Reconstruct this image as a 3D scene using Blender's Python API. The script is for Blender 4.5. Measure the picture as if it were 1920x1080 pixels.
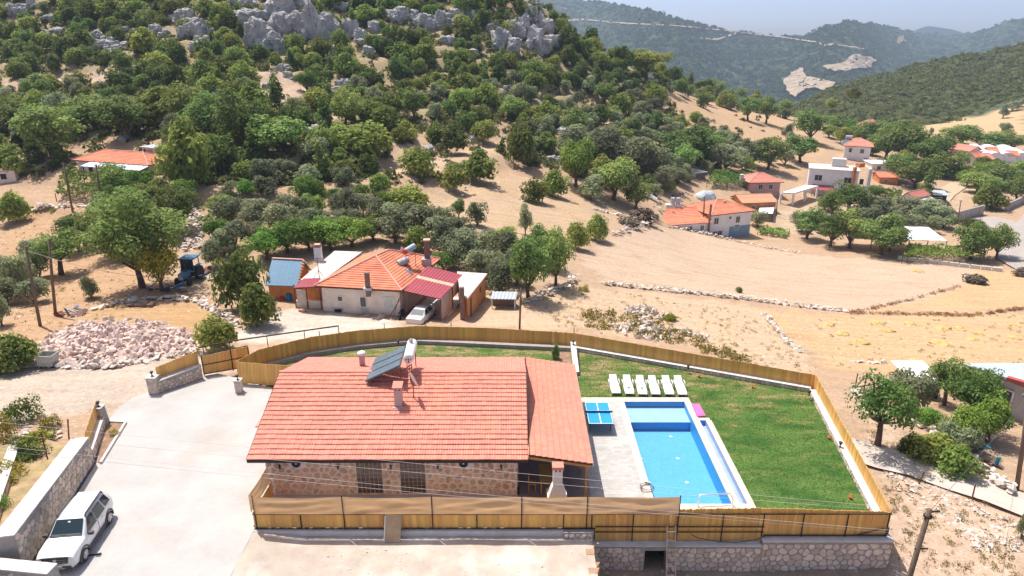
import bpy, bmesh, math, random
import numpy as np
from mathutils import Vector, Matrix, noise
for o in list(bpy.data.objects):
 bpy.data.objects.remove(o)
scene = bpy.context.scene
COL = scene.collection
R = math.radians
# ---------------------------------------------------------------- camera
H = 23.5                       # drone height above the yard (yard level is z = 0)
F = 1300.0                     # focal length in photo pixels (1920 wide)
PITCH = math.atan((540 - 60) / F)
CT, ST = math.cos(PITCH), math.sin(PITCH)
cam_d = bpy.data.cameras.new('camera')
cam_d.sensor_width = 36.0
cam_d.lens = 36.0 * F / 1920.0
cam_d.clip_start = 0.5
cam_d.clip_end = 40000
cam = bpy.data.objects.new('camera', cam_d)
COL.objects.link(cam)
cam.location = (0, 0, H)
cam.rotation_euler = (math.pi / 2 - PITCH, 0, 0)
scene.camera = cam
# ---------------------------------------------------------------- sky, sun, exposure
SUN = Vector((-0.31, 0.33, 1.0)).normalized()      # towards the sun: behind the house, to the left
world = bpy.data.worlds.new('World')
scene.world = world
world.use_nodes = True
wn = world.node_tree.nodes
wl = world.node_tree.links
sky = wn.new('ShaderNodeTexSky')
sky.sky_type = 'NISHITA'
sky.sun_disc = False
sky.sun_elevation = math.asin(SUN.z)
sky.sun_rotation = math.atan2(SUN.x, SUN.y)
sky.altitude = 2000
sky.air_density = 0.32
sky.dust_density = 7.5
sky.ozone_density = 0.0
wl.new(sky.outputs[0], wn['Background'].inputs[0])
wn['Background'].inputs[1].default_value = 0.15
sd = bpy.data.lights.new('sun', 'SUN')
sd.energy = 2.65
sd.angle = R(0.53)
sd.color = (1.0, 0.94, 0.86)
so = bpy.data.objects.new('sun', sd)
COL.objects.link(so)
so.location = (-40, 40, 120)
so.rotation_euler = SUN.to_track_quat('Z', 'Y').to_euler()
scene.view_settings.view_transform = 'Standard'
scene.view_settings.look = 'None'
scene.view_settings.exposure = 1.08
scene.view_settings.gamma = 1.0
scene.cycles.use_denoising = True
scene.cycles.max_bounces = 7
scene.cycles.diffuse_bounces = 4
scene.cycles.glossy_bounces = 3
scene.cycles.transmission_bounces = 4
scene.cycles.transparent_max_bounces = 8
scene.cycles.volume_bounces = 0
scene.cycles.caustics_reflective = False
scene.cycles.caustics_refractive = False
# ---------------------------------------------------------------- helpers
def P(px, py, z=0.0):
 """world point at elevation z seen at a photo pixel"""
 u = (px - 960) / F; v = (py - 540) / F
 t = (z - H) / (-ST - v * CT)
 return Vector((u * t, (CT - v * ST) * t, z))
def Dp(px, py, d):
 """world point at depth d seen at a photo pixel"""
 u = (px - 960) / F; v = (py - 540) / F
 return Vector((u * d, (CT - v * ST) * d, H - (ST + v * CT) * d))
def proj(p):
 d = p[1] * CT + (H - p[2]) * ST
 v = (-p[1] * ST + (H - p[2]) * CT) / d
 return 960 + F * p[0] / d, 540 + F * v, d
class MB:
 """collects shapes for ONE mesh"""
 def __init__(s):
  s.v = []; s.f = []; s.m = []
 def poly(s, pts, mi=0):
  b = len(s.v); s.v += [tuple(p) for p in pts]
  s.f.append(tuple(range(b, b + len(pts)))); s.m.append(mi)
 def raw(s, v, f, mi=0):
  b = len(s.v); s.v += [tuple(p) for p in v]
  for q in f:
   s.f.append(tuple(i + b for i in q)); s.m.append(mi)
 def hexa(s, b4, t4, mi=0):
  """bottom ring of 4 (ccw from above), top ring of 4"""
  s.raw(list(b4) + list(t4), [(3, 2, 1, 0), (4, 5, 6, 7), (0, 1, 5, 4), (1, 2, 6, 5), (2, 3, 7, 6), (3, 0, 4, 7)], mi)
 def box(s, c, d, rz=0.0, mi=0):
  x, y, z = d[0] / 2, d[1] / 2, d[2] / 2
  ca, sa = math.cos(rz), math.sin(rz)
  def t(a, b, h): return (c[0] + a * ca - b * sa, c[1] + a * sa + b * ca, c[2] + h)
  s.hexa([t(-x, -y, -z), t(x, -y, -z), t(x, y, -z), t(-x, y, -z)], [t(-x, -y, z), t(x, -y, z), t(x, y, z), t(-x, y, z)], mi)
 def prism(s, poly, z0, z1, mi=0):
  """vertical prism over a ccw plan polygon; z0/z1 numbers or per-vertex lists"""
  n = len(poly)
  za = z0 if hasattr(z0, '__len__') else [z0] * n
  zb = z1 if hasattr(z1, '__len__') else [z1] * n
  v = [(p[0], p[1], za[i]) for i, p in enumerate(poly)] + [(p[0], p[1], zb[i]) for i, p in enumerate(poly)]
  f = [tuple(range(n - 1, -1, -1)), tuple(range(n, 2 * n))]
  for i in range(n):
   j = (i + 1) % n
   f.append((i, j, j + n, i + n))
  s.raw(v, f, mi)
 def bar(s, a, b, w, h=None, mi=0, up=(0, 0, 1)):
  """rectangular bar from a to b"""
  h = w if h is None else h
  a = Vector(a); b = Vector(b); d = (b - a).normalized()
  u = Vector(up)
  if abs(d.dot(u)) > 0.95: u = Vector((0, 1, 0))
  sd_ = d.cross(u).normalized(); u2 = sd_.cross(d)
  o = [(-1, -1), (1, -1), (1, 1), (-1, 1)]
  r0 = [a + sd_ * (i * w / 2) + u2 * (j * h / 2) for i, j in o]
  r1 = [b + sd_ * (i * w / 2) + u2 * (j * h / 2) for i, j in o]
  s.raw(r0 + r1, [(0, 1, 2, 3), (7, 6, 5, 4), (4, 5, 1, 0), (5, 6, 2, 1), (6, 7, 3, 2), (7, 4, 0, 3)], mi)
 def tube(s, pts, r, n=8, mi=0, cap=True):
  """round tube along points; r a number or per-point list"""
  pts = [Vector(p) for p in pts]; k = len(pts)
  rr = r if hasattr(r, '__len__') else [r] * k
  b = len(s.v); last = None
  for i, p in enumerate(pts):
   d = (pts[min(i + 1, k - 1)] - pts[max(i - 1, 0)]).normalized()
   u = Vector((0, 0, 1)) if abs(d.z) < 0.9 else Vector((1, 0, 0))
   if last is not None: u = last
   a = d.cross(u).normalized(); u = a.cross(d).normalized(); last = u
   for j in range(n):
    t = 2 * math.pi * j / n
    s.v.append(tuple(p + (a * math.cos(t) + u * math.sin(t)) * rr[i]))
  for i in range(k - 1):
   for j in range(n):
    q = (j + 1) % n
    s.f.append((b + i * n + j, b + i * n + q, b + (i + 1) * n + q, b + (i + 1) * n + j)); s.m.append(mi)
  if cap:
   s.f.append(tuple(b + j for j in range(n - 1, -1, -1))); s.m.append(mi)
   s.f.append(tuple(b + (k - 1) * n + j for j in range(n))); s.m.append(mi)
 def lathe(s, c, prof, n=12, mi=0):
  """prof = [(radius, z)...] round a vertical axis at c"""
  b = len(s.v)
  for r, z in prof:
   for j in range(n):
    t = 2 * math.pi * j / n
    s.v.append((c[0] + r * math.cos(t), c[1] + r * math.sin(t), c[2] + z))
  for i in range(len(prof) - 1):
   for j in range(n):
    q = (j + 1) % n
    s.f.append((b + i * n + j, b + i * n + q, b + (i + 1) * n + q, b + (i + 1) * n + j)); s.m.append(mi)
  s.f.append(tuple(b + j for j in range(n - 1, -1, -1))); s.m.append(mi)
  s.f.append(tuple(b + (len(prof) - 1) * n + j for j in range(n))); s.m.append(mi)
 def mesh(s, name, mats, off=(0, 0, 0), smooth=False):
  me = bpy.data.meshes.new(name)
  ox, oy, oz = off
  me.from_pydata([(a - ox, b - oy, c - oz) for a, b, c in s.v], [], s.f)
  if not isinstance(mats, (list, tuple)): mats = [mats]
  for m in mats: me.materials.append(m)
  if len(mats) > 1: me.polygons.foreach_set('material_index', s.m)
  if smooth: me.polygons.foreach_set('use_smooth', [True] * len(me.polygons))
  me.update()
  return me
 def build(s, name, mats, parent=None, world_xyz=True, smooth=False):
  """links the collected shapes as one object; world coordinates are turned into the parent's frame"""
  off = (0, 0, 0)
  if world_xyz and parent is not None:
   off = ROOTLOC.get(parent.name, (0, 0, 0))
  o = bpy.data.objects.new(name, s.mesh(name, mats, off, smooth))
  COL.objects.link(o)
  if parent is not None:
   o.parent = parent
   ROOTLOC[o.name] = off
  return o
ROOTLOC = {}
def tag(o, label=None, cat=None, group=None, kind=None):
 if label: o['label'] = label
 if cat: o['category'] = cat
 if group: o['group'] = group
 if kind: o['kind'] = kind
 return o
def thing(name, loc, label, cat, group=None, rz=0.0):
 o = bpy.data.objects.new(name, None)
 COL.objects.link(o)
 o.empty_display_size = 0.3
 o.location = loc; o.rotation_euler = (0, 0, rz)
 if rz == 0.0: ROOTLOC[o.name] = tuple(loc)
 return tag(o, label, cat, group)
def link(name, me, parent=None, loc=(0, 0, 0), rot=(0, 0, 0), sc=(1, 1, 1)):
 o = bpy.data.objects.new(name, me)
 COL.objects.link(o)
 o.parent = parent; o.location = loc; o.rotation_euler = rot; o.scale = sc
 return o
def copy_tree(src, loc, rz, label, group=None, sc=None):
 def cp(o, par):
  c = o.copy(); COL.objects.link(c); c.parent = par
  for ch in o.children: cp(ch, c)
  return c
 c = cp(src, None)
 c.location = loc; c.rotation_euler = (0, 0, rz)
 if sc: c.scale = sc
 c['label'] = label
 if group: c['group'] = group
 return c
def np_mesh(name, verts, faces, mat, smooth=False):
 """fast mesh from numpy arrays; faces all of one size"""
 verts = np.ascontiguousarray(verts, dtype=np.float32); faces = np.ascontiguousarray(faces, dtype=np.int32)
 me = bpy.data.meshes.new(name)
 k = faces.shape[1]; n = len(faces)
 me.vertices.add(len(verts)); me.vertices.foreach_set('co', verts.ravel())
 me.loops.add(n * k); me.loops.foreach_set('vertex_index', faces.ravel())
 me.polygons.add(n)
 me.polygons.foreach_set('loop_start', np.arange(0, n * k, k, dtype=np.int32))
 me.polygons.foreach_set('loop_total', np.full(n, k, dtype=np.int32))
 me.polygons.foreach_set('use_smooth', np.full(n, smooth, dtype=bool))
 for m in (mat if isinstance(mat, (list, tuple)) else [mat]): me.materials.append(m)
 me.update(calc_edges=True)
 return me
def in_poly(x, y, poly):
 c = False; n = len(poly); j = n - 1
 for i in range(n):
  xi, yi = poly[i]; xj, yj = poly[j]
  if (yi > y) != (yj > y) and x < (xj - xi) * (y - yi) / (yj - yi) + xi: c = not c
  j = i
 return c
def in_poly_np(x, y, poly):
 c = np.zeros(x.shape, dtype=bool); n = len(poly); j = n - 1
 for i in range(n):
  xi, yi = poly[i]; xj, yj = poly[j]
  if yi != yj:
   c ^= ((yi > y) != (yj > y)) & (x < (xj - xi) * (y - yi) / (yj - yi) + xi)
  j = i
 return c
# ---------------------------------------------------------------- materials
MATS = {}
def pm(name, base, var=0.18, scale=3.0, rough=0.85, bump=0.25, bscale=25.0, spec=0.3, island=0.0, objrand=0.0,
  second=None, second_scale=1.0, second_amt=0.5, metal=0.0, bdist=0.02, coat=0.0, vcol=False, transl=0.0, stretch=None):
 """procedural material: base colour, noise mottling, optional second tone in blotches, per-piece variation, fine bump"""
 if name in MATS: return MATS[name]
 m = bpy.data.materials.new(name); m.use_nodes = True
 nt = m.node_tree; N = nt.nodes; L = nt.links
 bs = N['Principled BSDF']
 bs.inputs['Roughness'].default_value = rough
 bs.inputs['Metallic'].default_value = metal
 bs.inputs['Specular IOR Level'].default_value = spec
 if coat: bs.inputs['Coat Weight'].default_value = coat; bs.inputs['Coat Roughness'].default_value = 0.05
 tc = N.new('ShaderNodeTexCoord')
 co = tc.outputs['Object']
 if stretch:
  mp = N.new('ShaderNodeMapping'); mp.inputs['Scale'].default_value = stretch
  L.new(co, mp.inputs['Vector']); co = mp.outputs['Vector']
 def mix(fac, a, b, blend='MIX'):
  x = N.new('ShaderNodeMix'); x.data_type = 'RGBA'; x.blend_type = blend
  for s_, val in ((x.inputs[0], fac), (x.inputs[6], a), (x.inputs[7], b)):
   if hasattr(val, 'node'): L.new(val, s_)
   elif hasattr(val, '__len__'): s_.default_value = (*val[:3], 1)
   else: s_.default_value = val
  return x.outputs[2]
 def noi(sc, det=5.0, ro=0.6):
  n = N.new('ShaderNodeTexNoise'); n.inputs['Scale'].default_value = sc
  n.inputs['Detail'].default_value = det; n.inputs['Roughness'].default_value = ro
  L.new(co, n.inputs['Vector']); return n.outputs['Fac']
 def rng(fac, lo, hi, a=0.0, b=1.0):
  r = N.new('ShaderNodeMapRange'); L.new(fac, r.inputs[0])
  r.inputs[1].default_value = lo; r.inputs[2].default_value = hi; r.inputs[3].default_value = a; r.inputs[4].default_value = b
  return r.outputs[0]
 if vcol:
  at = N.new('ShaderNodeVertexColor'); at.layer_name = 'Col'; col = at.outputs['Color']
 else:
  rgb = N.new('ShaderNodeRGB'); rgb.outputs[0].default_value = (*base, 1); col = rgb.outputs[0]
 if second is not None:
  col = mix(rng(noi(second_scale, 4.0), 0.47, 0.62, 0.0, second_amt), col, second)
 if var:
  g = rng(noi(scale), 0.3, 0.7, 1 - var, 1 + var)
  vm = N.new('ShaderNodeVectorMath'); vm.operation = 'SCALE'; L.new(col, vm.inputs[0]); L.new(g, vm.inputs['Scale']); col = vm.outputs[0]
 def hv(col, src, amt):
  h = N.new('ShaderNodeHueSaturation')
  L.new(rng(src, 0, 1, 1 - amt, 1 + amt), h.inputs['Value'])
  mu = N.new('ShaderNodeMath'); mu.operation = 'MULTIPLY'; mu.inputs[1].default_value = 7.31; L.new(src, mu.inputs[0])
  fr = N.new('ShaderNodeMath'); fr.operation = 'FRACT'; L.new(mu.outputs[0], fr.inputs[0])
  L.new(rng(fr.outputs[0], 0, 1, 0.5 - amt * 0.06, 0.5 + amt * 0.06), h.inputs['Hue'])
  L.new(col, h.inputs['Color']); return h.outputs[0]
 if island:
  ge = N.new('ShaderNodeNewGeometry'); col = hv(col, ge.outputs['Random Per Island'], island)
 if objrand:
  oi = N.new('ShaderNodeObjectInfo'); col = hv(col, oi.outputs['Random'], objrand)
 L.new(col, bs.inputs['Base Color'])
 if bump:
  b = N.new('ShaderNodeBump'); b.inputs['Strength'].default_value = bump; b.inputs['Distance'].default_value = bdist
  L.new(noi(bscale, 4.0), b.inputs['Height']); L.new(b.outputs[0], bs.inputs['Normal'])
 if transl:
  tr = N.new('ShaderNodeBsdfTranslucent'); L.new(col, tr.inputs['Color'])
  ms = N.new('ShaderNodeMixShader'); ms.inputs[0].default_value = transl
  L.new(bs.outputs[0], ms.inputs[1]); L.new(tr.outputs[0], ms.inputs[2])
  L.new(ms.outputs[0], N['Material Output'].inputs['Surface'])
 MATS[name] = m
 return m
def glass_mat(name, col, rough=0.06):
 return pm(name, col, var=0.25, scale=1.3, rough=rough, bump=0, spec=0.6)
# ================================================================ terrain
# control points read off the photo: pixel and estimated depth in metres
CPD = [(60,500,84),(100,420,97),(200,330,110),(200,240,132),(130,150,166),(100,50,196),(100,-90,228),(0,330,112),(0,420,98),
 (-150,300,115),(-150,100,190),(-300,-60,230),(480,60,182),(480,-70,216),(480,200,132),(480,300,107),(450,400,95),(400,460,85),(355,525,77),
 (300,60,186),(300,200,140),(300,300,112),(300,-80,222),
 (700,60,192),(700,200,146),(700,300,117),(700,400,97),(700,470,82),(700,-60,226),(850,-30,222),(850,60,198),(960,60,206),(960,150,182),(960,250,152),(960,350,122),(960,430,99),
 (960,500,80),(1000,-2,216),(1100,85,228),(1230,150,240),(1100,200,192),(1100,300,148),(1100,400,114),(1150,470,98),
 (1300,190,255),(1450,214,275),(1350,260,205),(1300,330,164),(1250,385,138),(1350,437,141),(1260,424,133),(1500,390,160),(1570,368,171),(1610,305,208),
 (1500,260,235),(1750,420,150),(1900,440,139),(1880,390,165),(1850,310,222),(1900,232,330),(1920,188,390),(2000,160,400),(1850,220,370),(1700,242,340),(1600,236,340),
 (1450,480,122),(1700,500,119),(1300,480,110),(1600,580,88),(1350,580,78),(1850,580,94),(1200,540,84),(1500,640,69),(1800,660,67),(1650,720,57),
 (1880,800,50),(1750,880,42.5),(1850,1000,37),(2050,700,62),(2100,450,140),(2100,900,42),(1080,590,70),(1250,640,64)]
CPZ = [(-33,24,1.2),(-27,27,0.6),(-45,38,0.2),(-40,46,-0.2),(-28,50,-0.4),(-33,58,-1.0),(-36,67,-2.0),(-20,56,-1.6),(-22,46,-0.1),(-26,42,0.0),
 (-30,34,0.2),(-7,53,-1.2),(4,52,-1.2),(14,48,-1.2),(-15,63,-2.6),(-8,63,-2.6),(-20,68,-2.6),(-8,72,-2.4),(-16,75,-2.2),(-28,70,-2.4),(-3,66,-2.8),
 (22.5,43,-1.0),(21.5,36,-1.2),(20.6,30,-1.8),(21,26,-2.2),(25,24,-2.0),(12,26,-2.65),(5,25,-2.65),(18,25,-2.6),(0,18,-2.6),(20,10,-3),(-20,15,0),(-20,0,0),(30,0,-3),
 (-150,0,5),(150,0,-8),(-250,100,30),(-300,300,80),(0,340,10),(-100,320,60),(100,340,-10),(-200,500,60),(0,600,-70),(200,500,-60),(400,500,-45),(400,200,-20),(300,60,-12),
 (500,0,-20),(-500,0,20),(0,-400,-10),(0,1200,-160),(700,1200,-160),(-700,1200,-120),(700,400,-35),(300,900,-120),(60,420,-30)]
_pts = [(p.x, p.y, p.z) for p in (Dp(*c) for c in CPD)] + CPZ
_A = np.array(_pts, dtype=np.float64)
_n = len(_A)
_K = np.zeros((_n + 3, _n + 3))
_d = np.hypot(_A[:, None, 0] - _A[None, :, 0], _A[:, None, 1] - _A[None, :, 1])
_K[:_n, :_n] = _d - 0.6 * np.eye(_n)
_K[:_n, _n] = 1; _K[:_n, _n + 1] = _A[:, 0] / 100; _K[:_n, _n + 2] = _A[:, 1] / 100
_K[_n:, :_n] = _K[:_n, _n:].T
_W = np.linalg.solve(_K, np.concatenate([_A[:, 2], np.zeros(3)]))
def zt_np(x, y):
 x = np.asarray(x, dtype=np.float64); y = np.asarray(y, dtype=np.float64)
 z = _W[_n] + _W[_n + 1] * x / 100 + _W[_n + 2] * y / 100
 if x.size < 1000:
  z = z + np.hypot(x[..., None] - _A[:, 0], y[..., None] - _A[:, 1]) @ _W[:_n]
 else:
  for i in range(_n): z = z + _W[i] * np.hypot(x - _A[i, 0], y - _A[i, 1])
 # beyond the scene the land runs level
 far = np.clip((np.maximum(np.abs(x), np.abs(y)) - 700) / 600, 0, 1)
 return z * (1 - far) + (-160) * far
def zt(x, y): return float(zt_np(np.array([x]), np.array([y]))[0])
_rx, _ry = np.arange(-260, 420, 2.0), np.arange(10, 460, 2.0)
_RZ = zt_np(*[a.ravel() for a in np.meshgrid(_rx, _ry)]).reshape(len(_ry), len(_rx))
def zlut(x, y):
 """terrain height by table lookup"""
 fx = np.clip((x - _rx[0]) / 2.0, 0, len(_rx) - 1.01); fy = np.clip((y - _ry[0]) / 2.0, 0, len(_ry) - 1.01); i = fx.astype(int); j = fy.astype(int); a = fx - i; b = fy - j
 return (_RZ[j, i] * (1 - a) + _RZ[j, i + 1] * a) * (1 - b) + (_RZ[j + 1, i] * (1 - a) + _RZ[j + 1, i + 1] * a) * b
_dep = np.concatenate([np.arange(22, 160, 0.5), np.arange(160, 420, 1.5)])
def G(px, py, lift=0.0):
 """point of the terrain seen at a photo pixel"""
 u = (px - 960) / F; v = (py - 540) / F
 X = u * _dep; Y = (CT - v * ST) * _dep; Z = H - (ST + v * CT) * _dep
 below = Z < zlut(X, Y)
 i = int(np.argmax(below)) if below.any() else len(_dep) - 1
 p = Dp(px, py, float(_dep[i]))
 if i > 0:
  g = Z[i - 1:i + 1] - zlut(X[i - 1:i + 1], Y[i - 1:i + 1]); t = g[0] / (g[0] - g[1] + 1e-9)
  p = Dp(px, py, float(_dep[i - 1] + (_dep[i] - _dep[i - 1]) * t))
 return Vector((p.x, p.y, p.z + lift))
# the walled yard (plan): ground below it is cut away, the yard has its own surfaces
YARD = [(-23.2, 16), (4.0, 16), (4.0, 28.6), (18.9, 28.6), (20.9, 42.8), (4.6, 49.7), (-7.7, 51.0), (-13, 49.6), (-18.7, 46.2), (-24.2, 44.2), (-24.2, 36)]
def spaced(lo, hi, c0, c1, fine, grow):
 a = list(np.arange(c0, c1 + 1e-6, fine))
 st = fine; x = c0; left = []
 while x > lo:
  st *= grow; x -= st; left.append(x)
 st = fine; x = c1; right = []
 while x < hi:
  st *= grow; x += st; right.append(x)
 return np.array(left[::-1] + a + right)
gx = spaced(-4000, 4000, -110, 130, 1.25, 1.07)
gy = spaced(-600, 4200, 14, 290, 1.25, 1.07)
GX, GY = np.meshgrid(gx, gy)
GZ = zt_np(GX.ravel(), GY.ravel()).reshape(GX.shape)
rs = np.random.RandomState(4)
# small relief (fades with distance)
rel = np.zeros_like(GZ)
for k in range(26):
 a = rs.uniform(0, 2 * math.pi); w = rs.uniform(0.25, 1.6); ph = rs.uniform(0, 6.28)
 rel += np.sin((GX * math.cos(a) + GY * math.sin(a)) * w + ph + 1.5 * np.sin(GX * 0.13 + k)) / 26
hillside = np.clip((GZ + 2) / 12, 0, 1)
rel = rel * (0.28 + 1.5 * hillside) * (np.abs(GX) < 160) * (GY < 330)
# terraces on the slope
ter = np.where((GZ > -1) & (GY > 85) & (GY < 200), 0.55 * np.sin(GZ * 2.1 + 0.05 * GX), 0)
PXP = 960 + F * GX / np.maximum(GY * CT + (H - GZ) * ST, 1)
PYP = 540 + F * (-GY * ST + (H - GZ) * CT) / np.maximum(GY * CT + (H - GZ) * ST, 1)
flatp = in_poly_np(PXP, PYP, [(1070,470),(1200,415),(1330,437),(1500,470),(1900,500),(1930,700),(1700,720),(1250,640),(1080,560)])
rel = np.where(flatp, rel * 0.3, rel)
GZ = GZ + rel + ter
ins = np.zeros(GX.shape, dtype=bool)
_c = np.mean(np.array(YARD), axis=0)
yard_in = [(_c[0] + (x - _c[0]) * 0.955, _c[1] + (y - _c[1]) * 0.93) for x, y in YARD]
ins = in_poly_np(GX, GY, yard_in)
GZ[ins] = np.minimum(GZ[ins], -2.75)
near = in_poly_np(GX, GY, [(-24.6, 15), (4, 15), (4, 28.4), (19.2, 28.4), (21.4, 43.4), (4.6, 50.4), (-7.7, 51.8), (-13, 50.4), (-19, 47), (-24.6, 44.6)]) & ~ins
GZ[near] = np.minimum(GZ[near], -0.35)
# ground colours (albedo) by kind of ground, laid out in plan through the photo's outlines
SOIL = (0.45, 0.31, 0.205); STRAW = (0.53, 0.36, 0.20); PLOUGH = (0.52, 0.385, 0.275); PALE = (0.56, 0.47, 0.375); GRASSY = (0.30, 0.25, 0.10)
WOODF = (0.20, 0.150, 0.095); ROADC = (0.50, 0.435, 0.37); DUST = (0.52, 0.40, 0.30); ASPH = (0.38, 0.345, 0.32); FAR = (0.055, 0.085, 0.045); CONC = (0.58, 0.50, 0.43)
col = np.empty(GX.shape + (3,)); col[:] = SOIL
col[GY > 300] = FAR
wood = (GY > 95) & (GY < 300) & (GZ > 6)
col[wood] = (0.34, 0.27, 0.16)
ZONES = [
 ([(1090,480),(1200,420),(1330,440),(1480,475),(1690,490),(1880,512),(1830,535),(1650,585),(1590,585),(1400,560),(1140,535)], PLOUGH),
 ([(1830,505),(1930,510),(1930,580),(1590,588),(1680,575),(1800,540)], STRAW),
 ([(1420,575),(1590,590),(1930,588),(1930,705),(1700,705),(1560,690),(1500,650),(1450,600)], STRAW),
 ([(900,560),(1140,538),(1420,575),(1450,600),(1500,660),(1530,720),(1300,640),(1070,620),(900,610)], (0.53, 0.385, 0.255)),
 ([(0,395),(190,395),(240,470),(380,560),(330,610),(60,640),(0,640)], (0.46, 0.295, 0.175)),
 ([(150,585),(260,560),(390,575),(420,610),(300,620),(120,640)], (0.46, 0.29, 0.145)),
 ([(-400,690),(70,690),(230,668),(400,655),(440,700),(300,745),(230,780),(180,770),(60,790),(-400,800)], (0.50, 0.415, 0.335)),
 ([(500,585),(560,575),(640,588),(760,608),(770,640),(600,645),(440,640),(380,650),(360,640),(500,610)], CONC),
 ([(640,320),(760,268),(940,238),(975,268),(950,305),(800,335),(680,335)], (0.50, 0.36, 0.24)),
 ([(690,390),(800,360),(960,325),(1080,355),(1190,400),(1190,425),(1000,450),(900,432),(800,410)], (0.49, 0.35, 0.225)),
 ([(0,150),(120,140),(290,118),(290,140),(200,158),(60,170),(0,170)], (0.50, 0.37, 0.27)),
 ([(470,130),(600,150),(640,225),(560,240),(480,205)], (0.47, 0.35, 0.25)),
 ([(1220,160),(1320,185),(1480,225),(1560,275),(1500,330),(1380,300),(1250,220)], (0.50, 0.34, 0.205)),
 ([(1720,235),(1850,215),(1930,180),(1930,270),(1850,262),(1780,275),(1720,250)], (0.52, 0.37, 0.205)),
 ([(1200,395),(1330,350),(1400,380),(1480,400),(1420,450),(1330,438),(1240,420)], (0.50, 0.35, 0.215)),
 ([(1440,400),(1560,372),(1660,395),(1780,385),(1800,345),(1830,350),(1780,400),(1650,430),(1480,440)], (0.50, 0.38, 0.26)),
 ([(1600,720),(1660,760),(1700,850),(1930,990),(1930,1200),(1660,1200),(1660,960)], (0.55, 0.40, 0.29)),
 ([(380,390),(420,400),(400,470),(385,560),(350,540),(365,470)], (0.42, 0.31, 0.21)),
]
PXP = 960 + F * GX / np.maximum(GY * CT + (H - GZ) * ST, 1)
PYP = 540 + F * (-GY * ST + (H - GZ) * CT) / np.maximum(GY * CT + (H - GZ) * ST, 1)
jx = 5 * np.sin(GX * 0.9 + 2 * np.sin(GY * 0.5)) + 3 * np.sin(GY * 1.7)
jy = 2.5 * np.sin(GY * 0.8 + 2 * np.sin(GX * 0.6)) + 1.5 * np.sin(GX * 2.1)
vis = (GY > 12) & (GY < 420)
for poly, c in ZONES:
 m_ = in_poly_np(PXP + jx, PYP + jy, poly) & vis
 col[m_] = c
near_dirt = (GX > 18) & (GY < 40) & (GY > 0)
col[(GY < 28.2) & (GX > 3.5) & (GX < 19)] = (0.30, 0.24, 0.19)  # darker strip puts the retaining wall's shadow into the ground colour
nxv, nyv = len(gx), len(gy)
verts = np.stack([GX.ravel(), GY.ravel(), GZ.ravel()], 1)
ii = np.arange((nyv - 1) * nxv).reshape(nyv - 1, nxv)[:, :-1].ravel()
faces = np.stack([ii, ii + 1, ii + nxv + 1, ii + nxv], 1)
def ground_material():
 m = bpy.data.materials.new('ground_soil'); m.use_nodes = True
 nt = m.node_tree; N = nt.nodes; L = nt.links; bs = N['Principled BSDF']
 bs.inputs['Roughness'].default_value = 0.95; bs.inputs['Specular IOR Level'].default_value = 0.1
 at = N.new('ShaderNodeVertexColor'); at.layer_name = 'Col'
 tc = N.new('ShaderNodeTexCoord'); co = tc.outputs['Object']
 def noi(sc, det, ro=0.62, stretch=None):
  n = N.new('ShaderNodeTexNoise'); n.inputs['Scale'].default_value = sc; n.inputs['Detail'].default_value = det; n.inputs['Roughness'].default_value = ro
  if stretch:
   mp = N.new('ShaderNodeMapping'); mp.inputs['Scale'].default_value = stretch; L.new(co, mp.inputs[0]); L.new(mp.outputs[0], n.inputs['Vector'])
  else: L.new(co, n.inputs['Vector'])
  return n.outputs['Fac']
 def rng(f, lo, hi, a, b):
  r = N.new('ShaderNodeMapRange'); L.new(f, r.inputs[0])
  for i, q in enumerate((lo, hi, a, b)): r.inputs[i + 1].default_value = q
  return r.outputs[0]
 def mix(f, a, b):
  x = N.new('ShaderNodeMix'); x.data_type = 'RGBA'; L.new(f, x.inputs[0])
  for s_, q in ((x.inputs[6], a), (x.inputs[7], b)):
   if hasattr(q, 'node'): L.new(q, s_)
   else: s_.default_value = (*q, 1)
  return x.outputs[2]
 def scale(c, f):
  v = N.new('ShaderNodeVectorMath'); v.operation = 'SCALE'; L.new(c, v.inputs[0]); L.new(f, v.inputs['Scale']); return v.outputs[0]
 c = at.outputs['Color']
 c = mix(rng(noi(0.11, 6), 0.5, 0.72, 0, 0.32), c, (0.50, 0.40, 0.31))       # paler dusty blotches
 c = mix(rng(noi(0.19, 7, 0.7), 0.55, 0.75, 0, 0.5), c, (0.38, 0.225, 0.115))  # redder earth
 c = mix(rng(noi(0.55, 8, 0.75), 0.58, 0.72, 0, 0.35), c, (0.26, 0.22, 0.10))  # dry weeds
 c = scale(c, rng(noi(2.4, 8, 0.75), 0.25, 0.75, 0.72, 1.25))
 c = scale(c, rng(noi(0.5, 5, 0.6, (0.25, 2.2, 1)), 0.3, 0.7, 0.88, 1.1))       # furrows along x
 c = scale(c, rng(noi(9.0, 6, 0.8), 0.3, 0.7, 0.80, 1.18))
 vo = N.new('ShaderNodeTexVoronoi'); vo.inputs['Scale'].default_value = 1.6; L.new(co, vo.inputs['Vector'])
 c = mix(rng(vo.outputs['Distance'], 0.12, 0.18, 0.6, 0.0), c, (0.60, 0.55, 0.50))   # scattered pale pebbles
 L.new(c, bs.inputs['Base Color'])
 b = N.new('ShaderNodeBump'); b.inputs['Strength'].default_value = 0.7; b.inputs['Distance'].default_value = 0.12
 L.new(noi(3.0, 9, 0.75), b.inputs['Height']); L.new(b.outputs[0], bs.inputs['Normal'])
 return m
M_GROUND = ground_material()
gme = np_mesh('ground', verts, faces, M_GROUND, smooth=True)
ca = gme.color_attributes.new('Col', 'FLOAT_COLOR', 'POINT')
ca.data.foreach_set('color', np.concatenate([col.reshape(-1, 3), np.ones((nxv * nyv, 1))], 1).astype(np.float32).ravel())
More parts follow.
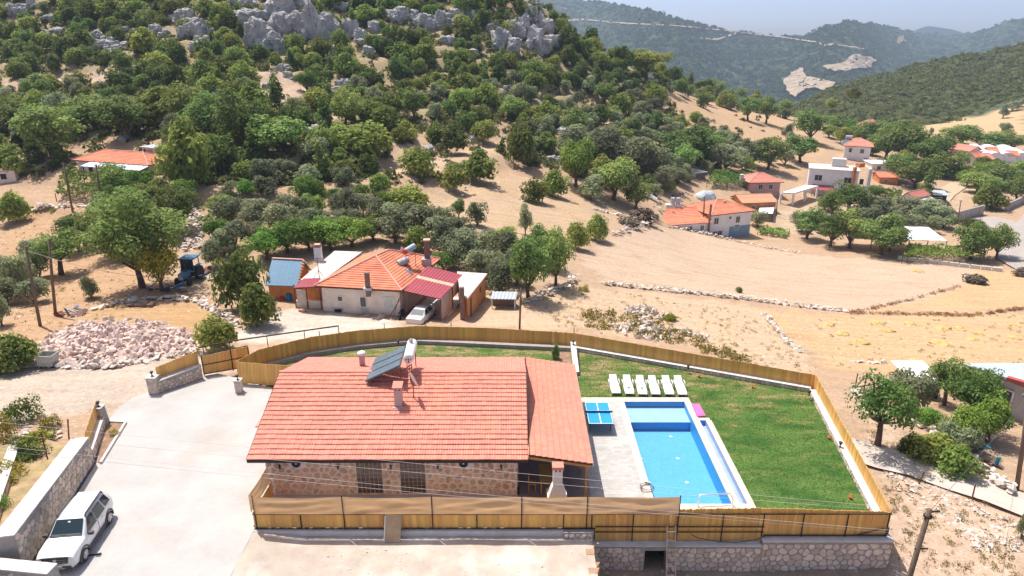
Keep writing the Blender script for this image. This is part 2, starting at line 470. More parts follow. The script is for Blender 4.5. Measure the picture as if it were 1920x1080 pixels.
ground = tag(link('ground', gme), 'dry sandy ground with straw fields and bare earth', None, None, 'structure')
# ---------------------------------------------------------------- far hills
def interp(x, pts):
 if x <= pts[0][0]: return pts[0][1]
 for (a, ya), (b, yb) in zip(pts, pts[1:]):
  if x <= b:
   t = (x - a) / (b - a); t = t * t * (3 - 2 * t) * 0.5 + t * 0.5
   return ya + (yb - ya) * t
 return pts[-1][1]
class Slope:
 """a hillside: for each bearing it climbs from a foot to a crest, then falls away behind"""
 def __init__(s, x0, x1, nx, ns, crest, foot, d0, d1, rough, seed, wl):
  s.crest, s.foot, s.d0, s.d1, s.rough, s.seed, s.wl = crest, foot, d0, d1, rough, seed, wl
  s.x0, s.x1, s.nx, s.ns = x0, x1, nx, ns
 def pt(s, px, t):
  cy = interp(px, s.crest); fy = interp(px, s.foot)
  d0 = s.d0(px); d1 = s.d1(px)
  d = d0 + (d1 - d0) * t
  py = fy + (cy - fy) * (t ** 0.85 if t <= 1 else 1) + (0 if t <= 1 else (t - 1) * 260)
  p = Dp(px, py, d)
  q = Vector((p.x / s.wl, p.y / s.wl, s.seed))
  n = noise.fractal(q, 0.9, 2.1, 6)
  env = min(1, t * 4) * (1 if t < 0.85 else max(0.15, 1 - (t - 0.85) * 5))
  p.z += n * s.rough * env
  return p
 def mesh(s, name, mat):
  v = []; ts = [i / s.ns * 1.5 for i in range(s.ns + 1)]
  for i in range(s.nx + 1):
   px = s.x0 + (s.x1 - s.x0) * i / s.nx
   for t in ts: v.append(s.pt(px, t))
  k = s.ns + 1
  f = [(i * k + j, (i + 1) * k + j, (i + 1) * k + j + 1, i * k + j + 1) for i in range(s.nx) for j in range(s.ns)]
  return np_mesh(name, np.array([tuple(p) for p in v]), np.array(f), mat, smooth=True)
def far_veg(name, a, b, pale, sc):
 m = bpy.data.materials.new(name); m.use_nodes = True
 nt = m.node_tree; N = nt.nodes; L = nt.links; bs = N['Principled BSDF']; bs.inputs['Roughness'].default_value = 1; bs.inputs['Specular IOR Level'].default_value = 0
 tc = N.new('ShaderNodeTexCoord')
 def noi(s_, d_, r_=0.65):
  n = N.new('ShaderNodeTexNoise'); n.inputs['Scale'].default_value = s_; n.inputs['Detail'].default_value = d_; n.inputs['Roughness'].default_value = r_; L.new(tc.outputs['Object'], n.inputs['Vector']); return n.outputs['Fac']
 def ramp(f, lo, hi, x, y):
  r = N.new('ShaderNodeMapRange'); L.new(f, r.inputs[0]); r.inputs[1].default_value = lo; r.inputs[2].default_value = hi; r.inputs[3].default_value = x; r.inputs[4].default_value = y; return r.outputs[0]
 def mix(f, p, q):
  x = N.new('ShaderNodeMix'); x.data_type = 'RGBA'; L.new(f, x.inputs[0])
  for s_, w in ((x.inputs[6], p), (x.inputs[7], q)):
   if hasattr(w, 'node'): L.new(w, s_)
   else: s_.default_value = (*w, 1)
  return x.outputs[2]
 c = mix(ramp(noi(sc, 8, .8), 0.40, 0.60, 0, 1), a, b)
 c = mix(ramp(noi(sc * 0.25, 10, 0.75), 0.60, 0.68, 0, 0.75), c, pale)
 c = mix(ramp(noi(sc * 5, 4, 0.7), 0.62, 0.72, 0, 0.5), c, pale)
 L.new(c, bs.inputs['Base Color'])
 bu = N.new('ShaderNodeBump'); bu.inputs['Strength'].default_value = 1.0; bu.inputs['Distance'].default_value = 0.35 / sc
 L.new(noi(sc * 3, 6, 0.7), bu.inputs['Height']); L.new(bu.outputs[0], bs.inputs['Normal'])
 return m
M_FAR1 = far_veg('mountain_scrub', (0.010, 0.028, 0.018), (0.115, 0.15, 0.075), (0.34, 0.30, 0.23), 0.035)
M_FAR2 = far_veg('hill_scrub_ground', (0.085, 0.10, 0.04), (0.14, 0.145, 0.06), (0.30, 0.24, 0.14), 0.06)
M_FAR3 = far_veg('distant_range', (0.03, 0.05, 0.035), (0.05, 0.06, 0.05), (0.12, 0.12, 0.1), 0.002)
M_SCAR = pm('pale_cut_rock', (0.38, 0.30, 0.215), var=0.4, scale=0.05, rough=1, bump=0.5, bscale=0.3, bdist=1.0)
mtn = Slope(700, 2100, 230, 70,
 [(700,0),(860,0),(1000,-4),(1060,-2),(1130,3),(1200,12),(1290,38),(1390,62),(1470,71),(1500,68),(1550,50),(1600,39),(1680,52),(1740,64),(1800,66),(1850,52),(1890,38),(1920,36),(2000,30),(2100,50)],
 [(700,240),(1500,240),(2100,230)], lambda px: 950 - 120 * math.sin(px * 0.004), lambda px: 2300 + 420 * math.sin(px * 0.0071 + 1) + 200 * math.sin(px * 0.019), 26, 3.3, 420)
mountain = tag(link('mountain', mtn.mesh('mountain', M_FAR1)), 'blue green scrub covered mountain across the valley', None, None, 'structure')
rng3 = Slope(1560, 1960, 60, 20, [(1560,90),(1660,72),(1700,60),(1740,47),(1780,52),(1810,60),(1860,66),(1960,80)], [(1560,120),(1960,120)], lambda px: 3300, lambda px: 3900, 9, 8.1, 1000)
tag(link('mountain', rng3.mesh('distant_mountain', M_FAR3)), 'pale distant mountain on the horizon', None, None, 'structure')
hill = Slope(1380, 2120, 120, 50, [(1380,236),(1440,222),(1500,196),(1560,166),(1650,140),(1750,113),(1830,98),(1890,86),(1950,76),(2120,60)],
 [(1380,250),(1500,246),(1600,244),(1700,244),(1800,240),(1860,232),(1920,215),(2000,190),(2120,160)], lambda px: 345 + 0.05 * (px - 1400), lambda px: 520 + 0.12 * (px - 1400), 3.5, 5.7, 60)
tag(link('hill', hill.mesh('hill', M_FAR2)), 'olive green scrub hill beyond the village', None, None, 'structure')
def drape(slope, pts, w, name, mat, lift):
 """ribbon of road laid on a slope; pts in photo pixels"""
 line = []
 for (ax, ay), (bx, by) in zip(pts, pts[1:]):
  n = max(2, int(math.hypot(bx - ax, by - ay) / 5))
  for i in range(n):
   t = i / n; line.append((ax + (bx - ax) * t, ay + (by - ay) * t))
 line.append(pts[-1])
 def at(px, py):
  fy = interp(px, slope.foot); cy = interp(px, slope.crest)
  t = max(0.02, min(0.98, (py - fy) / (cy - fy))) ** (1 / 0.85)
  for _ in range(10):
   q = slope.pt(px, t); e = proj(q)[1] - py
   t = max(0.02, min(1.0, t + e / max(30.0, fy - cy)))
  return slope.pt(px, t)
 mb = MB(); prev = None; rr = random.Random(3)
 for i, (px, py) in enumerate(line):
  ww = w * rr.uniform(0.55, 1.35)
  a = at(px, py + ww / 2) + Vector((0, 0, lift)); b = at(px, py - ww / 2) + Vector((0, 0, lift))
  if rr.random() < .12: prev = None
  if prev: mb.poly([prev[0], a, b, prev[1]])
  prev = (a, b)
 return mb
mb = drape(mtn, [(1040,42),(1100,40),(1180,48),(1260,52),(1330,58),(1370,62),(1420,68),(1470,74),(1520,82),(1570,88),(1618,97)], 1.8, 'road', M_SCAR, 6)
tag(mb.build('mountain_road', M_SCAR), 'thin pale road cut along the far mountain', None, None, 'structure')
mb = drape(mtn, [(1312,76),(1345,78),(1380,66)], 3.0, 'road', M_SCAR, 6); mb.build('mountain_road', M_SCAR)['kind'] = 'structure'
sr = random.Random(6)
def scar(pts, name):
 c = (sum(p[0] for p in pts) / len(pts), sum(p[1] for p in pts) / len(pts))
 mbx = MB()
 def at(px, py):
  fy = interp(px, mtn.foot); cy = interp(px, mtn.crest); t = max(0.02, min(0.98, (py - fy) / (cy - fy))) ** (1 / 0.85)
  for _ in range(12):
   q = mtn.pt(px, t); e = proj(q)[1] - py
   t = max(0.01, min(1.0, t + e / max(30.0, fy - cy)))
  return mtn.pt(px, t) + Vector((0, 0, 7))
 ring = []
 for a, b in zip(pts, pts[1:] + pts[:1]):
  for t in (0, .2, .4, .6, .8): ring.append((a[0] + (b[0] - a[0]) * t + sr.uniform(-3, 3), a[1] + (b[1] - a[1]) * t + sr.uniform(-1.8, 1.8)))
 k = len(ring); rows = []
 for s_ in (1.0, 0.66, 0.33):
  rows.append([at(c[0] + (x - c[0]) * s_, c[1] + (y - c[1]) * s_) for x, y in ring])
 for r0, r1 in zip(rows, rows[1:]):
  for i in range(k): mbx.poly([r0[i], r0[(i + 1) % k], r1[(i + 1) % k], r1[i]])
 cc = at(*c)
 for i in range(k): mbx.poly([rows[-1][i], rows[-1][(i + 1) % k], cc])
 tag(mbx.build('quarry_scar', M_SCAR), name, None, None, 'structure')
scar([(1541,129),(1580,123),(1602,105),(1641,117),(1630,130),(1590,138),(1560,139)], 'upper pale rock cut on the far mountain')
scar([(1471,157),(1482,140),(1505,134),(1512,148),(1564,162),(1545,176),(1510,172),(1488,188),(1476,180)], 'lower pale rock cut on the far mountain')
scar([(1678,74),(1690,72),(1698,80),(1686,85)], 'small pale rock cut below the far peak')
# ================================================================ the walled yard: surfaces
M_PAVER = None
def paver_material(name, c1, c2, joint, bw, bh, var=0.10, bump=0.3):
 m = bpy.data.materials.new(name); m.use_nodes = True
 nt = m.node_tree; N = nt.nodes; L = nt.links; bs = N['Principled BSDF']; bs.inputs['Roughness'].default_value = 0.9; bs.inputs['Specular IOR Level'].default_value = 0.2
 tc = N.new('ShaderNodeTexCoord'); co = tc.outputs['Object']
 br = N.new('ShaderNodeTexBrick'); br.inputs['Scale'].default_value = 1; br.inputs['Brick Width'].default_value = bw; br.inputs['Row Height'].default_value = bh
 br.inputs['Mortar Size'].default_value = 0.012; br.inputs['Color1'].default_value = (*c1, 1); br.inputs['Color2'].default_value = (*c2, 1); br.inputs['Mortar'].default_value = (*joint, 1)
 L.new(co, br.inputs['Vector'])
 def noi(s_, d_):
  n = N.new('ShaderNodeTexNoise'); n.inputs['Scale'].default_value = s_; n.inputs['Detail'].default_value = d_; n.inputs['Roughness'].default_value = 0.65; L.new(co, n.inputs['Vector']); return n.outputs['Fac']
 def rg(f, lo, hi, a, b):
  r = N.new('ShaderNodeMapRange'); L.new(f, r.inputs[0])
  for i, q in enumerate((lo, hi, a, b)): r.inputs[i + 1].default_value = q
  return r.outputs[0]
 v = N.new('ShaderNodeVectorMath'); v.operation = 'SCALE'; L.new(br.outputs['Color'], v.inputs[0]); L.new(rg(noi(0.5, 7), 0.3, 0.7, 1 - var, 1 + var), v.inputs['Scale'])
 x = N.new('ShaderNodeMix'); x.data_type = 'RGBA'; L.new(rg(noi(0.23, 5), 0.53, 0.70, 0, 0.6), x.inputs[0]); L.new(v.outputs[0], x.inputs[6]); x.inputs[7].default_value = (c1[0] * 0.86, c1[1] * 0.78, c1[2] * 0.70, 1)
 L.new(x.outputs[2], bs.inputs['Base Color'])
 b = N.new('ShaderNodeBump'); b.inputs['Strength'].default_value = bump; b.inputs['Distance'].default_value = 0.01; b.invert = True
 L.new(br.outputs['Fac'], b.inputs['Height']); L.new(b.outputs[0], bs.inputs['Normal'])
 return m
M_DRIVE = paver_material('drive_pavers', (0.485, 0.47, 0.45), (0.47, 0.455, 0.435), (0.435, 0.42, 0.40), 0.24, 0.12)
M_PATIO = paver_material('patio_stone', (0.54, 0.52, 0.49), (0.43, 0.415, 0.40), (0.40, 0.39, 0.38), 0.40, 0.22, 0.16)
M_COPING = pm('travertine', (0.70, 0.585, 0.47), var=0.10, scale=2.0, rough=0.8, bump=0.2, island=0.06)
M_CONCRETE = pm('pale_concrete', (0.62, 0.60, 0.57), var=0.14, scale=1.2, rough=0.9, bump=0.35, bscale=9)
M_WHITEWALL = pm('white_render', (0.74, 0.72, 0.69), var=0.06, scale=2, rough=0.9, bump=0.2)
M_MORTAR = pm('grey_mortar', (0.36, 0.33, 0.31), var=0.15, scale=3, rough=0.95, bump=0.5, bscale=30)
M_MORTARW = pm('pale_mortar', (0.74, 0.64, 0.575), var=0.08, scale=3, rough=0.95, bump=0.4, bscale=30)
M_STONE = pm('rubble_stone', (0.66, 0.53, 0.42), var=0.20, scale=5, rough=0.9, bump=0.5, bscale=22, objrand=0.24, second=(0.50, 0.47, 0.44), second_scale=2.5)
M_STONEH = pm('house_stone', (0.60, 0.40, 0.275), var=0.18, scale=5, rough=0.9, bump=0.4, bscale=22, objrand=0.24, second=(0.60, 0.47, 0.37), second_scale=3)
M_PLANK = pm('pine_plank', (0.76, 0.43, 0.125), var=0.16, scale=2.2, rough=0.6, bump=0.25, bscale=14, objrand=0.16, second=(0.62, 0.315, 0.08), second_scale=1.2, second_amt=0.55, stretch=(6, 6, 0.8))
M_BLACK = pm('black_steel', (0.03, 0.028, 0.032), var=0.2, rough=0.5, bump=0.1)
M_WOOD = pm('honey_timber', (0.48, 0.26, 0.085), var=0.2, scale=3, rough=0.55, bump=0.2, stretch=(1, 1, 4))
M_WHITE = pm('white_paint', (0.80, 0.79, 0.77), var=0.05, rough=0.55, bump=0.1)
M_DIRTPAD = pm('trampled_dirt', (0.47, 0.40, 0.335), var=0.16, scale=0.8, rough=0.95, bump=0.6, bscale=4, bdist=0.05, second=(0.60, 0.54, 0.48), second_scale=0.35, second_amt=0.8)
M_SOILB = pm('planting_soil', (0.30, 0.19, 0.125), var=0.3, scale=2, rough=1, bump=0.8, bscale=8, bdist=0.05)
def slab(name, pts, z, thick, mat, label=None, kind='structure'):
 mb = MB(); mb.prism([(p[0], p[1]) for p in pts], z - thick, z)
 o = mb.build(name, mat); tag(o, label, None, None, kind); return o
drive = [P(a, b, 0) for a, b in [(286,742),(374,705),(442,712),(505,735)]]
drive_poly = [(-23.3, 16), (-12.9, 16), (-12.98, 28.55), (-13.1, 31), (-13.1, 42.3), (-17.6, 43.6), (-19.3, 44.6), (-22.7, 46.0), (-26.0, 42.0), (-26.2, 40.2), (-26.0, 38.5), (-24.15, 34.3), (-22.55, 26.0), (-21.3, 20)]
slab('driveway', drive_poly, 0.0, 0.4, M_DRIVE, 'pale block paved driveway beside the house')
PADZ = -0.30
def pad_z(x, y): return PADZ * min(1, max(0, (x + 12.9) / 2.6)) - .012 + 0.035 * noise.noise(Vector((x * .7, y * .7, 1))) + .02 * noise.noise(Vector((x * 2, y * 2, 4)))
mb = MB(); pn, pm_ = 56, 48; pv_ = [(x, y, pad_z(x, y)) for x in [-13.0 + 17.0 * i / pn for i in range(pn + 1)] for y in [14 + 14.45 * j / pm_ for j in range(pm_ + 1)]]
mb.raw(pv_, [(i * (pm_ + 1) + j, (i + 1) * (pm_ + 1) + j, (i + 1) * (pm_ + 1) + j + 1, i * (pm_ + 1) + j + 1) for i in range(pn) for j in range(pm_)])
mb.prism([(-12.95, 14), (3.98, 14), (3.98, 28.2), (-12.95, 28.4)], -2.9, -.5)
tag(mb.build('dirt_pad', M_DIRTPAD, smooth=True), 'pale trampled dirt pad in front of the fence', None, None, 'structure')
slab('floor', [(-13.1, 28.72), (0.4, 28.72), (0.4, 31.3), (-13.1, 31.3)], 0.0, 0.5, M_CONCRETE, 'narrow concrete passage behind the front fence')
M_VFLOOR = pm('veranda_tile', (0.26, 0.20, 0.19), var=0.1, rough=0.35, bump=0.05)
slab('floor', [(0.4, 28.72), (4.24, 28.72), (4.24, 42.2), (0.4, 42.2)], 0.02, 0.5, M_VFLOOR, 'dark brown tiled veranda floor')
# lawn
def lawn_material():
 m = bpy.data.materials.new('lawn_turf'); m.use_nodes = True
 nt = m.node_tree; N = nt.nodes; L = nt.links; bs = N['Principled BSDF']; bs.inputs['Roughness'].default_value = 1; bs.inputs['Specular IOR Level'].default_value = 0.05
 tc = N.new('ShaderNodeTexCoord'); co = tc.outputs['Object']
 def noi(s_, d_, st=None, ro=0.6):
  n = N.new('ShaderNodeTexNoise'); n.inputs['Scale'].default_value = s_; n.inputs['Detail'].default_value = d_; n.inputs['Roughness'].default_value = ro
  if st:
   mp = N.new('ShaderNodeMapping'); mp.inputs['Scale'].default_value = st; mp.inputs['Rotation'].default_value = (0, 0, 0.25); L.new(co, mp.inputs[0]); L.new(mp.outputs[0], n.inputs['Vector'])
  else: L.new(co, n.inputs['Vector'])
  return n.outputs['Fac']
 def rg(f, lo, hi, a, b):
  r = N.new('ShaderNodeMapRange'); L.new(f, r.inputs[0])
  for i, q in enumerate((lo, hi, a, b)): r.inputs[i + 1].default_value = q
  return r.outputs[0]
 def mix(f, a, b):
  x = N.new('ShaderNodeMix'); x.data_type = 'RGBA'; L.new(f, x.inputs[0])
  for s_, w in ((x.inputs[6], a), (x.inputs[7], b)):
   if hasattr(w, 'node'): L.new(w, s_)
   else: s_.default_value = (*w, 1)
  return x.outputs[2]
 c = mix(rg(noi(0.38, 6, (1.0, 2.6, 1)), 0.38, 0.62, 0, 1), (0.052, 0.122, 0.028), (0.108, 0.188, 0.046))
 # drier towards the back of the garden, worn streaks everywhere
 sp = N.new('ShaderNodeSeparateXYZ'); L.new(co, sp.inputs[0])
 ad = N.new('ShaderNodeMath'); ad.operation = 'ADD'; L.new(rg(sp.outputs['Y'], 36, 46, 0.0, 0.16), ad.inputs[0]); L.new(noi(0.75, 6, (0.7, 1.6, 1), 0.66), ad.inputs[1])
 c = mix(rg(ad.outputs[0], 0.54, 0.74, 0, 0.75), c, (0.26, 0.235, 0.085))
 c = mix(rg(ad.outputs[0], 0.66, 0.76, 0, 0.7), c, (0.36, 0.26, 0.16))
 v = N.new('ShaderNodeVectorMath'); v.operation = 'SCALE'; L.new(c, v.inputs[0]); L.new(rg(noi(6, 6, None, 0.8), 0.3, 0.7, 0.6, 1.35), v.inputs['Scale'])
 L.new(v.outputs[0], bs.inputs['Base Color'])
 b = N.new('ShaderNodeBump'); b.inputs['Strength'].default_value = 0.8; b.inputs['Distance'].default_value = 0.05; L.new(noi(14, 4), b.inputs['Height']); L.new(b.outputs[0], bs.inputs['Normal'])
 return m
M_LAWN = lawn_material()
DX0, DX1, DY0, DY1 = 4.72, 12.72, 30.0, 41.85        # deck outline
gut = [P(1321.7, 783, 0), P(1412, 952, 0)]
lawn_r = [(DX1 - 0.25, 28.75), (18.75, 28.75), (20.85, 42.75), (4.75, 49.45), (4.75, DY1), (11.95, DY1), (11.95, 39.2), (DX1, 38.9)]
lawn_r = [(x, y) for x, y in lawn_r]
slab('lawn', lawn_r, -0.02, 1.0, M_LAWN, 'green lawn with worn patches beside the pool')
lawn_b = [(-13.6, 42.3), (4.7, 42.3), (4.7, 49.4), (-7.7, 50.75), (-12.9, 49.4), (-18.4, 46.2), (-17.4, 44.4)]
slab('lawn', lawn_b, -0.024, 1.0, M_LAWN, 'narrow lawn strip behind the tiled house')
# short grass standing on the lawn
rg_ = np.random.RandomState(7)
def tufts(poly, n, h, w, z, name, mat, label):
 xs = [p[0] for p in poly]; ys = [p[1] for p in poly]
 x = rg_.uniform(min(xs), max(xs), n * 3); y = rg_.uniform(min(ys), max(ys), n * 3)
 k = in_poly_np(x, y, poly); x, y = x[k][:n], y[k][:n]; n = len(x)
 a = rg_.uniform(0, 6.28, n); hh = h * rg_.uniform(0.5, 1.4, n); ww = w * rg_.uniform(0.6, 1.4, n)
 zz = z(x, y) if callable(z) else np.full(n, z)
 lx = rg_.normal(0, 0.5, n) * hh; ly = rg_.normal(0, 0.5, n) * hh
 v = np.stack([np.stack([x - ww * np.cos(a), y - ww * np.sin(a), zz - 0.01], 1), np.stack([x + ww * np.cos(a), y + ww * np.sin(a), zz - 0.01], 1), np.stack([x + lx, y + ly, zz + hh], 1)], 1).reshape(-1, 3)
 f = np.arange(3 * n).reshape(n, 3)
 o = link(name, np_mesh(name, v, f, mat)); tag(o, label, 'grass', None, 'stuff'); return o
M_BLADE = pm('grass_blade', (0.095, 0.175, 0.045), var=0.35, scale=0.4, rough=0.9, bump=0, island=0.18, transl=0.25, second=(0.22, 0.21, 0.08), second_scale=0.55, second_amt=0.45)
tufts(lawn_r, 24000, 0.04, 0.03, -0.02, 'grass', M_BLADE, 'short green grass growing on the poolside lawn')
tufts(lawn_b, 9000, 0.05, 0.035, -0.024, 'grass', M_BLADE, 'short green grass growing behind the house')
# ---------------------------------------------------------------- pool, deck
PX0, PX1, PY0, PY1 = 7.60, 11.67, 30.55, 41.4
PIN = .015
GX0, GX1, GY0, GY1 = 12.10, 12.50, 30.6, 39.0
# outer deck edge widens to hold the overflow channel
deck = thing('pool_deck', (8.5, 36, 0), 'pale stone terrace surrounding the blue swimming pool', 'terrace')
tag(deck, None, None, None, 'structure'); del deck['category']
mb = MB(); mb.prism([(DX0 - 0.5, 28.72), (PX0 - 0.42, 28.72), (PX0 - 0.42, DY1 - 0.30), (DX0 - 0.5, DY1 - 0.30)], -0.4, 0.0); mb.build('paving', M_PATIO, deck)
rnd = random.Random(5)
def coping(x0, y0, x1, y1, along, n, z=0.012):
 for i in range(n):
  mbc = MB(); t0, t1 = i / n, (i + 1) / n; g = 0.004
  dz = rnd.uniform(-0.003, 0.003)
  if along == 'y': mbc.prism([(x0, y0 + (y1 - y0) * t0 + g), (x1, y0 + (y1 - y0) * t0 + g), (x1, y0 + (y1 - y0) * t1 - g), (x0, y0 + (y1 - y0) * t1 - g)], -0.35, z + dz)
  else: mbc.prism([(x0 + (x1 - x0) * t0 + g, y0), (x0 + (x1 - x0) * t1 - g, y0), (x0 + (x1 - x0) * t1 - g, y1), (x0 + (x1 - x0) * t0 + g, y1)], -0.35, z + dz)
  mbc.build('slab', M_COPING, deck)
coping(PX0 - 0.42, 28.72, PX0, PY1, 'y', 22)
coping(DX0 - 0.5, PY1, PX1 + 0.42, DY1 + 0.12, 'x', 14)
coping(PX1, 30.55, GX0, PY1, 'y', 18)
coping(GX0, 39.0, GX1 + 0.3, 39.3, 'x', 2)
coping(GX1, 30.55, GX1 + 0.36, 39.0, 'y', 15)
coping(PX0, 28.72, GX1 + 0.36, PY0, 'x', 9)
M_TILE_B = pm('pool_mosaic', (0.19, 0.49, 0.81), var=0.10, scale=5, rough=0.4, bump=0.2, bscale=12, second=(0.165, 0.45, 0.78), second_scale=1.6)
M_TILE_L = pm('pool_mosaic_light', (0.54, 0.64, 0.86), var=0.05, scale=1.5, rough=0.4, bump=0.05, bscale=40)
M_TILE_D = pm('pool_mosaic_shaded', (0.06, 0.36, 0.70), var=0.06, scale=2, rough=0.4, bump=0.05)  # darker blue puts shade into the camera-facing walls and the step
M_TILE_G = pm('channel_mosaic', (0.34, 0.45, 0.68), var=0.08, scale=2, rough=0.4, bump=0.05)
PX0 += PIN; PX1 -= PIN; PY0 += PIN; PY1 -= PIN; GX0 += PIN; GX1 -= PIN; GY0 += PIN; GY1 -= PIN
pool = thing('swimming_pool', (9.6, 36, 0), 'rectangular blue swimming pool with shallow shelf at its far end', 'pool')
SY = 39.45
def face(pts, name, mat, par):
 m_ = MB(); m_.poly(pts); return m_.build(name, mat, par)
zd, zs_ = -1.02, -0.42
face([(PX0, PY0, zd), (PX1, PY0, zd), (PX1, SY, zd), (PX0, SY, zd)], 'pool_floor', M_TILE_B, pool)
face([(PX0, SY, zs_), (PX1, SY, zs_), (PX1, PY1, zs_), (PX0, PY1, zs_)], 'shallow_shelf', M_TILE_L, pool)
face([(PX0, SY, zd), (PX1, SY, zd), (PX1, SY, zs_), (PX0, SY, zs_)], 'shelf_step', M_TILE_D, pool)
face([(PX0, PY1, zs_), (PX1, PY1, zs_), (PX1, PY1, 0), (PX0, PY1, 0)], 'pool_wall', M_TILE_D, pool)
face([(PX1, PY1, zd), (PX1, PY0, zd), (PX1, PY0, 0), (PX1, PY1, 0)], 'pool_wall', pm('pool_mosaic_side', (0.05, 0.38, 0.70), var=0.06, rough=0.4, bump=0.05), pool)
face([(PX0, PY0, zd), (PX0, PY1, zd), (PX0, PY1, 0), (PX0, PY0, 0)], 'pool_wall', M_TILE_B, pool)
face([(PX0, PY0, zd), (PX1, PY0, zd), (PX1, PY0, 0), (PX0, PY0, 0)][::-1], 'pool_wall', M_TILE_B, pool)
for a, b in [(1186,819),(1258,819),(1202,860),(1271,860),(1216,905),(1288,905)]:
 q = P(a, b, zd); mb = MB(); mb.lathe((q.x, q.y, zd), [(0.12, 0.0), (0.12, 0.02), (0.07, 0.035)], 10); mb.build('floor_inlet', M_WHITE, pool)
def water_material():
 m = bpy.data.materials.new('pool_water'); m.use_nodes = True
 nt = m.node_tree; N = nt.nodes; L = nt.links
 N.remove(N['Principled BSDF'])
 tr = N.new('ShaderNodeBsdfTransparent'); tr.inputs[0].default_value = (0.80, 0.945, 0.985, 1)
 gl = N.new('ShaderNodeBsdfGlossy'); gl.inputs['Roughness'].default_value = 0.03
 fr = N.new('ShaderNodeFresnel'); fr.inputs[0].default_value = 1.33
 tc = N.new('ShaderNodeTexCoord'); n = N.new('ShaderNodeTexNoise'); n.inputs['Scale'].default_value = 2.2; n.inputs['Detail'].default_value = 3; L.new(tc.outputs['Object'], n.inputs['Vector'])
 b = N.new('ShaderNodeBump'); b.inputs['Strength'].default_value = 0.5; b.inputs['Distance'].default_value = 0.06; L.new(n.outputs['Fac'], b.inputs['Height']); L.new(b.outputs[0], gl.inputs['Normal']); L.new(b.outputs[0], fr.inputs['Normal'])
 mx = N.new('ShaderNodeMixShader'); L.new(fr.outputs[0], mx.inputs[0]); L.new(tr.outputs[0], mx.inputs[1]); L.new(gl.outputs[0], mx.inputs[2])
 L.new(mx.outputs[0], N['Material Output'].inputs['Surface']); return m
M_WATER = water_material()
mb = MB(); k = 24
for j in range(k):
 mb.poly([(PX0 + .01, PY0 + (PY1 - PY0) * j / k, -0.06), (PX1 - .01, PY0 + (PY1 - PY0) * j / k, -0.06), (PX1 - .01, PY0 + (PY1 - PY0) * (j + 1) / k, -0.06), (PX0 + .01, PY0 + (PY1 - PY0) * (j + 1) / k, -0.06)])
mb.build('water_surface', M_WATER, pool)
chn = thing('overflow_channel', (12.3, 35, 0), 'narrow violet blue overflow channel along the pool edge', 'channel')
face([(GX0, GY0, -0.35), (GX1, GY0, -0.35), (GX1, GY1, -0.35), (GX0, GY1, -0.35)], 'channel_floor', M_TILE_G, chn)
face([(GX1, GY1, -0.35), (GX1, GY0, -0.35), (GX1, GY0, 0), (GX1, GY1, 0)], 'channel_wall', M_TILE_G, chn)
face([(GX0, GY0, -0.35), (GX0, GY1, -0.35), (GX0, GY1, 0), (GX0, GY0, 0)], 'channel_wall', M_TILE_G, chn)
face([(GX0, GY1, -0.35), (GX1, GY1, -0.35), (GX1, GY1, 0), (GX0, GY1, 0)], 'channel_wall', M_TILE_D, chn)
# handrail, hose, pink mat
M_CHROME = pm('pale_steel_tube', (0.72, 0.76, 0.78), var=0.03, rough=0.25, bump=0, metal=0.5)
hr = thing('pool_handrail', (10.3, 30.4, 0), 'pale tubular handrail at the near end of the pool', 'handrail')
ax, bx = P(1306, 945, 0).x, P(1371, 945, 0).x
mb = MB(); mb.tube([(ax, 30.3, 0), (ax, 30.3, 0.45), (ax + 0.12, 30.5, 0.62), (bx - 0.12, 30.6, 0.62), (bx, 30.4, 0.45), (bx, 30.3, 0)], 0.035, 8); mb.build('rail', M_CHROME, hr, smooth=True)
for x in (ax, bx):
 mb = MB(); mb.lathe((x, 30.3, 0.01), [(0.08, 0), (0.08, 0.03), (0.05, 0.05)], 10); mb.build('foot_flange', M_CHROME, hr)
c = P(1214, 918, 0.02); pts = []
for i in range(46):
 t = i / 45 * 4.6 * math.pi; r_ = 0.42 + 0.05 * math.sin(t * 1.7); pts.append((c.x + r_ * math.cos(t) * (0.8 + 0.2 * math.sin(t * .3)), c.y + r_ * 0.8 * math.sin(t) + i * 0.006, 0.05 + i * 0.0012))
pts += [(PX0 - 0.02, 32.2, 0.05), (PX0 + 0.03, 31.5, 0.03), (PX0 + 0.05, 31.0, -0.05)]
mb = MB(); mb.tube(pts, 0.018, 6); tag(mb.build('garden_hose', pm('grey_hose', (0.10, 0.10, 0.11), rough=0.5, bump=0), smooth=True), 'grey garden hose coiled on the coping at the pool corner', 'hose')
M_PINK = pm('pink_foam', (0.80, 0.16, 0.42), var=0.06, rough=0.7, bump=0.15)
q = [P(1297, 758, 0.06), P(1311, 758, 0.06), P(1323, 780, 0.06), P(1307, 781, 0.06)]
pk = thing('foam_mat', (q[0].x, q[0].y, 0), 'bright pink mat lying on the lawn at the pool corner', 'mat')
cxm = sum(p.x for p in q) / 4; cym = sum(p.y for p in q) / 4
mb = MB(); mb.hexa([(p.x, p.y, -0.02) for p in (q[3], q[2], q[1], q[0])], [(p.x, p.y, 0.10) for p in (q[3], q[2], q[1], q[0])]); mb.build('pad', M_PINK, pk)
mb = MB(); mb.hexa([(cxm + (p.x - cxm) * .9, cym + (p.y - cym) * .9, 0.101) for p in (q[3], q[2], q[1], q[0])], [(cxm + (p.x - cxm) * .85, cym + (p.y - cym) * .85, 0.125) for p in (q[3], q[2], q[1], q[0])]); mb.build('top_panel', M_PINK, pk)
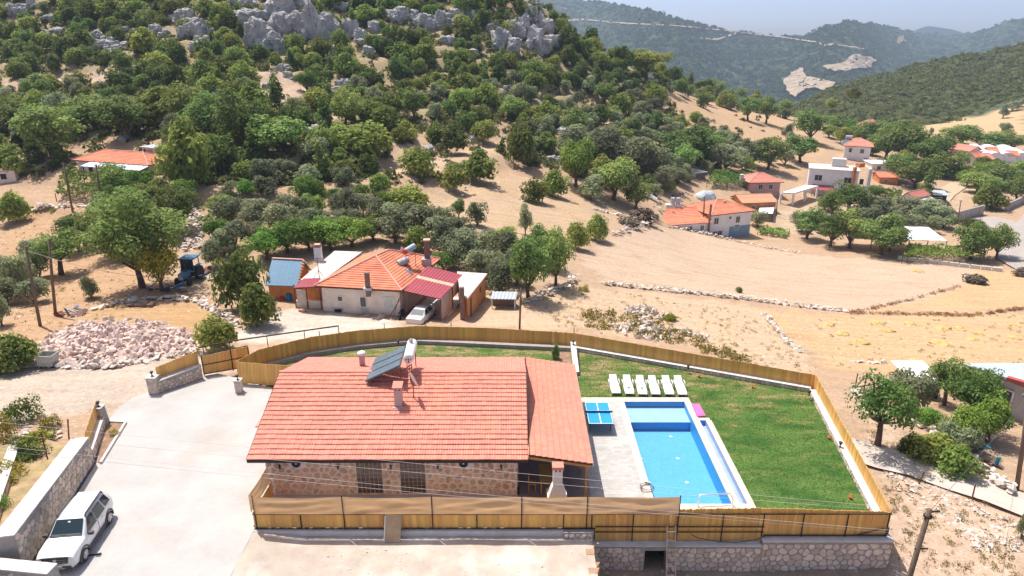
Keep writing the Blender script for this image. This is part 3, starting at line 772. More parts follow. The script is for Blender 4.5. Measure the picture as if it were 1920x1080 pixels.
# table tennis
tt = thing('table_tennis_table', (5.5, 38.9, 0), 'blue table tennis table beside the veranda roof', 'table')
TX0, TX1, TYA, TYB = 4.77, 6.29, 37.35, 40.0
M_TTB = pm('blue_table_top', (0.03, 0.33, 0.68), var=0.04, rough=0.35, bump=0.02)
for a, b in ((TYA, (TYA + TYB) / 2 - .006), ((TYA + TYB) / 2 + .006, TYB)):
 mb = MB(); mb.prism([(TX0, a), (TX1, a), (TX1, b), (TX0, b)], 0.735, 0.76); mb.build('table_top', M_TTB, tt)
for (x0, x1, y0, y1) in [(TX0, TX1, TYA, TYA + .05), (TX0, TX1, TYB - .05, TYB), (TX0, TX0 + .03, TYA + .05, TYB - .05), (TX1 - .03, TX1, TYA + .05, TYB - .05), ((TX0 + TX1) / 2 - .03, (TX0 + TX1) / 2 + .03, TYA + .05, TYB - .05)]:
 mb = MB(); mb.prism([(x0, y0), (x1, y0), (x1, y1), (x0, y1)], 0.7605, 0.7635); mb.build('white_line', M_WHITE, tt)
M_NET = pm('net_mesh', (0.05, 0.16, 0.35), rough=0.8, bump=0)
ym = (TYA + TYB) / 2
nt_ = MB(); nt_.box(((TX0 + TX1) / 2, ym, 0.835), (1.75, 0.012, 0.14)); nt_ = nt_.build('net', M_NET, tt)
mb = MB(); mb.box(((TX0 + TX1) / 2, ym, 0.91), (1.75, 0.02, 0.02)); mb.build('net_tape', M_WHITE, nt_)
for x in (TX0 + .12, TX1 - .12):
 for y in (TYA + .35, TYB - .35, ym - .25, ym + .25):
  mb = MB(); mb.box((x, y, 0.37), (0.05, 0.05, 0.73)); mb.build('leg', M_BLACK, tt)
for y in (TYA + .35, TYB - .35):
 mb = MB(); mb.box(((TX0 + TX1) / 2, y, 0.66), (1.3, 0.04, 0.05)); mb.build('crossbar', M_BLACK, tt)
q = P(1107, 772, 0.78)
bt = thing('table_tennis_bat', (q.x, q.y, 0.765), 'small bat left lying on the blue table', 'bat')
mb = MB(); mb.lathe((q.x, q.y, 0.766), [(0.085, 0), (0.085, 0.012)], 12); mb.build('blade', pm('bat_rubber', (0.75, 0.7, 0.68), bump=0), bt)
mb = MB(); mb.bar((q.x - .07, q.y - .02, .774), (q.x - .19, q.y - .05, .774), 0.03); mb.build('handle', pm('bat_handle', (0.06, 0.05, 0.05), bump=0), bt)
# sun loungers
M_PLASTIC = pm('white_plastic', (0.80, 0.80, 0.79), var=0.02, rough=0.4, bump=0.0, spec=0.4)
M_PRINT = pm('grey_print', (0.16, 0.16, 0.18), rough=0.6, bump=0)
def make_lounger():
 root = thing('sun_lounger', (0, 0, 0), 'x', 'sun lounger')
 w = 0.62
 # side rails with curved profile; foot end at -y (towards the pool)
 prof = [(-0.98, 0.20), (-0.80, 0.29), (-0.4, 0.33), (0.05, 0.33), (0.30, 0.33)]
 for sx in (-1, 1):
  mb_ = MB(); mb_.tube([(sx * (w / 2 - 0.01), y, z - .02) for y, z in prof + [(0.9, 0.30)]], 0.035, 6); mb_.build('side_rail', M_PLASTIC, root, smooth=True)
 seat = MB(); n = 9
 for i in range(n):
  t0 = i / n; t1 = (i + 0.88) / n
  def zz(t):
   y = -0.98 + 1.26 * t; return y, interp(y, prof)
  y0, z0 = zz(t0); y1, z1 = zz(t1)
  mbs = MB(); mbs.hexa([(-w / 2, y0, z0 - .02), (w / 2, y0, z0 - .02), (w / 2, y1, z1 - .02), (-w / 2, y1, z1 - .02)], [(-w / 2, y0, z0 + .012), (w / 2, y0, z0 + .012), (w / 2, y1, z1 + .012), (-w / 2, y1, z1 + .012)])
  mbs.build('slat', M_PLASTIC, root)
 br = MB(); br.hexa([(-w / 2 + .04, 0.31, .31), (w / 2 - .04, 0.31, .31), (w / 2 - .06, 1.02, .60), (-w / 2 + .06, 1.02, .60)], [(-w / 2 + .04, 0.30, .345), (w / 2 - .04, 0.30, .345), (w / 2 - .06, 1.00, .635), (-w / 2 + .06, 1.00, .635)])
 bo = br.build('backrest', M_PLASTIC, root)
 for i in range(5):
  t = 0.12 + i * 0.17; m2 = MB(); m2.box((0, 0.30 + .70 * t, .36 + .29 * t), (w - .2, 0.05, 0.016)); m2.build('rib', M_PLASTIC, bo)
 for sx in (-1, 1):
  m2 = MB(); m2.tube([(sx * (w / 2 + .04), 0.02, 0.34), (sx * (w / 2 + .06), 0.10, 0.50), (sx * (w / 2 + .06), 0.48, 0.53), (sx * (w / 2 + .02), 0.58, 0.34)], 0.032, 6); m2.build('armrest', M_PLASTIC, root, smooth=True)
  for y in (-0.82, 0.62):
   m2 = MB(); m2.hexa([(sx * .27 - .03, y - .03, 0), (sx * .27 + .03, y - .03, 0), (sx * .27 + .03, y + .03, 0), (sx * .27 - .03, y + .03, 0)], [(sx * .27 - .05, y - .06, .29), (sx * .27 + .05, y - .06, .29), (sx * .27 + .05, y + .06, .29), (sx * .27 - .05, y + .06, .29)]); m2.build('leg', M_PLASTIC, root)
 return root
lg = make_lounger()
LPX = [(1155,741,0.0),(1181,742,-0.02),(1206,743,-.04),(1230,743,-.02),(1256,743,-.03),(1280,743.5,-.02)]
LLAB = ['leftmost white plastic sun lounger, nearest the house', 'second white sun lounger from the house in the lawn row', 'third white sun lounger from the house in the lawn row',
  'fourth white sun lounger from the house in the lawn row', 'fifth white sun lounger from the house in the lawn row', 'rightmost white sun lounger, farthest from the house']
for i, (a, b, rz) in enumerate(LPX):
 q = P(a, b, 0); loc = (q.x, q.y + 0.95, -0.02)
 if i == 0:
  o = lg; o.location = loc; tag(o, LLAB[0], 'sun lounger', 'white sun loungers in a row on the lawn')
 else: o = copy_tree(lg, loc, rz, LLAB[i], 'white sun loungers in a row on the lawn')
 if i < 3:
  mb = MB(); ww = (0.10, 0.20, 0.24)[i]
  mb.box((0, -0.35, 0.352), (ww, 0.10, 0.003))
  if i: mb.box((0.02, -0.47, 0.350), (ww * .6, 0.05, 0.003))
  mb.build('printed_mark', M_PRINT, o, world_xyz=False)
# ================================================================ stone walls, fences
def clip_half(poly, px, py, nx, ny):
 out = []; n = len(poly)
 for i in range(n):
  a = poly[i]; b = poly[(i + 1) % n]
  da = (a[0] - px) * nx + (a[1] - py) * ny; db = (b[0] - px) * nx + (b[1] - py) * ny
  if da <= 0: out.append(a)
  if da * db < 0:
   t = da / (da - db); out.append((a[0] + (b[0] - a[0]) * t, a[1] + (b[1] - a[1]) * t))
 return out
def stone_cells(w, h, sp, seed, gap, holes=()):
 """irregular rubble outlines filling a w x h face; holes = rects kept free"""
 rr = random.Random(seed); seeds = []
 ny = max(1, round(h / (sp * 0.86))); nx = max(1, round(w / sp))
 for j in range(ny):
  for i in range(nx + 1):
   x = (i + (0.5 if j % 2 else 0) + rr.uniform(-.36, .36)) * w / nx; y = (j + 0.5 + rr.uniform(-.34, .34)) * h / ny
   if -0.02 * w < x < 1.02 * w and rr.random() > 0.04: seeds.append((x, y))
 out = []
 for i, (x, y) in enumerate(seeds):
  if any(a - .02 < x < b + .02 and c - .02 < y < d + .02 for a, b, c, d in holes): continue
  poly = [(0.01, 0.01), (w - .01, 0.01), (w - .01, h - .01), (0.01, h - .01)]
  for k, (a, b) in enumerate(seeds):
   if k == i: continue
   dx, dy = a - x, b - y; dd = math.hypot(dx, dy)
   if dd > sp * 3.2 or dd < 1e-6: continue
   poly = clip_half(poly, x + dx / 2, y + dy / 2, dx / dd, dy / dd)
   if len(poly) < 3: break
  for a, b, c, d in holes:
   if len(poly) < 3: break
   # keep the side the seed is on
   if x <= a: poly = clip_half(poly, a - .01, 0, 1, 0)
   elif x >= b: poly = clip_half(poly, b + .01, 0, -1, 0)
   elif y <= c: poly = clip_half(poly, 0, c - .01, 0, 1)
   elif y >= d: poly = clip_half(poly, 0, d + .01, 0, -1)
  if len(poly) < 3: continue
  cx = sum(p[0] for p in poly) / len(poly); cy = sum(p[1] for p in poly) / len(poly)
  g = gap * rr.uniform(0.7, 1.6)
  q = []
  for p in poly:
   dd = math.hypot(p[0] - cx, p[1] - cy)
   s_ = max(0.35, 1 - g / max(dd, .02)); q.append((cx + (p[0] - cx) * s_, cy + (p[1] - cy) * s_))
  # round the corners
  c2 = []
  n = len(q)
  for k in range(n):
   a = q[k]; b = q[(k + 1) % n]
   if math.hypot(a[0] - b[0], a[1] - b[1]) < sp * 0.12: c2.append(((a[0] + b[0]) / 2, (a[1] + b[1]) / 2)); continue
   c2.append((a[0] * .74 + b[0] * .26, a[1] * .74 + b[1] * .26)); c2.append((a[0] * .26 + b[0] * .74, a[1] * .26 + b[1] * .74))
  ar = 0.5 * abs(sum(c2[k][0] * c2[(k + 1) % len(c2)][1] - c2[(k + 1) % len(c2)][0] * c2[k][1] for k in range(len(c2))))
  if ar > sp * sp * 0.08 and len(c2) > 4: out.append((cx, cy, c2))
 return out
def lay_stones(parent, origin, u, v, cells, mat, proud, seed, off=(0, 0, 0), limit=300, names='stone'):
 rr = random.Random(seed); origin = Vector(origin); u = Vector(u).normalized(); v = Vector(v).normalized(); n = u.cross(v)
 rest = MB(); k = 0
 for cx, cy, poly in cells:
  t = proud * rr.uniform(0.6, 1.3); kx = len(poly)
  tilt = (rr.uniform(-.15, .15), rr.uniform(-.15, .15))
  ctr = origin + u * cx + v * cy
  base = [origin + u * a + v * b - n * 0.01 for a, b in poly]
  mid = [origin + u * a + v * b + n * (t * .65) for a, b in poly]
  top = [origin + u * (cx + (a - cx) * .80) + v * (cy + (b - cy) * .80) + n * (t + (a - cx) * tilt[0] + (b - cy) * tilt[1]) for a, b in poly]
  f = [tuple(range(2 * kx, 3 * kx))]
  for i in range(kx):
   j = (i + 1) % kx; f.append((i, j, j + kx, i + kx)); f.append((i + kx, j + kx, j + 2 * kx, i + 2 * kx))
  mbx = rest if k >= limit else MB()
  mbx.raw(base + mid + top, f)
  if k < limit: mbx.build(names, mat, parent)
  k += 1
 if rest.f: rest.build('small_stones', mat, parent)['kind'] = 'stuff'
def dist_cam(c): return 0
# retaining wall at the front right
FY = 28.25
rw = thing('stone_retaining_wall', (11.5, FY, -2.7), 'rubble stone retaining wall under the front fence, dark doorway in it', 'wall')
door = (2.62, 3.72, 0.0, 1.62)
RX0, RX1 = 4.10, 19.15
mb = MB()
def wall_box(x0, x1, z0, z1, y0=FY, y1=FY + 0.45): mb.prism([(x0, y0), (x1, y0), (x1, y1), (x0, y1)], z0, z1)
wall_box(RX0, RX0 + door[0], -3.1, -0.80); wall_box(RX0 + door[1], 12.6, -3.1, -0.80); wall_box(12.6, RX1, -3.1, -0.52); wall_box(RX0 + door[0], RX0 + door[1], -2.7 + door[3], -0.80)
mb.build('wall_core', M_MORTAR, rw)
cells = stone_cells(8.5, 1.82, 0.36, 11, 0.022, holes=[(door[0] - .02, door[1] + .02, -1, door[3] + .05)])
lay_stones(rw, (RX0, FY, -2.70), (1, 0, 0), (0, 0, 1), cells, M_STONE, 0.05, 3)
cells = stone_cells(RX1 - 12.6, 2.08, 0.38, 12, 0.032)
lay_stones(rw, (12.6, FY, -2.70), (1, 0, 0), (0, 0, 1), cells, M_STONE, 0.04, 4)
mb = MB(); mb.prism([(RX0, FY - .04), (12.58, FY - .04), (12.58, FY + .5), (RX0, FY + .5)], -0.80, -0.74); mb.build('coping', M_CONCRETE, rw)
mb = MB(); mb.prism([(12.6, FY - .04), (RX1 + .05, FY - .04), (RX1 + .05, FY + .5), (12.6, FY + .5)], -0.52, -0.46); mb.build('coping', M_CONCRETE, rw)
M_DARK = pm('dark_cellar', (0.035, 0.035, 0.04), rough=0.9, bump=0.2)  # near-black colour stands in for shade inside openings; doors and scrap share it
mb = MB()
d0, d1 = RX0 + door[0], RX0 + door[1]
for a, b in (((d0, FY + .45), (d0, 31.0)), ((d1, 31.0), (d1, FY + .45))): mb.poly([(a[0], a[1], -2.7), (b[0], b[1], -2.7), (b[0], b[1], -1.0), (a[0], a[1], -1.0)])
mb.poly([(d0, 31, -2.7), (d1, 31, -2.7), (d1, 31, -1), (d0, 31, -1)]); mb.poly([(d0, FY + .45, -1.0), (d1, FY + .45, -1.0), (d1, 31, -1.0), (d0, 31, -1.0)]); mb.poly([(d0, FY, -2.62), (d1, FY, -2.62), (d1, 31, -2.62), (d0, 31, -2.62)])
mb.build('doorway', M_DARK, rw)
mb = MB(); mb.prism([(RX1 - .45, FY + .5), (RX1, FY + .5), (21.2, 42.9), (20.8, 42.9)], -3.1, -0.1); mb.build('side_wall', M_MORTAR, rw)
mb = MB(); mb.prism([(18.6, 28.75), (RX1 - .02, 28.75), (RX1 - .02, 29.6), (18.72, 29.6)], -1, -0.02); mb.build('corner_block', M_CONCRETE, rw)
# low wall under the left half of the front fence
lw = thing('low_concrete_wall', (-4.4, 28.5, -0.5), 'low concrete wall in shade under the front fence', 'wall')
mb = MB(); mb.prism([(-12.95, 28.4), (2.55, 28.4), (2.55, 28.75), (-12.95, 28.75)], -0.9, 0.0); mb.build('wall_core', M_CONCRETE, lw)
mb = MB(); mb.prism([(2.55, 28.22), (4.08, 28.22), (4.08, 28.75), (2.55, 28.75)], -3.0, 0.02); mb.build('end_pier', M_MORTAR, lw)
lay_stones(lw, (2.6, 28.22, -0.95), (1, 0, 0), (0, 0, 1), stone_cells(1.45, 0.95, 0.30, 21, 0.03), M_STONE, 0.04, 8)
mb = MB()
rr = random.Random(9); n = 24
for i in range(n):      # broken soil edge of the pad
 y0 = 27.9 - i * 0.42; q = [(4.0 + rr.uniform(0, .25), y0), (4.0, y0 - .4), (3.6, y0 - .4), (3.6, y0)]
 mb.prism(q[::-1] if False else [q[2], q[1], q[0], q[3]], -3, PADZ + rr.uniform(-.05, .03))
tag(mb.build('pad_edge', pm('reddish_earth', (0.42, 0.27, 0.18), var=0.25, scale=2, bump=0.8, bscale=7, bdist=0.05)), 'broken reddish earth edge of the dirt pad', None, None, 'structure')
# ------------------------------------------------ plank fences
def plank_mesh(w, h, t, seed, pointed=False):
 rr = random.Random(seed); mb = MB()
 x = w / 2 + .004
 hh = h + rr.uniform(-.015, .015)
 if pointed:
  mb.raw([(-x, -t / 2, 0), (x, -t / 2, 0), (x, t / 2, 0), (-x, t / 2, 0), (-x, -t / 2, hh - .03), (x, -t / 2, hh - .03), (x, t / 2, hh - .03), (-x, t / 2, hh - .03), (-x * .4, -t / 2, hh), (x * .4, -t / 2, hh), (x * .4, t / 2, hh), (-x * .4, t / 2, hh)],
    [(3, 2, 1, 0), (0, 1, 5, 4), (4, 5, 9, 8), (2, 3, 7, 6), (6, 7, 11, 10), (1, 2, 6, 5), (3, 0, 4, 7), (5, 6, 10, 9), (7, 4, 8, 11), (8, 9, 10, 11)])
 else: mb.box((0, 0, hh / 2), (2 * x, t, hh))
 return mb.mesh('plank', M_PLANK)
PLK = {}
def fence_run(parent, off, a, b, z0, z1, w, seed, pointed=True):
 """planks from plan point a to b, bottom/top heights may change along the run"""
 rr = random.Random(seed)
 a = Vector((a[0], a[1])); b = Vector((b[0], b[1])); L_ = (b - a).length; n = max(1, round(L_ / w)); ww = L_ / n
 ang = math.atan2(b.y - a.y, b.x - a.x)
 for i in range(n):
  t = (i + .5) / n; p = a + (b - a) * t
  zb = z0[0] + (z0[1] - z0[0]) * t; ztop = z1[0] + (z1[1] - z1[0]) * t
  key = (round(ww, 3), round(ztop - zb, 2), rr.randrange(3), pointed)
  if key not in PLK: PLK[key] = plank_mesh(key[0], key[1], 0.025, hash(key) & 255, pointed)
  link('plank', PLK[key], parent, (p.x - off[0] + rr.uniform(-.003, .003), p.y - off[1] + (.008 if i % 2 else -.008), zb - off[2] + rr.uniform(-.01, .01)), (rr.uniform(-.012, .012), rr.uniform(-.006, .006), ang))
def fence_thing(loc, label): return thing('plank_fence', loc, label, 'fence')
YF = 28.62
o_ = (0, YF, 0); ff = fence_thing(o_, 'pine plank fence with black steel frame along the front wall')
fence_run(ff, o_, (-12.96, YF), (4.2, YF), (0.04, 0.04), (0.93, 0.93), 0.21, 1, False)
fence_run(ff, o_, (4.2, YF), (12.6, YF), (-0.72, -0.72), (1.10, 1.26), 0.17, 2)
fence_run(ff, o_, (12.6, YF), (18.95, YF), (-0.44, -0.44), (1.26, 1.02), 0.17, 3)
tall = [P(a, 960, 0.95).x for a in (479, 645, 811, 978, 1100, 1272)]
short = [P(a, 975, 0.6).x for a in (563, 727, 894, 1057, 1110, 1188, 1357, 1433, 1508, 1591, 1668)]
yf = YF - 0.05
for x in tall:
 mb = MB(); mb.box((x, yf, (2.02 + (0 if x < 4.2 else -.74)) / 2 if x < 4.2 else (2.02 - .74) / 2), (0.05, 0.05, 2.02 if x < 4.2 else 2.76)); mb.build('post', M_BLACK, ff)
for x in short:
 zb = 0.0 if x < 4.2 else (-0.74 if x < 12.6 else -0.46); ztp = 0.95
 mb = MB(); mb.box((x, yf, (zb + ztp) / 2), (0.045, 0.045, ztp - zb)); mb.build('post', M_BLACK, ff)
for (x0, x1, z) in [(-12.96, 4.2, 0.92), (-12.96, 4.2, 0.06), (4.2, 18.95, 0.93), (4.2, 12.7, 0.16), (4.2, 12.7, -0.16), (12.7, 18.95, -0.36)]:
 mb = MB(); mb.bar((x0, yf - .03, z), (x1, yf - .03, z), 0.04); mb.build('rail', M_BLACK, ff)
mb = MB(); mb.bar((17.3, yf - .05, -0.36), (18.75, yf - .05, 0.1), 0.04); mb.build('brace', M_BLACK, ff)
# left return of the front fence to the house
o_ = (-12.98, 29.9, 0); fr_ = fence_thing(o_, 'short plank fence return between front fence and house corner')
fence_run(fr_, o_, (-12.98, 28.7), (-12.85, 31.2), (0.02, 0.02), (0.93, 0.93), 0.18, 5, False)
# beige screen cloth above the planks
M_TARP = pm('beige_screen_cloth', (0.72, 0.47, 0.25), var=0.10, scale=1.4, rough=0.8, bump=0.4, bscale=6, bdist=0.03, transl=0.4, stretch=(0.5, 1, 3), second=(0.60, 0.42, 0.26), second_scale=0.6)
def cloth(a, b, z0, z1, seed, name, label, group):
 a = Vector((*a, 0)); b = Vector((*b, 0)); L_ = (b - a).length; nx = max(8, int(L_ / 0.12)); nz = 12; d = (b - a) / L_; nrm = Vector((d.y, -d.x, 0))
 mb = MB(); v = []
 for j in range(nz + 1):
  for i in range(nx + 1):
   t = i / nx; s_ = j / nz
   sag = 0.05 * math.sin(math.pi * t) * s_ * (1 + .4 * math.sin(seed))
   q = a + d * (L_ * t)
   wv = noise.noise(Vector((L_ * t * 0.55 + seed * 7, s_ * 3.4 + 0.4 * math.sin(3 * t + seed), seed))) * 0.12 + noise.noise(Vector((L_ * t * 2.0, s_ * 6, seed * 3))) * 0.02
   wv *= min(1, 6 * t, 6 * (1 - t)) * min(1, 5 * s_ + .2, 5 * (1 - s_) + .2)
   v.append(q + nrm * (0.03 + wv) + Vector((0, 0, z0 + (z1 - z0) * s_ - sag)))
 k = nx + 1
 mb.raw(v, [(j * k + i, j * k + i + 1, (j + 1) * k + i + 1, (j + 1) * k + i) for j in range(nz) for i in range(nx)])
 return tag(mb.build(name, M_TARP, smooth=True), label, 'screen', group)
CL = ['leftmost beige cloth screen panel on the front fence', 'second beige cloth screen panel from the left on the front fence', 'third beige cloth screen panel from the left on the front fence',
  'fourth beige cloth screen panel from the left on the front fence', 'rightmost beige cloth screen panel, in front of the pool']
for i in range(5):
 cloth((tall[i] + .03, yf - .03), (tall[i + 1] - .03, yf - .03), 0.95, 1.99, i + 1, 'cloth_screen', CL[i], 'beige cloth screens on the front fence')
cloth((-12.9, 31.1), (-13.02, 28.62), 0.95, 1.99, 9, 'cloth_screen', 'short beige cloth screen between front fence and house corner', None)
# leaning board
bd = thing('wooden_board', (-5.6, 28.2, PADZ), 'plywood board leaning against the front fence', 'board')
q0 = P(722, 1008, PADZ); q1 = P(752, 1010, PADZ)
mb = MB(); mb.hexa([(q0.x, 27.95, PADZ), (q1.x, 27.95, PADZ), (q1.x, 27.99, PADZ), (q0.x, 27.99, PADZ)], [(q0.x + .05, 28.48, .92), (q1.x + .05, 28.48, .92), (q1.x + .05, 28.52, .92), (q0.x + .05, 28.52, .92)]); mb.build('panel', pm('weathered_ply', (0.50, 0.35, 0.21), var=0.2, scale=2, bump=0.2), bd)
mb = MB(); mb.bar((q0.x + .01, 27.94, PADZ), (q0.x + .06, 28.46, .9), 0.05, 0.03); mb.build('edge_strip', M_WHITE, bd)
# ladder
ld = thing('wooden_ladder', (8.7, 27.3, -2.65), 'pale wooden ladder leaning on the stone wall by the doorway', 'ladder')
M_LADDER = pm('grey_timber', (0.55, 0.44, 0.34), var=0.2, scale=3, bump=0.2)
lx = P(1253, 1010, -0.7).x; b0 = (27.35, -2.65); b1 = (28.36, 0.35)
for s_ in (-1, 1):
 mb = MB(); mb.bar((lx + s_ * .23, b0[0], b0[1]), (lx + s_ * .21, b1[0], b1[1]), 0.05, 0.09); mb.build('stile', M_LADDER, ld)
for i in range(7):
 t = (i + .6) / 7.2; mb = MB(); mb.bar((lx - .24, b0[0] + (b1[0] - b0[0]) * t - .03, b0[1] + (b1[1] - b0[1]) * t), (lx + .24, b0[0] + (b1[0] - b0[0]) * t - .03, b0[1] + (b1[1] - b0[1]) * t), 0.07, 0.04); mb.build('rung', M_LADDER, ld)
# cable snaking on the ledge
pts = [(P(a, b, -.5).x, 28.35, -0.55 - 0.02 * math.sin(a)) for a, b in ((1274, 1015),)]
mb = MB(); mb.tube([(9.0, 28.42, -.2), (9.4, 28.4, -.42), (10.4, 28.38, -.62), (11.4, 28.38, -.66), (12.3, 28.4, -.52), (12.8, 28.45, -.3)], 0.018, 6); tag(mb.build('black_hose', M_BLACK, smooth=True), 'black hose sagging along the front fence foot', 'hose')
# right side fence and back fences, standing behind low kerb walls
o_ = (20, 36, 0); fs = fence_thing(o_, 'pine plank fence along the right edge of the lawn')
fence_run(fs, o_, (18.95, 28.75), (21.05, 43.0), (0.0, 0.0), (1.08, 1.25), 0.18, 6)
o_ = (13, 46.5, 0); fb = fence_thing(o_, 'long plank fence behind the loungers and pool lawn')
fence_run(fb, o_, (4.75, 49.95), (21.05, 43.05), (0.05, 0.05), (1.32, 1.20), 0.20, 7)
o_ = (-6, 51, 0); fc = fence_thing(o_, 'curved plank fence behind the house lawn strip')
backp = [(-18.75, 46.6), (-15.6, 48.9), (-12.3, 50.2), (-7.7, 51.2), (-2, 50.9), (4.75, 49.95)]
for i in range(5): fence_run(fc, o_, backp[i], backp[i + 1], (0.05, 0.05), (1.45 - .03 * i, 1.42 - .03 * i), 0.20, 10 + i)
o_ = (-18.8, 45, 0); fl = fence_thing(o_, 'angled plank fence beside the gate, at the lawn corner')
fence_run(fl, o_, (-19.45, 44.0), (-18.75, 46.6), (0.02, 0.05), (1.75, 1.45), 0.2, 20)
o_ = (-16.5, 43.7, 0); fl2 = fence_thing(o_, 'plank fence panel joining the gate pier to the house')
fence_run(fl2, o_, (-19.45, 44.0), (-13.6, 43.2), (0.05, 0.02), (1.70, 1.68), 0.26, 21)
# posts showing behind the back fence
for i, (x, y) in enumerate([(-15, 49.3), (-10.2, 50.75), (-4.9, 51.2), (0.6, 50.65), (4.9, 50.1), (-7.0, 51.4)]):
 mb = MB(); mb.box((x - (-6), y + .1 - 51, 0.8), (0.05, 0.05, 1.75)); mb.build('post', M_BLACK, fc, world_xyz=False)
def kerb_wall(a, b, th, z0, z1, seed, label, stones=True, sp=0.26, capm=None):
 a = Vector((*a, 0)); b = Vector((*b, 0)); L_ = (b - a).length; d = (b - a) / L_; nrm = Vector((d.y, -d.x, 0))   # nrm points to the right of a->b = towards the camera side
 t = thing('kerb_wall', tuple(a + Vector((0, 0, z0))), label, 'wall')
 mb = MB(); q = [a, b, b - nrm * th, a - nrm * th]; mb.prism([(p.x, p.y) for p in q], z0 - .4, z1); mb.build('wall_core', M_MORTAR, t)
 mb = MB(); q = [a + nrm * .02, b + nrm * .02, b - nrm * (th), a - nrm * (th)]; mb.prism([(p.x, p.y) for p in q], z1, z1 + .04); mb.build('coping', capm or M_CONCRETE, t)
 if stones: lay_stones(t, a + Vector((0, 0, z0 - .02)), d, (0, 0, 1), stone_cells(L_, z1 - z0, sp, seed, 0.012), M_STONE, 0.02, seed)
 return t
kerb_wall((4.9, 49.42), (20.75, 42.72), 0.42, -0.02, 0.26, 31, 'low stone kerb wall with pale top behind the loungers')
kerb_wall((20.62, 42.6), (18.55, 29.0), 0.40, -0.02, 0.26, 32, 'low stone kerb wall with pale top along the right lawn edge')
for i, (a, b) in enumerate(zip([(-18.35, 46.35), (-15.4, 48.45), (-12.2, 49.7), (-7.7, 50.7)], [(-15.4, 48.45), (-12.2, 49.7), (-7.7, 50.7), (4.6, 49.35)])):
 kerb_wall(a, b, 0.38, -0.02, 0.24, 40 + i, ['first section of low grey kerb wall beside the gate fence', 'second section of low grey kerb wall behind the house', 'third section of low grey kerb wall behind the house', 'longest straight section of low grey kerb wall behind the house'][i], stones=False, capm=M_MORTAR)  # mortar-grey cap puts a dark shadow line into the wall's colour
wv = thing('white_dividing_wall', (4.72, 48, 0), 'short white wall dividing the two lawns', 'wall')
mb = MB(); mb.prism([(4.55, 45.3), (4.85, 45.3), (4.92, 49.4), (4.62, 49.4)], -.3, [0.25, 0.25, 0.75, 0.75]); mb.build('wall_core', M_WHITEWALL, wv)
mb = MB(); mb.prism([(4.50, 45.25), (4.90, 45.25), (4.97, 49.4), (4.57, 49.4)], [0.251, 0.251, 0.751, 0.751], [0.29, 0.29, 0.79, 0.79]); mb.build('coping', M_CONCRETE, wv)
slab('flower_bed', [(3.2, 44.6), (4.5, 44.6), (4.5, 49.2), (3.4, 49.2)], 0.0, 0.3, M_SOILB, 'bare brown flower bed beside the white dividing wall')
# bollard lamps
def make_lamp(loc, label):
 t = thing('garden_lamp', loc, label, 'lamp', 'black garden lamps on the walls')
 for nm, prof in (('base', [(0.08, 0), (0.08, 0.03), (0.03, 0.05), (0.03, 0.16)]), ('lantern', [(0.07, 0.16), (0.09, 0.30)]), ('cap', [(0.13, 0.30), (0.11, 0.34), (0.02, 0.38)])):
  mb = MB(); mb.lathe((0, 0, 0), prof, 8); mb.build(nm, M_BLACK, t, world_xyz=False)
 return t
LAMPS = [(P(894*0+1290, 692, .30), 'black lamp on the kerb wall behind the loungers'), (P(1575, 838, .3), 'black lamp on the right kerb wall halfway along the lawn'), (P(1517, 741, .3), 'black lamp at the far right lawn corner'),
   (Vector((4.75, 49.0, .76)), 'black lamp on the white dividing wall'), (P(747, 645, .28), 'black lamp on the kerb wall behind the solar heater'), (P(498, 668, .28), 'black lamp at the left lawn corner by the angled fence'), (P(1115, 668, .3), 'black lamp on the kerb wall just right of the white wall')]
for p_, l_ in LAMPS[:6]: make_lamp(tuple(p_), l_)
# gate wall, gate, piers ---------------------------------------------------------------
def stone_wall(name, a, b, th, z0, za, zb, sp, seed, label, core=M_MORTAR, mat=M_STONE, cap=True, capm=None, gap=0.02, back=False, proud=.035):
 """free-standing rubble wall from a to b (camera side is to the right of a->b), sloping top za -> zb"""
 a = Vector((*a, 0)); b = Vector((*b, 0)); L_ = (b - a).length; d = (b - a) / L_; nrm = Vector((d.y, -d.x, 0))
 t = thing(name, (a.x, a.y, z0), label, 'wall')
 q = [a, b, b - nrm * th, a - nrm * th]
 mb = MB(); mb.prism([(p.x, p.y) for p in q], z0 - .5, [za, zb, zb, za]); mb.build('wall_core', core, t)
 if cap:
  e = 0.03; q = [a + nrm * e, b + nrm * e, b - nrm * (th + e), a - nrm * (th + e)]
  mb = MB(); mb.prism([(p.x, p.y) for p in q], [za + .002, zb + .002, zb + .002, za + .002], [za + .06, zb + .06, zb + .06, za + .06]); mb.build('coping', capm or M_CONCRETE, t)
 h = max(za, zb) - z0
 cells = [c for c in stone_cells(L_, h, sp, seed, gap) if max(y for _, y in c[2]) < (za - z0) + (zb - za) * c[0] / L_ + .0]
 lay_stones(t, a + Vector((0, 0, z0)), d, (0, 0, 1), cells, mat, proud, seed)
 return t
GA = P(290, 738, 0); GB = P(381, 709, 0)
stone_wall('stone_gate_wall', (GA.x + .25, GA.y), (GB.x, GB.y), 0.40, 0.0, 0.85, 1.02, 0.27, 51, 'stone gate wall carrying a plank panel, left of the gate')
pr = thing('stone_pier', (GA.x, GA.y, 0), 'square stone pier with lamp at the gate wall end', 'pier')
mb = MB(); mb.box((GA.x - .05, GA.y + .2, 0.5), (0.62, 0.62, 1.4)); mb.build('pier_core', M_MORTARW, pr)
lay_stones(pr, (GA.x - .36, GA.y - .11, 0), (1, 0, 0), (0, 0, 1), stone_cells(0.62, 1.18, 0.30, 52, 0.015), M_STONE, 0.03, 5)
lay_stones(pr, (GA.x + .26, GA.y - .11, 0), (0, 1, 0), (0, 0, 1), stone_cells(0.62, 1.18, 0.30, 53, 0.015), M_STONE, 0.03, 6)
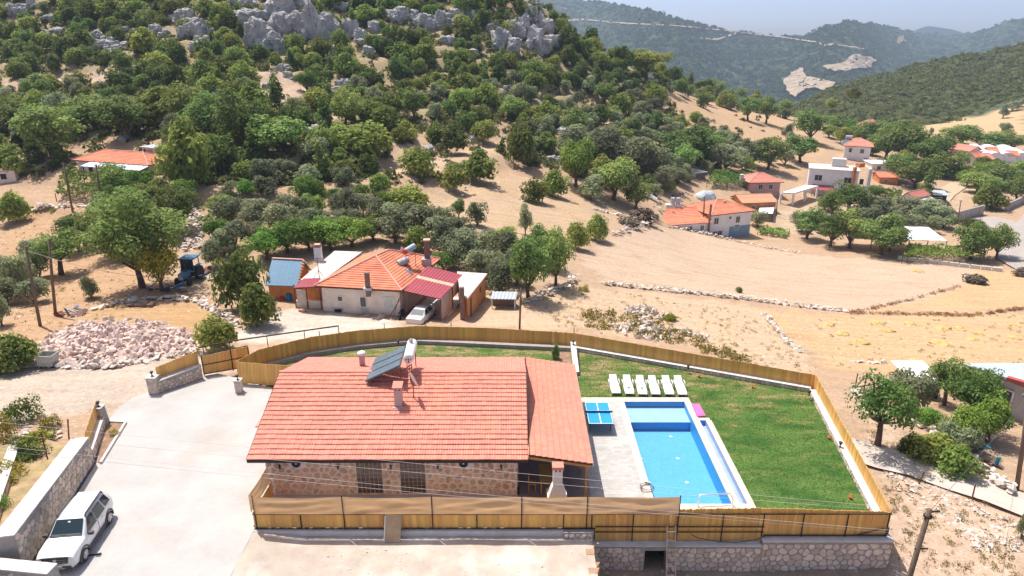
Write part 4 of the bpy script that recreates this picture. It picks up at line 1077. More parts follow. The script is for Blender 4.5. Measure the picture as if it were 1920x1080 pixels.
mb = MB(); mb.box((GA.x - .05, GA.y + .2, 1.23), (0.74, 0.74, 0.07)); mb.build('cap', M_CONCRETE, pr)
make_lamp((GA.x - .05, GA.y + .2, 1.265), 'black lamp on the stone pier at the gate wall end')
o_ = (GA.x, GA.y, 0); fg = fence_thing(o_, 'plank panel standing on the stone gate wall')
d_ = (GB - GA).normalized(); nn = Vector((-d_.y, d_.x, 0)) * .36
fence_run(fg, o_, ((GA + d_ * .45 + nn).x, (GA + d_ * .45 + nn).y), ((GB + nn).x, (GB + nn).y), (0.9, 1.05), (1.75, 2.05), 0.22, 61)
pg = P(447, 737, 0)
pr2 = thing('stone_pier', (pg.x, pg.y, 0), 'small stone pier with lamp right of the gate', 'pier')
mb = MB(); mb.box((pg.x, pg.y + .2, 0.3), (0.42, 0.42, 1.2)); mb.build('pier_core', M_MORTARW, pr2)
lay_stones(pr2, (pg.x - .21, pg.y - .01, 0), (1, 0, 0), (0, 0, 1), stone_cells(0.42, 0.88, 0.22, 55, 0.015), M_STONE, 0.03, 5)
mb = MB(); mb.box((pg.x, pg.y + .2, 0.93), (0.52, 0.52, 0.06)); mb.build('cap', M_CONCRETE, pr2)
make_lamp((pg.x, pg.y + .2, 0.96), 'black lamp on the small pier right of the gate')
# sliding gate
g0 = P(383, 703, 0.05); g1 = Vector((-19.3, 45.2, 0.05)); g1 = P(470, 688, 0.05)
gt = thing('plank_gate', (g0.x, g0.y, 0), 'black framed plank gate across the driveway entrance', 'gate')
dg = (g1 - g0); Lg = dg.length; dg.normalize()
fence_run(gt, (g0.x, g0.y, 0), (g0.x, g0.y), (g1.x, g1.y), (0.10, 0.10), (1.55, 1.75), 0.27, 62, False)
ng = Vector((dg.y, -dg.x, 0)) * .04
for z0_, z1_ in ((0.08, 0.08), (0.80, 0.90), (1.57, 1.77)):
 mb = MB(); mb.bar(g0 + ng + Vector((0, 0, z0_)), g1 + ng + Vector((0, 0, z1_)), 0.05); mb.build('frame_rail', M_BLACK, gt)
for t in (0, 0.62, 1):
 q = g0 + dg * (Lg * t) + ng; mb = MB(); mb.box((q.x, q.y, .84), (0.06, 0.06, 1.6 + .15 * t)); mb.build('frame_post', M_BLACK, gt)
# left stone wall by the parked car, planter, plank panel ------------------------------------
M_CAPW = pm('white_mortar_cap', (0.60, 0.58, 0.56), var=0.22, scale=1.5, rough=0.9, bump=0.6, bscale=6, bdist=0.03)
lw2 = stone_wall('stone_boundary_wall', (-22.6, 25.6), (-24.35, 34.4), 0.85, 0.0, 2.05, 1.62, 0.40, 71, 'tall rubble stone wall with white mortar top beside the parked car', core=M_MORTAR, capm=M_CAPW, gap=0.016, back=True)
stone_wall('stone_boundary_wall', (-24.45, 34.6), (-26.05, 38.9), 0.40, 0.0, 0.62, 0.62, 0.36, 72, 'low stone wall behind the driveway planter')
o_ = (-25.6, 36.8, 0); fp = fence_thing(o_, 'short plank panel on the low wall behind the planter')
fence_run(fp, o_, (-26.35, 38.8), (-24.85, 34.9), (0.68, 0.68), (1.65, 1.65), 0.2, 73)
pe = P(203, 800, 0)
pr3 = thing('stone_pier', (pe.x, pe.y, 0), 'tapered stone pier with lamp at the driveway mouth', 'pier')
mb = MB(); mb.hexa([(pe.x - .75, pe.y - .1, -.2), (pe.x - .1, pe.y - .1, -.2), (pe.x - .1, pe.y + .5, -.2), (pe.x - .75, pe.y + .5, -.2)], [(pe.x - .65, pe.y - .05, 1.3), (pe.x - .25, pe.y - .05, 1.3), (pe.x - .25, pe.y + .45, 1.3), (pe.x - .65, pe.y + .45, 1.3)]); mb.build('pier_core', M_MORTAR, pr3)
lay_stones(pr3, (pe.x - .70, pe.y - .09, 0), (1, 0, 0), (0, 0.04, 1), stone_cells(0.52, 1.25, 0.26, 75, 0.015), M_STONE, 0.03, 7)
mb = MB(); mb.box((pe.x - .45, pe.y + .2, 1.33), (0.55, 0.62, 0.06)); mb.build('cap', M_CAPW, pr3)
make_lamp((pe.x - .45, pe.y + .2, 1.36), 'black lamp on the pier at the driveway mouth')
pl = thing('planter_bed', (-24.5, 36.5, 0), 'narrow kerbed planting bed at the driveway edge', 'planter')
mb = MB(); mb.prism([(-24.1, 34.3), (-23.85, 34.3), (-24.75, 38.6), (-25.95, 38.6)], -.2, 0.05); mb.build('soil', M_SOILB, pl)
for a, b in (((-23.85, 34.2), (-24.72, 38.65)), ((-24.72, 38.65), (-25.9, 38.75))):
 mb = MB(); mb.bar((*a, 0.06), (*b, 0.06), 0.14, 0.16); mb.build('kerb', M_CONCRETE, pl)
stone_wall('stone_boundary_wall', (-24.9, 27.2), (-28.6, 34.6), 0.5, 0.2, 1.35, 1.0, 0.38, 76, 'lower grey stone wall left of the white topped wall')
stone_wall('stone_boundary_wall', (-24.0, 24.55), (-20.4, 24.2), 0.6, 0.0, 1.25, 1.15, 0.38, 77, 'short stone wall with pale top in the bottom left corner', capm=M_CAPW)
mb = MB(); mb.prism([(-32, 22), (-23.6, 22), (-23.3, 27), (-25.1, 34.8), (-28, 36), (-33, 34)], -1, [1.0, 1.0, 1.05, .6, .5, .8]); tag(mb.build('garden_soil', pm('weedy_soil', (0.38, 0.27, 0.15), var=0.3, scale=1.5, bump=0.8, bscale=6, bdist=.06, second=(0.30, 0.26, 0.09), second_scale=0.9)), 'weedy soil strip left of the stone walls', None, None, 'structure')
# ================================================================ the tiled stone house
M_TILE = pm('terracotta_tile', (0.70, 0.275, 0.195), var=0.08, scale=6, rough=0.75, bump=0.15, objrand=0.08, island=0.07, second=(0.60, 0.25, 0.185), second_scale=0.45, second_amt=0.7)
M_TILEV = pm('terracotta_tile_far', (0.70, 0.28, 0.20), var=0.10, scale=1.5, rough=0.8, bump=0.15, island=0.12)
M_TRIM = pm('dark_brown_trim', (0.10, 0.05, 0.035), rough=0.7, bump=0.1)
HX0, HX1 = -13.74, 0.83
EY0, EZ0, RY, RZ, EY1, EZ1 = 30.63, 2.70, 36.79, 4.60, 42.1, 2.90
hs = thing('stone_house', (-6.4, 36.5, 0), 'single storey stone house with red tiled gable roof', 'house')
WX0, WX1, WY0, WY1 = -13.1, 0.28, 31.32, 41.5
# walls
mb = MB()
mb.prism([(WX0, WY0), (WX1, WY0), (WX1, WY1), (WX0, WY1)], 0, 2.82)
for x, s_ in ((WX0, 1), (WX1, -1)):      # gable triangles
 mb.prism([(x, WY0 + .01), (x + .2 * s_, WY0 + .01), (x + .2 * s_, WY1 - .01), (x, WY1 - .01)][::s_], 2.82, 2.83)
 mb.raw([(x, WY0 + .02, 2.82), (x, WY1 - .02, 2.82), (x, RY, 4.42), (x + .2 * s_, WY0 + .02, 2.82), (x + .2 * s_, WY1 - .02, 2.82), (x + .2 * s_, RY, 4.42)], [(0, 1, 2), (3, 5, 4), (0, 2, 5, 3), (1, 4, 5, 2)])
wallo = mb.build('wall', M_MORTARW, hs)
win = []
for pxa, pxb in ((668, 717), (749, 797)):
 a = P(pxa, 900, 1.2).x * (WY0 / P(pxa, 900, 1.2).y); b = P(pxb, 900, 1.2).x * (WY0 / P(pxb, 900, 1.2).y)
 win.append((a, b))
# at the wall plane, x = u * depth ; recompute exactly
def wall_x(px, z, y=WY0): return (px - 960) / F * (y * CT + (H - z) * ST)
win = [(wall_x(668, 1.6), wall_x(716, 1.6)), (wall_x(750, 1.6), wall_x(797, 1.6))]
holes = [(a - WX0, b - WX0, 0.15, 2.62) for a, b in win]
cells = stone_cells(WX1 - WX0, 2.72, 0.40, 81, 0.055, holes)
lay_stones(wallo, (WX0, WY0, 0.02), (1, 0, 0), (0, 0, 1), cells, M_STONEH, 0.018, 82, limit=330)
lay_stones(wallo, (WX0, WY1, 0.02), (0, -1, 0), (0, 0, 1), stone_cells(WY1 - WY0, 2.7, 0.42, 83, 0.055), M_STONEH, 0.018, 84, limit=0)
M_GBLOCK = pm('dark_glass_block', (0.085, 0.06, 0.055), var=0.3, scale=3, rough=0.12, bump=0.3, bscale=14, objrand=0.3, spec=0.6)
M_GJOINT = pm('pink_grout', (0.46, 0.37, 0.33), rough=0.9, bump=0.2)
blk = None
for a, b in win:
 w_ = thing('glass_block_window', (0, 0, 0), None, None); w_.parent = hs; w_.location = (a - hs.location.x, WY0 - hs.location.y, 0.15)
 nx, nz = 6, 10; cw = (b - a) / nx; ch = 2.45 / nz
 mb = MB(); mb.box(((b - a) / 2, -0.012, 2.45 / 2), (b - a, 0.03, 2.45)); fr1 = mb.build('grout_panel', M_GJOINT, w_, world_xyz=False)
 if blk is None:
  m2 = MB(); m2.hexa([(-cw * .42, -.045, -ch * .42), (cw * .42, -.045, -ch * .42), (cw * .42, -.02, -ch * .42), (-cw * .42, -.02, -ch * .42)], [(-cw * .42, -.045, ch * .42), (cw * .42, -.045, ch * .42), (cw * .42, -.02, ch * .42), (-cw * .42, -.02, ch * .42)]); blk = m2.mesh('glass_block', M_GBLOCK)
 for i in range(nx):
  for j in range(nz): link('glass_block', blk, w_, (cw * (i + .5), 0, ch * (j + .5)))
 mb = MB(); mb.box(((b - a) / 2, -0.05, 2.51), (b - a + .16, 0.1, 0.10)); mb.build('lintel', M_WOOD, w_, world_xyz=False)
# roof tiles: each tile a double-roll pan, laid in courses
def tile_mesh(w, L_):
 n = 9; v = []
 for y, zz in ((0, 0.058), (L_ * 1.1, 0.004)):
  for i in range(n):
   t = i / (n - 1); v.append(((t - .5) * w, y, zz + 0.026 * (0.5 - 0.5 * math.cos(4 * math.pi * t))))
 for i in range(n): v.append(((i / (n - 1) - .5) * w, 0, -0.004))
 f = [(i, i + 1, n + i + 1, n + i) for i in range(n - 1)] + [(2 * n + i, 2 * n + i + 1, i + 1, i) for i in range(n - 1)]
 return v, f
def roof_field(x0, x1, p0, p1, ncol, nrow, parent, mat, budget, nm='tile'):
 """x0..x1 along the eave, p0=(y,z) eave, p1=(y,z) ridge"""
 w = (x1 - x0) / ncol; dy, dz = p1[0] - p0[0], p1[1] - p0[1]; S = math.hypot(dy, dz); L_ = S / nrow; ang = math.atan2(dz, abs(dy)); sg = 1 if dy > 0 else -1
 v, f = tile_mesh(w * 0.985, L_); va = np.array(v); fa = np.array(f)
 m_ = MB(); m_.raw(v, f); me = m_.mesh(nm, mat); rr = random.Random(int(x0 * 10) + ncol)
 off = ROOTLOC[parent.name]; VV = []; FF = []; k = 0
 for r_ in range(nrow):
  for c_ in range(ncol):
   X = x0 + w * (c_ + .5); Y = p0[0] + dy * r_ / nrow; Z = p0[1] + dz * r_ / nrow + .01
   tilt = ang + rr.uniform(-.012, .012); yaw = rr.uniform(-.022, .022) + (0 if sg > 0 else math.pi); Z += rr.uniform(-.007, .007) + .03 * noise.noise(Vector((X * .35, r_ * .3, 2)))
   if k < budget: link(nm, me, parent, (X - off[0], Y - off[1], Z - off[2]), (tilt, 0, yaw))
   else:
    ca, sa = math.cos(tilt), math.sin(tilt); q = va.copy(); y_ = q[:, 1] * ca - q[:, 2] * sa; z_ = q[:, 1] * sa + q[:, 2] * ca
    cy_, sy_ = math.cos(yaw), math.sin(yaw); x_ = q[:, 0] * cy_ - y_ * sy_; y2 = q[:, 0] * sy_ + y_ * cy_
    VV.append(np.stack([x_ + X - off[0], y2 + Y - off[1], z_ + Z - off[2]], 1)); FF.append(fa + len(v) * len(FF))
   k += 1
 if VV:
  o = link('roof_tiles', np_mesh('roof_tiles', np.concatenate(VV), np.concatenate(FF), mat), parent); o['kind'] = 'stuff'
rf = MB()
th = 0.10
rf.raw([(HX0, EY0, EZ0 - th), (HX1, EY0, EZ0 - th), (HX1, RY, RZ - th), (HX0, RY, RZ - th), (HX0, EY1, EZ1 - th), (HX1, EY1, EZ1 - th),
  (HX0, EY0, EZ0), (HX1, EY0, EZ0), (HX1, RY, RZ), (HX0, RY, RZ), (HX0, EY1, EZ1), (HX1, EY1, EZ1)],
  [(0, 3, 2, 1), (3, 4, 5, 2), (6, 7, 8, 9), (9, 8, 11, 10), (0, 1, 7, 6), (5, 4, 10, 11), (1, 2, 8, 7), (2, 5, 11, 8), (3, 0, 6, 9), (4, 3, 9, 10)])
roof = rf.build('roof', M_TRIM, hs)
roof_field(HX0, HX1, (EY0 - .04, EZ0), (RY, RZ), 52, 19, roof, M_TILE, 300)
roof_field(HX0, HX1, (EY1 + .03, EZ1), (RY, RZ), 52, 16, roof, M_TILE, 0)
n = 40; w = (HX1 - HX0) / n
mb = MB(); prof = [(-.13, -.03), (-.10, .05), (0, .09), (.10, .05), (.13, -.03)]
mb.raw([(-w * .54, a, b) for a, b in prof] + [(w * .54, a * .88, b * .88) for a, b in prof], [(i, i + 5, i + 6, i + 1) for i in range(4)] + [(4, 3, 2, 1, 0)]); rme = mb.mesh('ridge_tile', M_TILE)
for i in range(n): link('ridge_tile', rme, roof, (HX0 + w * (i + .5) + 6.4, RY - 36.5, RZ + .03))
mb = MB(); mb.box(((HX0 + HX1) / 2, EY0 - .03, EZ0 - .10), (HX1 - HX0, .05, .12)); mb.build('gutter', M_BLACK, hs)
# gable end fascia boards
for x in (HX0 - .02, HX1 + .02):
 mb = MB(); mb.bar((x, EY0, EZ0 - .03), (x, RY, RZ - .03), 0.03, 0.16); mb.bar((x, EY1, EZ1 - .03), (x, RY, RZ - .03), 0.03, 0.16); mb.build('fascia', M_TRIM, hs)
# little side porch roof on the left
q = [P(475, 772, 2.25), P(500, 770, 2.5), P(505, 728, 2.5), P(496, 735, 2.25)]
po = MB(); po.hexa([(-14.75, 34.6, 2.15), (HX0 + .3, 34.6, 2.55), (HX0 + .3, 38.0, 2.55), (-14.75, 38.0, 2.15)], [(-14.75, 34.6, 2.22), (HX0 + .3, 34.6, 2.62), (HX0 + .3, 38.0, 2.62), (-14.75, 38.0, 2.22)]); pro = po.build('porch_roof', M_TILEV, hs)
mb = MB(); mb.box((-14.55, 34.8, 1.08), (0.12, 0.12, 2.15)); mb.build('porch_post', M_WOOD, hs)
mb = MB(); mb.box((-14.55, 37.8, 1.08), (0.12, 0.12, 2.15)); mb.build('porch_post', M_WOOD, hs)
# veranda: lean-to falling to the right
VZ0, VZ1, VX1 = 2.98, 2.42, 4.18
vr = MB(); vr.hexa([(HX1 + .04, EY0 + .05, VZ0 - .1), (VX1, EY0 + .05, VZ1 - .1), (VX1, EY1, VZ1 - .1), (HX1 + .04, EY1, VZ0 - .1)], [(HX1 + .04, EY0 + .05, VZ0), (VX1, EY0 + .05, VZ1), (VX1, EY1, VZ1), (HX1 + .04, EY1, VZ0)])
vro = vr.build('veranda_roof', M_TRIM, hs)
ncol, nrow = 41, 10
w = (EY1 - EY0) / ncol; dx = HX1 - VX1; S = math.hypot(dx, VZ0 - VZ1); L_ = S / nrow; ang = math.atan2(VZ0 - VZ1, -dx)
v, f = tile_mesh(w * .985, L_); va = np.array(v); fa = np.array(f); VV = []; FF = []; rr = random.Random(8); off = ROOTLOC[vro.name]
for r_ in range(nrow):
 for c_ in range(ncol):
  X = VX1 + .03 + dx * r_ / nrow; Y = EY0 + w * (c_ + .5); Z = VZ1 + (VZ0 - VZ1) * r_ / nrow + .01
  t_ = ang + rr.uniform(-.01, .01); yw = math.pi / 2; ca, sa = math.cos(t_), math.sin(t_); y_ = va[:, 1] * ca - va[:, 2] * sa; z_ = va[:, 1] * sa + va[:, 2] * ca
  VV.append(np.stack([-y_ + X - off[0], va[:, 0] + Y - off[1], z_ + Z - off[2]], 1)); FF.append(fa + len(v) * len(FF))
o = link('roof_tiles', np_mesh('roof_tiles', np.concatenate(VV), np.concatenate(FF), M_TILE), vro); o['kind'] = 'stuff'
mb = MB(); mb.box((HX1 + .07, (EY0 + EY1) / 2, (EZ0 + VZ0) / 2 + .1), (0.03, EY1 - EY0, .25)); mb.build('flashing', M_TRIM, vro)
mb = MB(); mb.bar((HX1, EY0 + .1, VZ0 - .2), (VX1, EY0 + .1, VZ1 - .18), 0.10, 0.14); mb.build('beam', M_WOOD, vro)
mb = MB(); mb.bar((VX1 - .25, EY0 + .1, VZ1 - .18), (VX1 - .25, EY1 - .1, VZ1 - .18), 0.10, 0.14); mb.build('beam', M_WOOD, vro)
mb = MB(); mb.box((VX1 + .04, (EY0 + EY1) / 2, VZ1 - .05), (0.06, EY1 - EY0, .1)); mb.build('gutter', M_WHITE, vro)
for y in (EY0 + .35, 33.6, 36.4, 39.2, EY1 - .3):
 mb = MB(); mb.box((VX1 - .25, y, 1.13), (0.13, 0.13, 2.26)); mb.build('post', M_WOOD, vro)
 mb = MB(); mb.bar((VX1 - .25, y + .08, 1.75), (VX1 - .25, y + .6, 2.22), 0.08); mb.build('brace', M_WOOD, vro)
# rendered side wall facing the veranda + door
M_PURPLE = pm('veranda_render', (0.44, 0.38, 0.36), var=0.06, rough=0.9, bump=0.2)
mb = MB(); mb.box((WX1 + .04, (WY0 + WY1) / 2 + .3, 1.4), (0.07, WY1 - WY0 - .7, 2.7)); mb.build('veranda_wall', M_PURPLE, hs)
mb = MB(); mb.box((WX1 + .10, 36.2, 1.05), (0.05, 1.6, 2.1)); dr = mb.build('door', M_WOOD, hs)
mb = MB(); mb.box((WX1 + .15, 35.6, 1.05), (0.06, 0.04, 0.16)); mb.build('handle', M_BLACK, dr)
# wall lamps, AC units
for px_, in ((525,), (634,), (733,), (821,), (940,)):
 x = wall_x(px_, 1.95, WY0)
 t = thing('wall_lamp', (x, WY0 - .06, 1.85), {525: 'black wall lamp nearest the house corner, left of the air conditioner', 634: 'black wall lamp left of the first glass block window', 733: 'black wall lamp between the two glass block windows', 821: 'black wall lamp right of the second glass block window', 940: 'black wall lamp at the veranda end of the stone wall'}[px_], 'lamp', 'black lamps on the stone house wall')
 mb = MB(); mb.box((0, 0.03, 0), (0.07, 0.05, 0.09)); mb.build('bracket', M_BLACK, t, world_xyz=False)
 mb = MB(); mb.lathe((0, -.05, -.12), [(0.05, 0), (0.05, 0.24)], 8); mb.build('cylinder_shade', M_BLACK, t, world_xyz=False)
M_ACW = pm('ac_casing', (0.66, 0.60, 0.57), var=0.05, rough=0.5, bump=0)
for px_, lab in ((563, 'outdoor air conditioner unit on the left part of the stone wall'), (874, 'outdoor air conditioner unit on the right part of the stone wall')):
 x = wall_x(px_, 2.15, WY0)
 t = thing('air_conditioner', (x, WY0 - .2, 1.95), lab, 'air conditioner')
 mb = MB(); mb.box((0, 0, .28), (0.85, 0.30, 0.56)); mb.build('casing', M_ACW, t, world_xyz=False)
 for i, r_ in enumerate((0.23, 0.17, 0.11)):
  mb = MB(); ring = [(-.12 + r_ * math.cos(k * math.pi / 8), -.165, .28 + r_ * math.sin(k * math.pi / 8)) for k in range(17)]; mb.tube(ring, 0.012, 4); mb.build('grille_ring', M_BLACK, t, world_xyz=False)
 mb = MB(); v_ = [(-.12 + .24 * math.cos(k * math.pi / 8), -.152, .28 + .24 * math.sin(k * math.pi / 8)) for k in range(16)]; mb.poly(v_[::-1]); fan = mb.build('fan_opening', pm('fan_dark', (0.05, 0.055, 0.065), rough=0.5, bump=0), t, world_xyz=False)
 mb = MB(); mb.box((-.12, -.165, .28), (0.07, 0.02, 0.07)); mb.build('fan_hub', M_ACW, fan, world_xyz=False)
 for s_ in (-1, 1):
  mb = MB(); mb.box((s_ * .3, .05, -.02), (0.04, 0.36, 0.04)); mb.build('bracket', M_BLACK, t, world_xyz=False)
# chimneys on the roof
def roof_z(y): return EZ0 + (RZ - EZ0) * (y - EY0) / (RY - EY0) if y < RY else RZ - (RZ - EZ1) * (y - RY) / (EY1 - RY)
M_FLUE = pm('pinkish_render', (0.52, 0.42, 0.40), var=0.08, rough=0.9, bump=0.2)
def on_roof(px_, py_, front=True):
 for i in range(400):
  y = EY0 + i * .03
  z = roof_z(y); q = Vector(((px_ - 960) / F * (y * CT + (H - z) * ST), y, z))
  if proj(q)[1] <= py_: return q
 return q
q = on_roof(747, 764)
ch = thing('chimney', tuple(q), 'rendered chimney with tiled cap below the solar panels', 'chimney')
mb = MB(); mb.box((0, .2, .42), (0.42, 0.42, 1.5)); mb.build('shaft', M_FLUE, ch, world_xyz=False)
mb = MB(); mb.hexa([(-.28, -.1, 1.22), (.28, -.1, 1.22), (.28, .5, 1.34), (-.28, .5, 1.34)], [(-.28, -.1, 1.28), (.28, -.1, 1.28), (.28, .5, 1.40), (-.28, .5, 1.40)]); mb.build('cap_tile', M_TILE, ch, world_xyz=False)
for s_ in (-.1, .1):
 mb = MB(); mb.box((s_, -.005, 1.10), (0.09, 0.02, 0.07)); mb.build('smoke_hole', M_BLACK, ch, world_xyz=False)
mb = MB(); mb.box((0, .15, -.02), (0.62, 0.62, 0.14)); mb.build('flashing', pm('blue_grey_flashing', (0.40, 0.46, 0.52), rough=0.5, bump=0.1), ch, world_xyz=False)
q = on_roof(680, 688)
ch = thing('chimney', tuple(q), 'slim chimney with round white cowl behind the ridge', 'chimney')
mb = MB(); mb.box((0, 0, .3), (0.3, 0.3, 1.1)); mb.build('shaft', M_FLUE, ch, world_xyz=False)
mb = MB(); mb.lathe((0, 0, .85), [(0.22, 0), (0.27, .06), (0.24, .16), (0.12, .22)], 10); mb.build('cowl', M_WHITE, ch, world_xyz=False, smooth=True)
# solar water heater
M_PANEL = pm('solar_glass', (0.13, 0.17, 0.21), var=0.15, scale=2, rough=0.25, bump=0, spec=0.35)
M_RUST = pm('rust_red_steel', (0.20, 0.06, 0.04), var=0.3, rough=0.8, bump=0.2)
# corners of the collector field: low left edge, high right edge against the tank
a0 = on_roof(686, 722); base = roof_z(a0.y)
c_ll = Dp(686, 714, proj(a0)[2] - .2);
sw = thing('solar_water_heater', (-7.0, 36.0, 4.5), 'solar water heater with white tank and three dark collectors on the roof', 'solar heater')
d_ref = 40.6
z0_ = roof_z(a0.y) + .30; z1_ = z0_ + 1.05
C0 = P(684, 715, z0_); C1 = P(704, 671, z0_); C2 = P(761, 647, z1_); C3 = P(750, 685, z1_)
# three collectors side by side from near to far edge
for i in range(3):
 t0 = i / 3 + .012; t1 = (i + 1) / 3 - .012
 e = [C0 + (C1 - C0) * t0, C3 + (C2 - C3) * t0, C3 + (C2 - C3) * t1, C0 + (C1 - C0) * t1]
 dn = Vector((0.02, 0, -.08))
 mb = MB(); mb.hexa([p + dn for p in e], e); pn = mb.build('collector', pm('collector_frame', (0.10, 0.12, 0.14), rough=0.5, bump=0), sw)
 c = sum(e, Vector()) / 4
 mb = MB(); mb.poly([c + (p - c) * .94 + Vector((-.004, 0, .012)) for p in e]); mb.build('glass', M_PANEL, pn)
tA = Dp(768, 683 - 12, 41.0); tB = Dp(772, 645, 43.0)
tA = P(766, 673, z1_ + .12); tB = P(773, 643, z1_ + .12)
mb = MB(); d_ = (tB - tA).normalized()
mb.tube([tA - d_ * .05, tA, tA + d_ * .04, tB - d_ * .04, tB, tB + d_ * .05], [0.22, .29, .31, .31, .29, .22], 16); tk = mb.build('tank', M_WHITE, sw, smooth=True)
for dx_, dz_ in ((-.13, 0), (.13, 0), (0, .02)):
 mb = MB(); q = tA - d_ * .06 + Vector((dx_, 0, dz_)); mb.box(q, (0.06, 0.04, 0.06)); mb.build('pipe_port', M_BLACK, tk)
mb = MB(); q = (tA + tB) / 2 + d_ * .5 + Vector((0, 0, .36)); mb.lathe(q, [(0.11, 0), (0.11, .16), (.06, .2)], 10); mb.build('expansion_pot', pm('grey_metal', (0.35, 0.37, 0.40), rough=0.4, bump=0, metal=0.5), tk)
mb = MB(); mb.tube([tA - d_ * .07 + Vector((0, 0, -.02)), tA - d_ * .2 + Vector((.05, 0, -.5)), Vector((tA.x + .1, tA.y - .3, roof_z(tA.y - .3) + .05))], .02, 6); mb.build('pipe', M_BLACK, sw)
for p_ in (C3, C2, tA + Vector((.15, 0, -.25)), tB + Vector((.15, 0, -.25)), (C0 + C1) / 2 + Vector((.3, 0, 0)), C0 + (C3 - C0) * .15):
 z_ = roof_z(p_.y)
 mb = MB(); mb.bar(p_ + Vector((0, 0, -.08)), Vector((p_.x, p_.y, z_ - .02)), 0.05); mb.build('leg', M_RUST, sw)
for p_, q_ in ((C3 + Vector((0, 0, -.1)), tA + Vector((.15, 0, -.35))), (C2 + Vector((0, 0, -.1)), tB + Vector((.15, 0, -.35)))):
 mb = MB(); mb.bar(p_ + Vector((0, 0, -.3)), q_, 0.045); mb.build('brace', M_RUST, sw)
# dish beside it
q = on_roof(776, 748)
ds = thing('satellite_dish', tuple(q), 'white satellite dish on a mast beside the solar tank', 'satellite dish')
mb = MB(); mb.tube([(0, 0, 0), (0, 0, 1.25)], .03, 8); mb.build('mast', M_RUST, ds, world_xyz=False)
ca_, v_ = Vector((.0, -.05, 1.2)), []
n_ = Vector((0.85, .45, .35)).normalized(); u_ = n_.cross(Vector((0, 0, 1))).normalized(); w_ = u_.cross(n_)
mb = MB(); ringp = [0, .25, .45]
for k, r_ in enumerate(ringp):
 for j in range(16): t = j * math.pi / 8; v_.append(ca_ + u_ * (r_ * math.cos(t)) + w_ * (r_ * 1.1 * math.sin(t)) + n_ * (.55 * r_ * r_))
fcs = [(i * 16 + j, i * 16 + (j + 1) % 16, (i + 1) * 16 + (j + 1) % 16, (i + 1) * 16 + j) for i in range(2) for j in range(16)]
mb.raw(v_, fcs); mb.raw([p - n_ * .02 for p in v_], [tuple(reversed(x)) for x in fcs]); mb.build('dish', M_WHITE, ds, world_xyz=False, smooth=True)
mb = MB(); mb.bar(ca_ - w_ * .4, ca_ + n_ * .45 - w_ * .1, .025); mb.build('feed_arm', M_RUST, ds, world_xyz=False)
# barbecue chimney in front of the veranda
bx_, by_ = P(1043, 930, 0.6).x, 29.9
bq = thing('barbecue', (bx_, by_, 0.02), 'white barbecue fireplace with tiled chimney cap by the veranda', 'barbecue')
mb = MB(); mb.box((0, 0, .55), (1.0, .75, 1.1)); mb.build('hearth', M_WHITEWALL, bq, world_xyz=False)
mb = MB(); mb.hexa([(-.46, -.34, 1.1), (.46, -.34, 1.1), (.46, .34, 1.1), (-.46, .34, 1.1)], [(-.26, -.22, 1.7), (.26, -.22, 1.7), (.26, .22, 1.7), (-.26, .22, 1.7)]); mb.build('hood', M_WHITEWALL, bq, world_xyz=False)
mb = MB(); mb.box((0, 0, 2.2), (0.48, 0.40, 1.02)); mb.build('flue', M_WHITEWALL, bq, world_xyz=False)
mb = MB(); mb.box((0, 0, 2.80), (0.58, 0.52, 0.18)); mb.build('cap', M_TILE, bq, world_xyz=False)
for s_ in (-.1, .1):
 mb = MB(); mb.box((s_, -.201, 2.62), (0.08, 0.02, 0.09)); mb.build('smoke_hole', M_BLACK, bq, world_xyz=False)
# veranda table and chairs
M_YCH = pm('varnished_pine', (0.56, 0.32, 0.08), var=0.15, rough=0.4, bump=0.1)
tb = thing('dining_table', (2.0, 32.2, 0.02), 'varnished wooden table under the veranda roof', 'table')
mb = MB(); mb.box((0, 0, .74), (1.0, 1.7, .05)); mb.build('table_top', M_YCH, tb, world_xyz=False)
for sx in (-.42, .42):
 for sy in (-.75, .75):
  mb = MB(); mb.box((sx, sy, .36), (.08, .08, .72)); mb.build('leg', M_YCH, tb, world_xyz=False)
def chair(loc, rz, label):
 t = thing('wooden_chair', loc, label, 'chair', 'wooden chairs under the veranda', rz)
 mb = MB(); mb.box((0, 0, .45), (.42, .42, .04)); mb.build('seat', M_YCH, t, world_xyz=False)
 mb = MB(); mb.box((0, .2, .78), (.42, .04, .45)); mb.build('backrest', M_YCH, t, world_xyz=False)
 for sx in (-.18, .18):
  for sy in (-.18, .18):
   mb = MB(); mb.box((sx, sy, .22), (.05, .05, .44)); mb.build('leg', M_YCH, t, world_xyz=False)
chair((1.1, 31.8, .02), math.pi / 2, 'wooden chair between the table and the house wall')
chair((2.0, 30.75, .02), math.pi, 'wooden chair at the near end of the veranda table')
# bucket-like hanging lamp
hl = thing('hanging_lamp', (2.35, 30.9, 2.5), 'small dark lantern hanging from the veranda beam', 'lamp')
mb = MB(); mb.tube([(0, 0, .15), (0, 0, 0)], .008, 4); mb.build('cord', M_BLACK, hl, world_xyz=False)
mb = MB(); mb.lathe((0, 0, -.26), [(0.05, 0), (.10, .06), (.10, .2), (.03, .27)], 8); mb.build('shade', M_TRIM, hl, world_xyz=False)
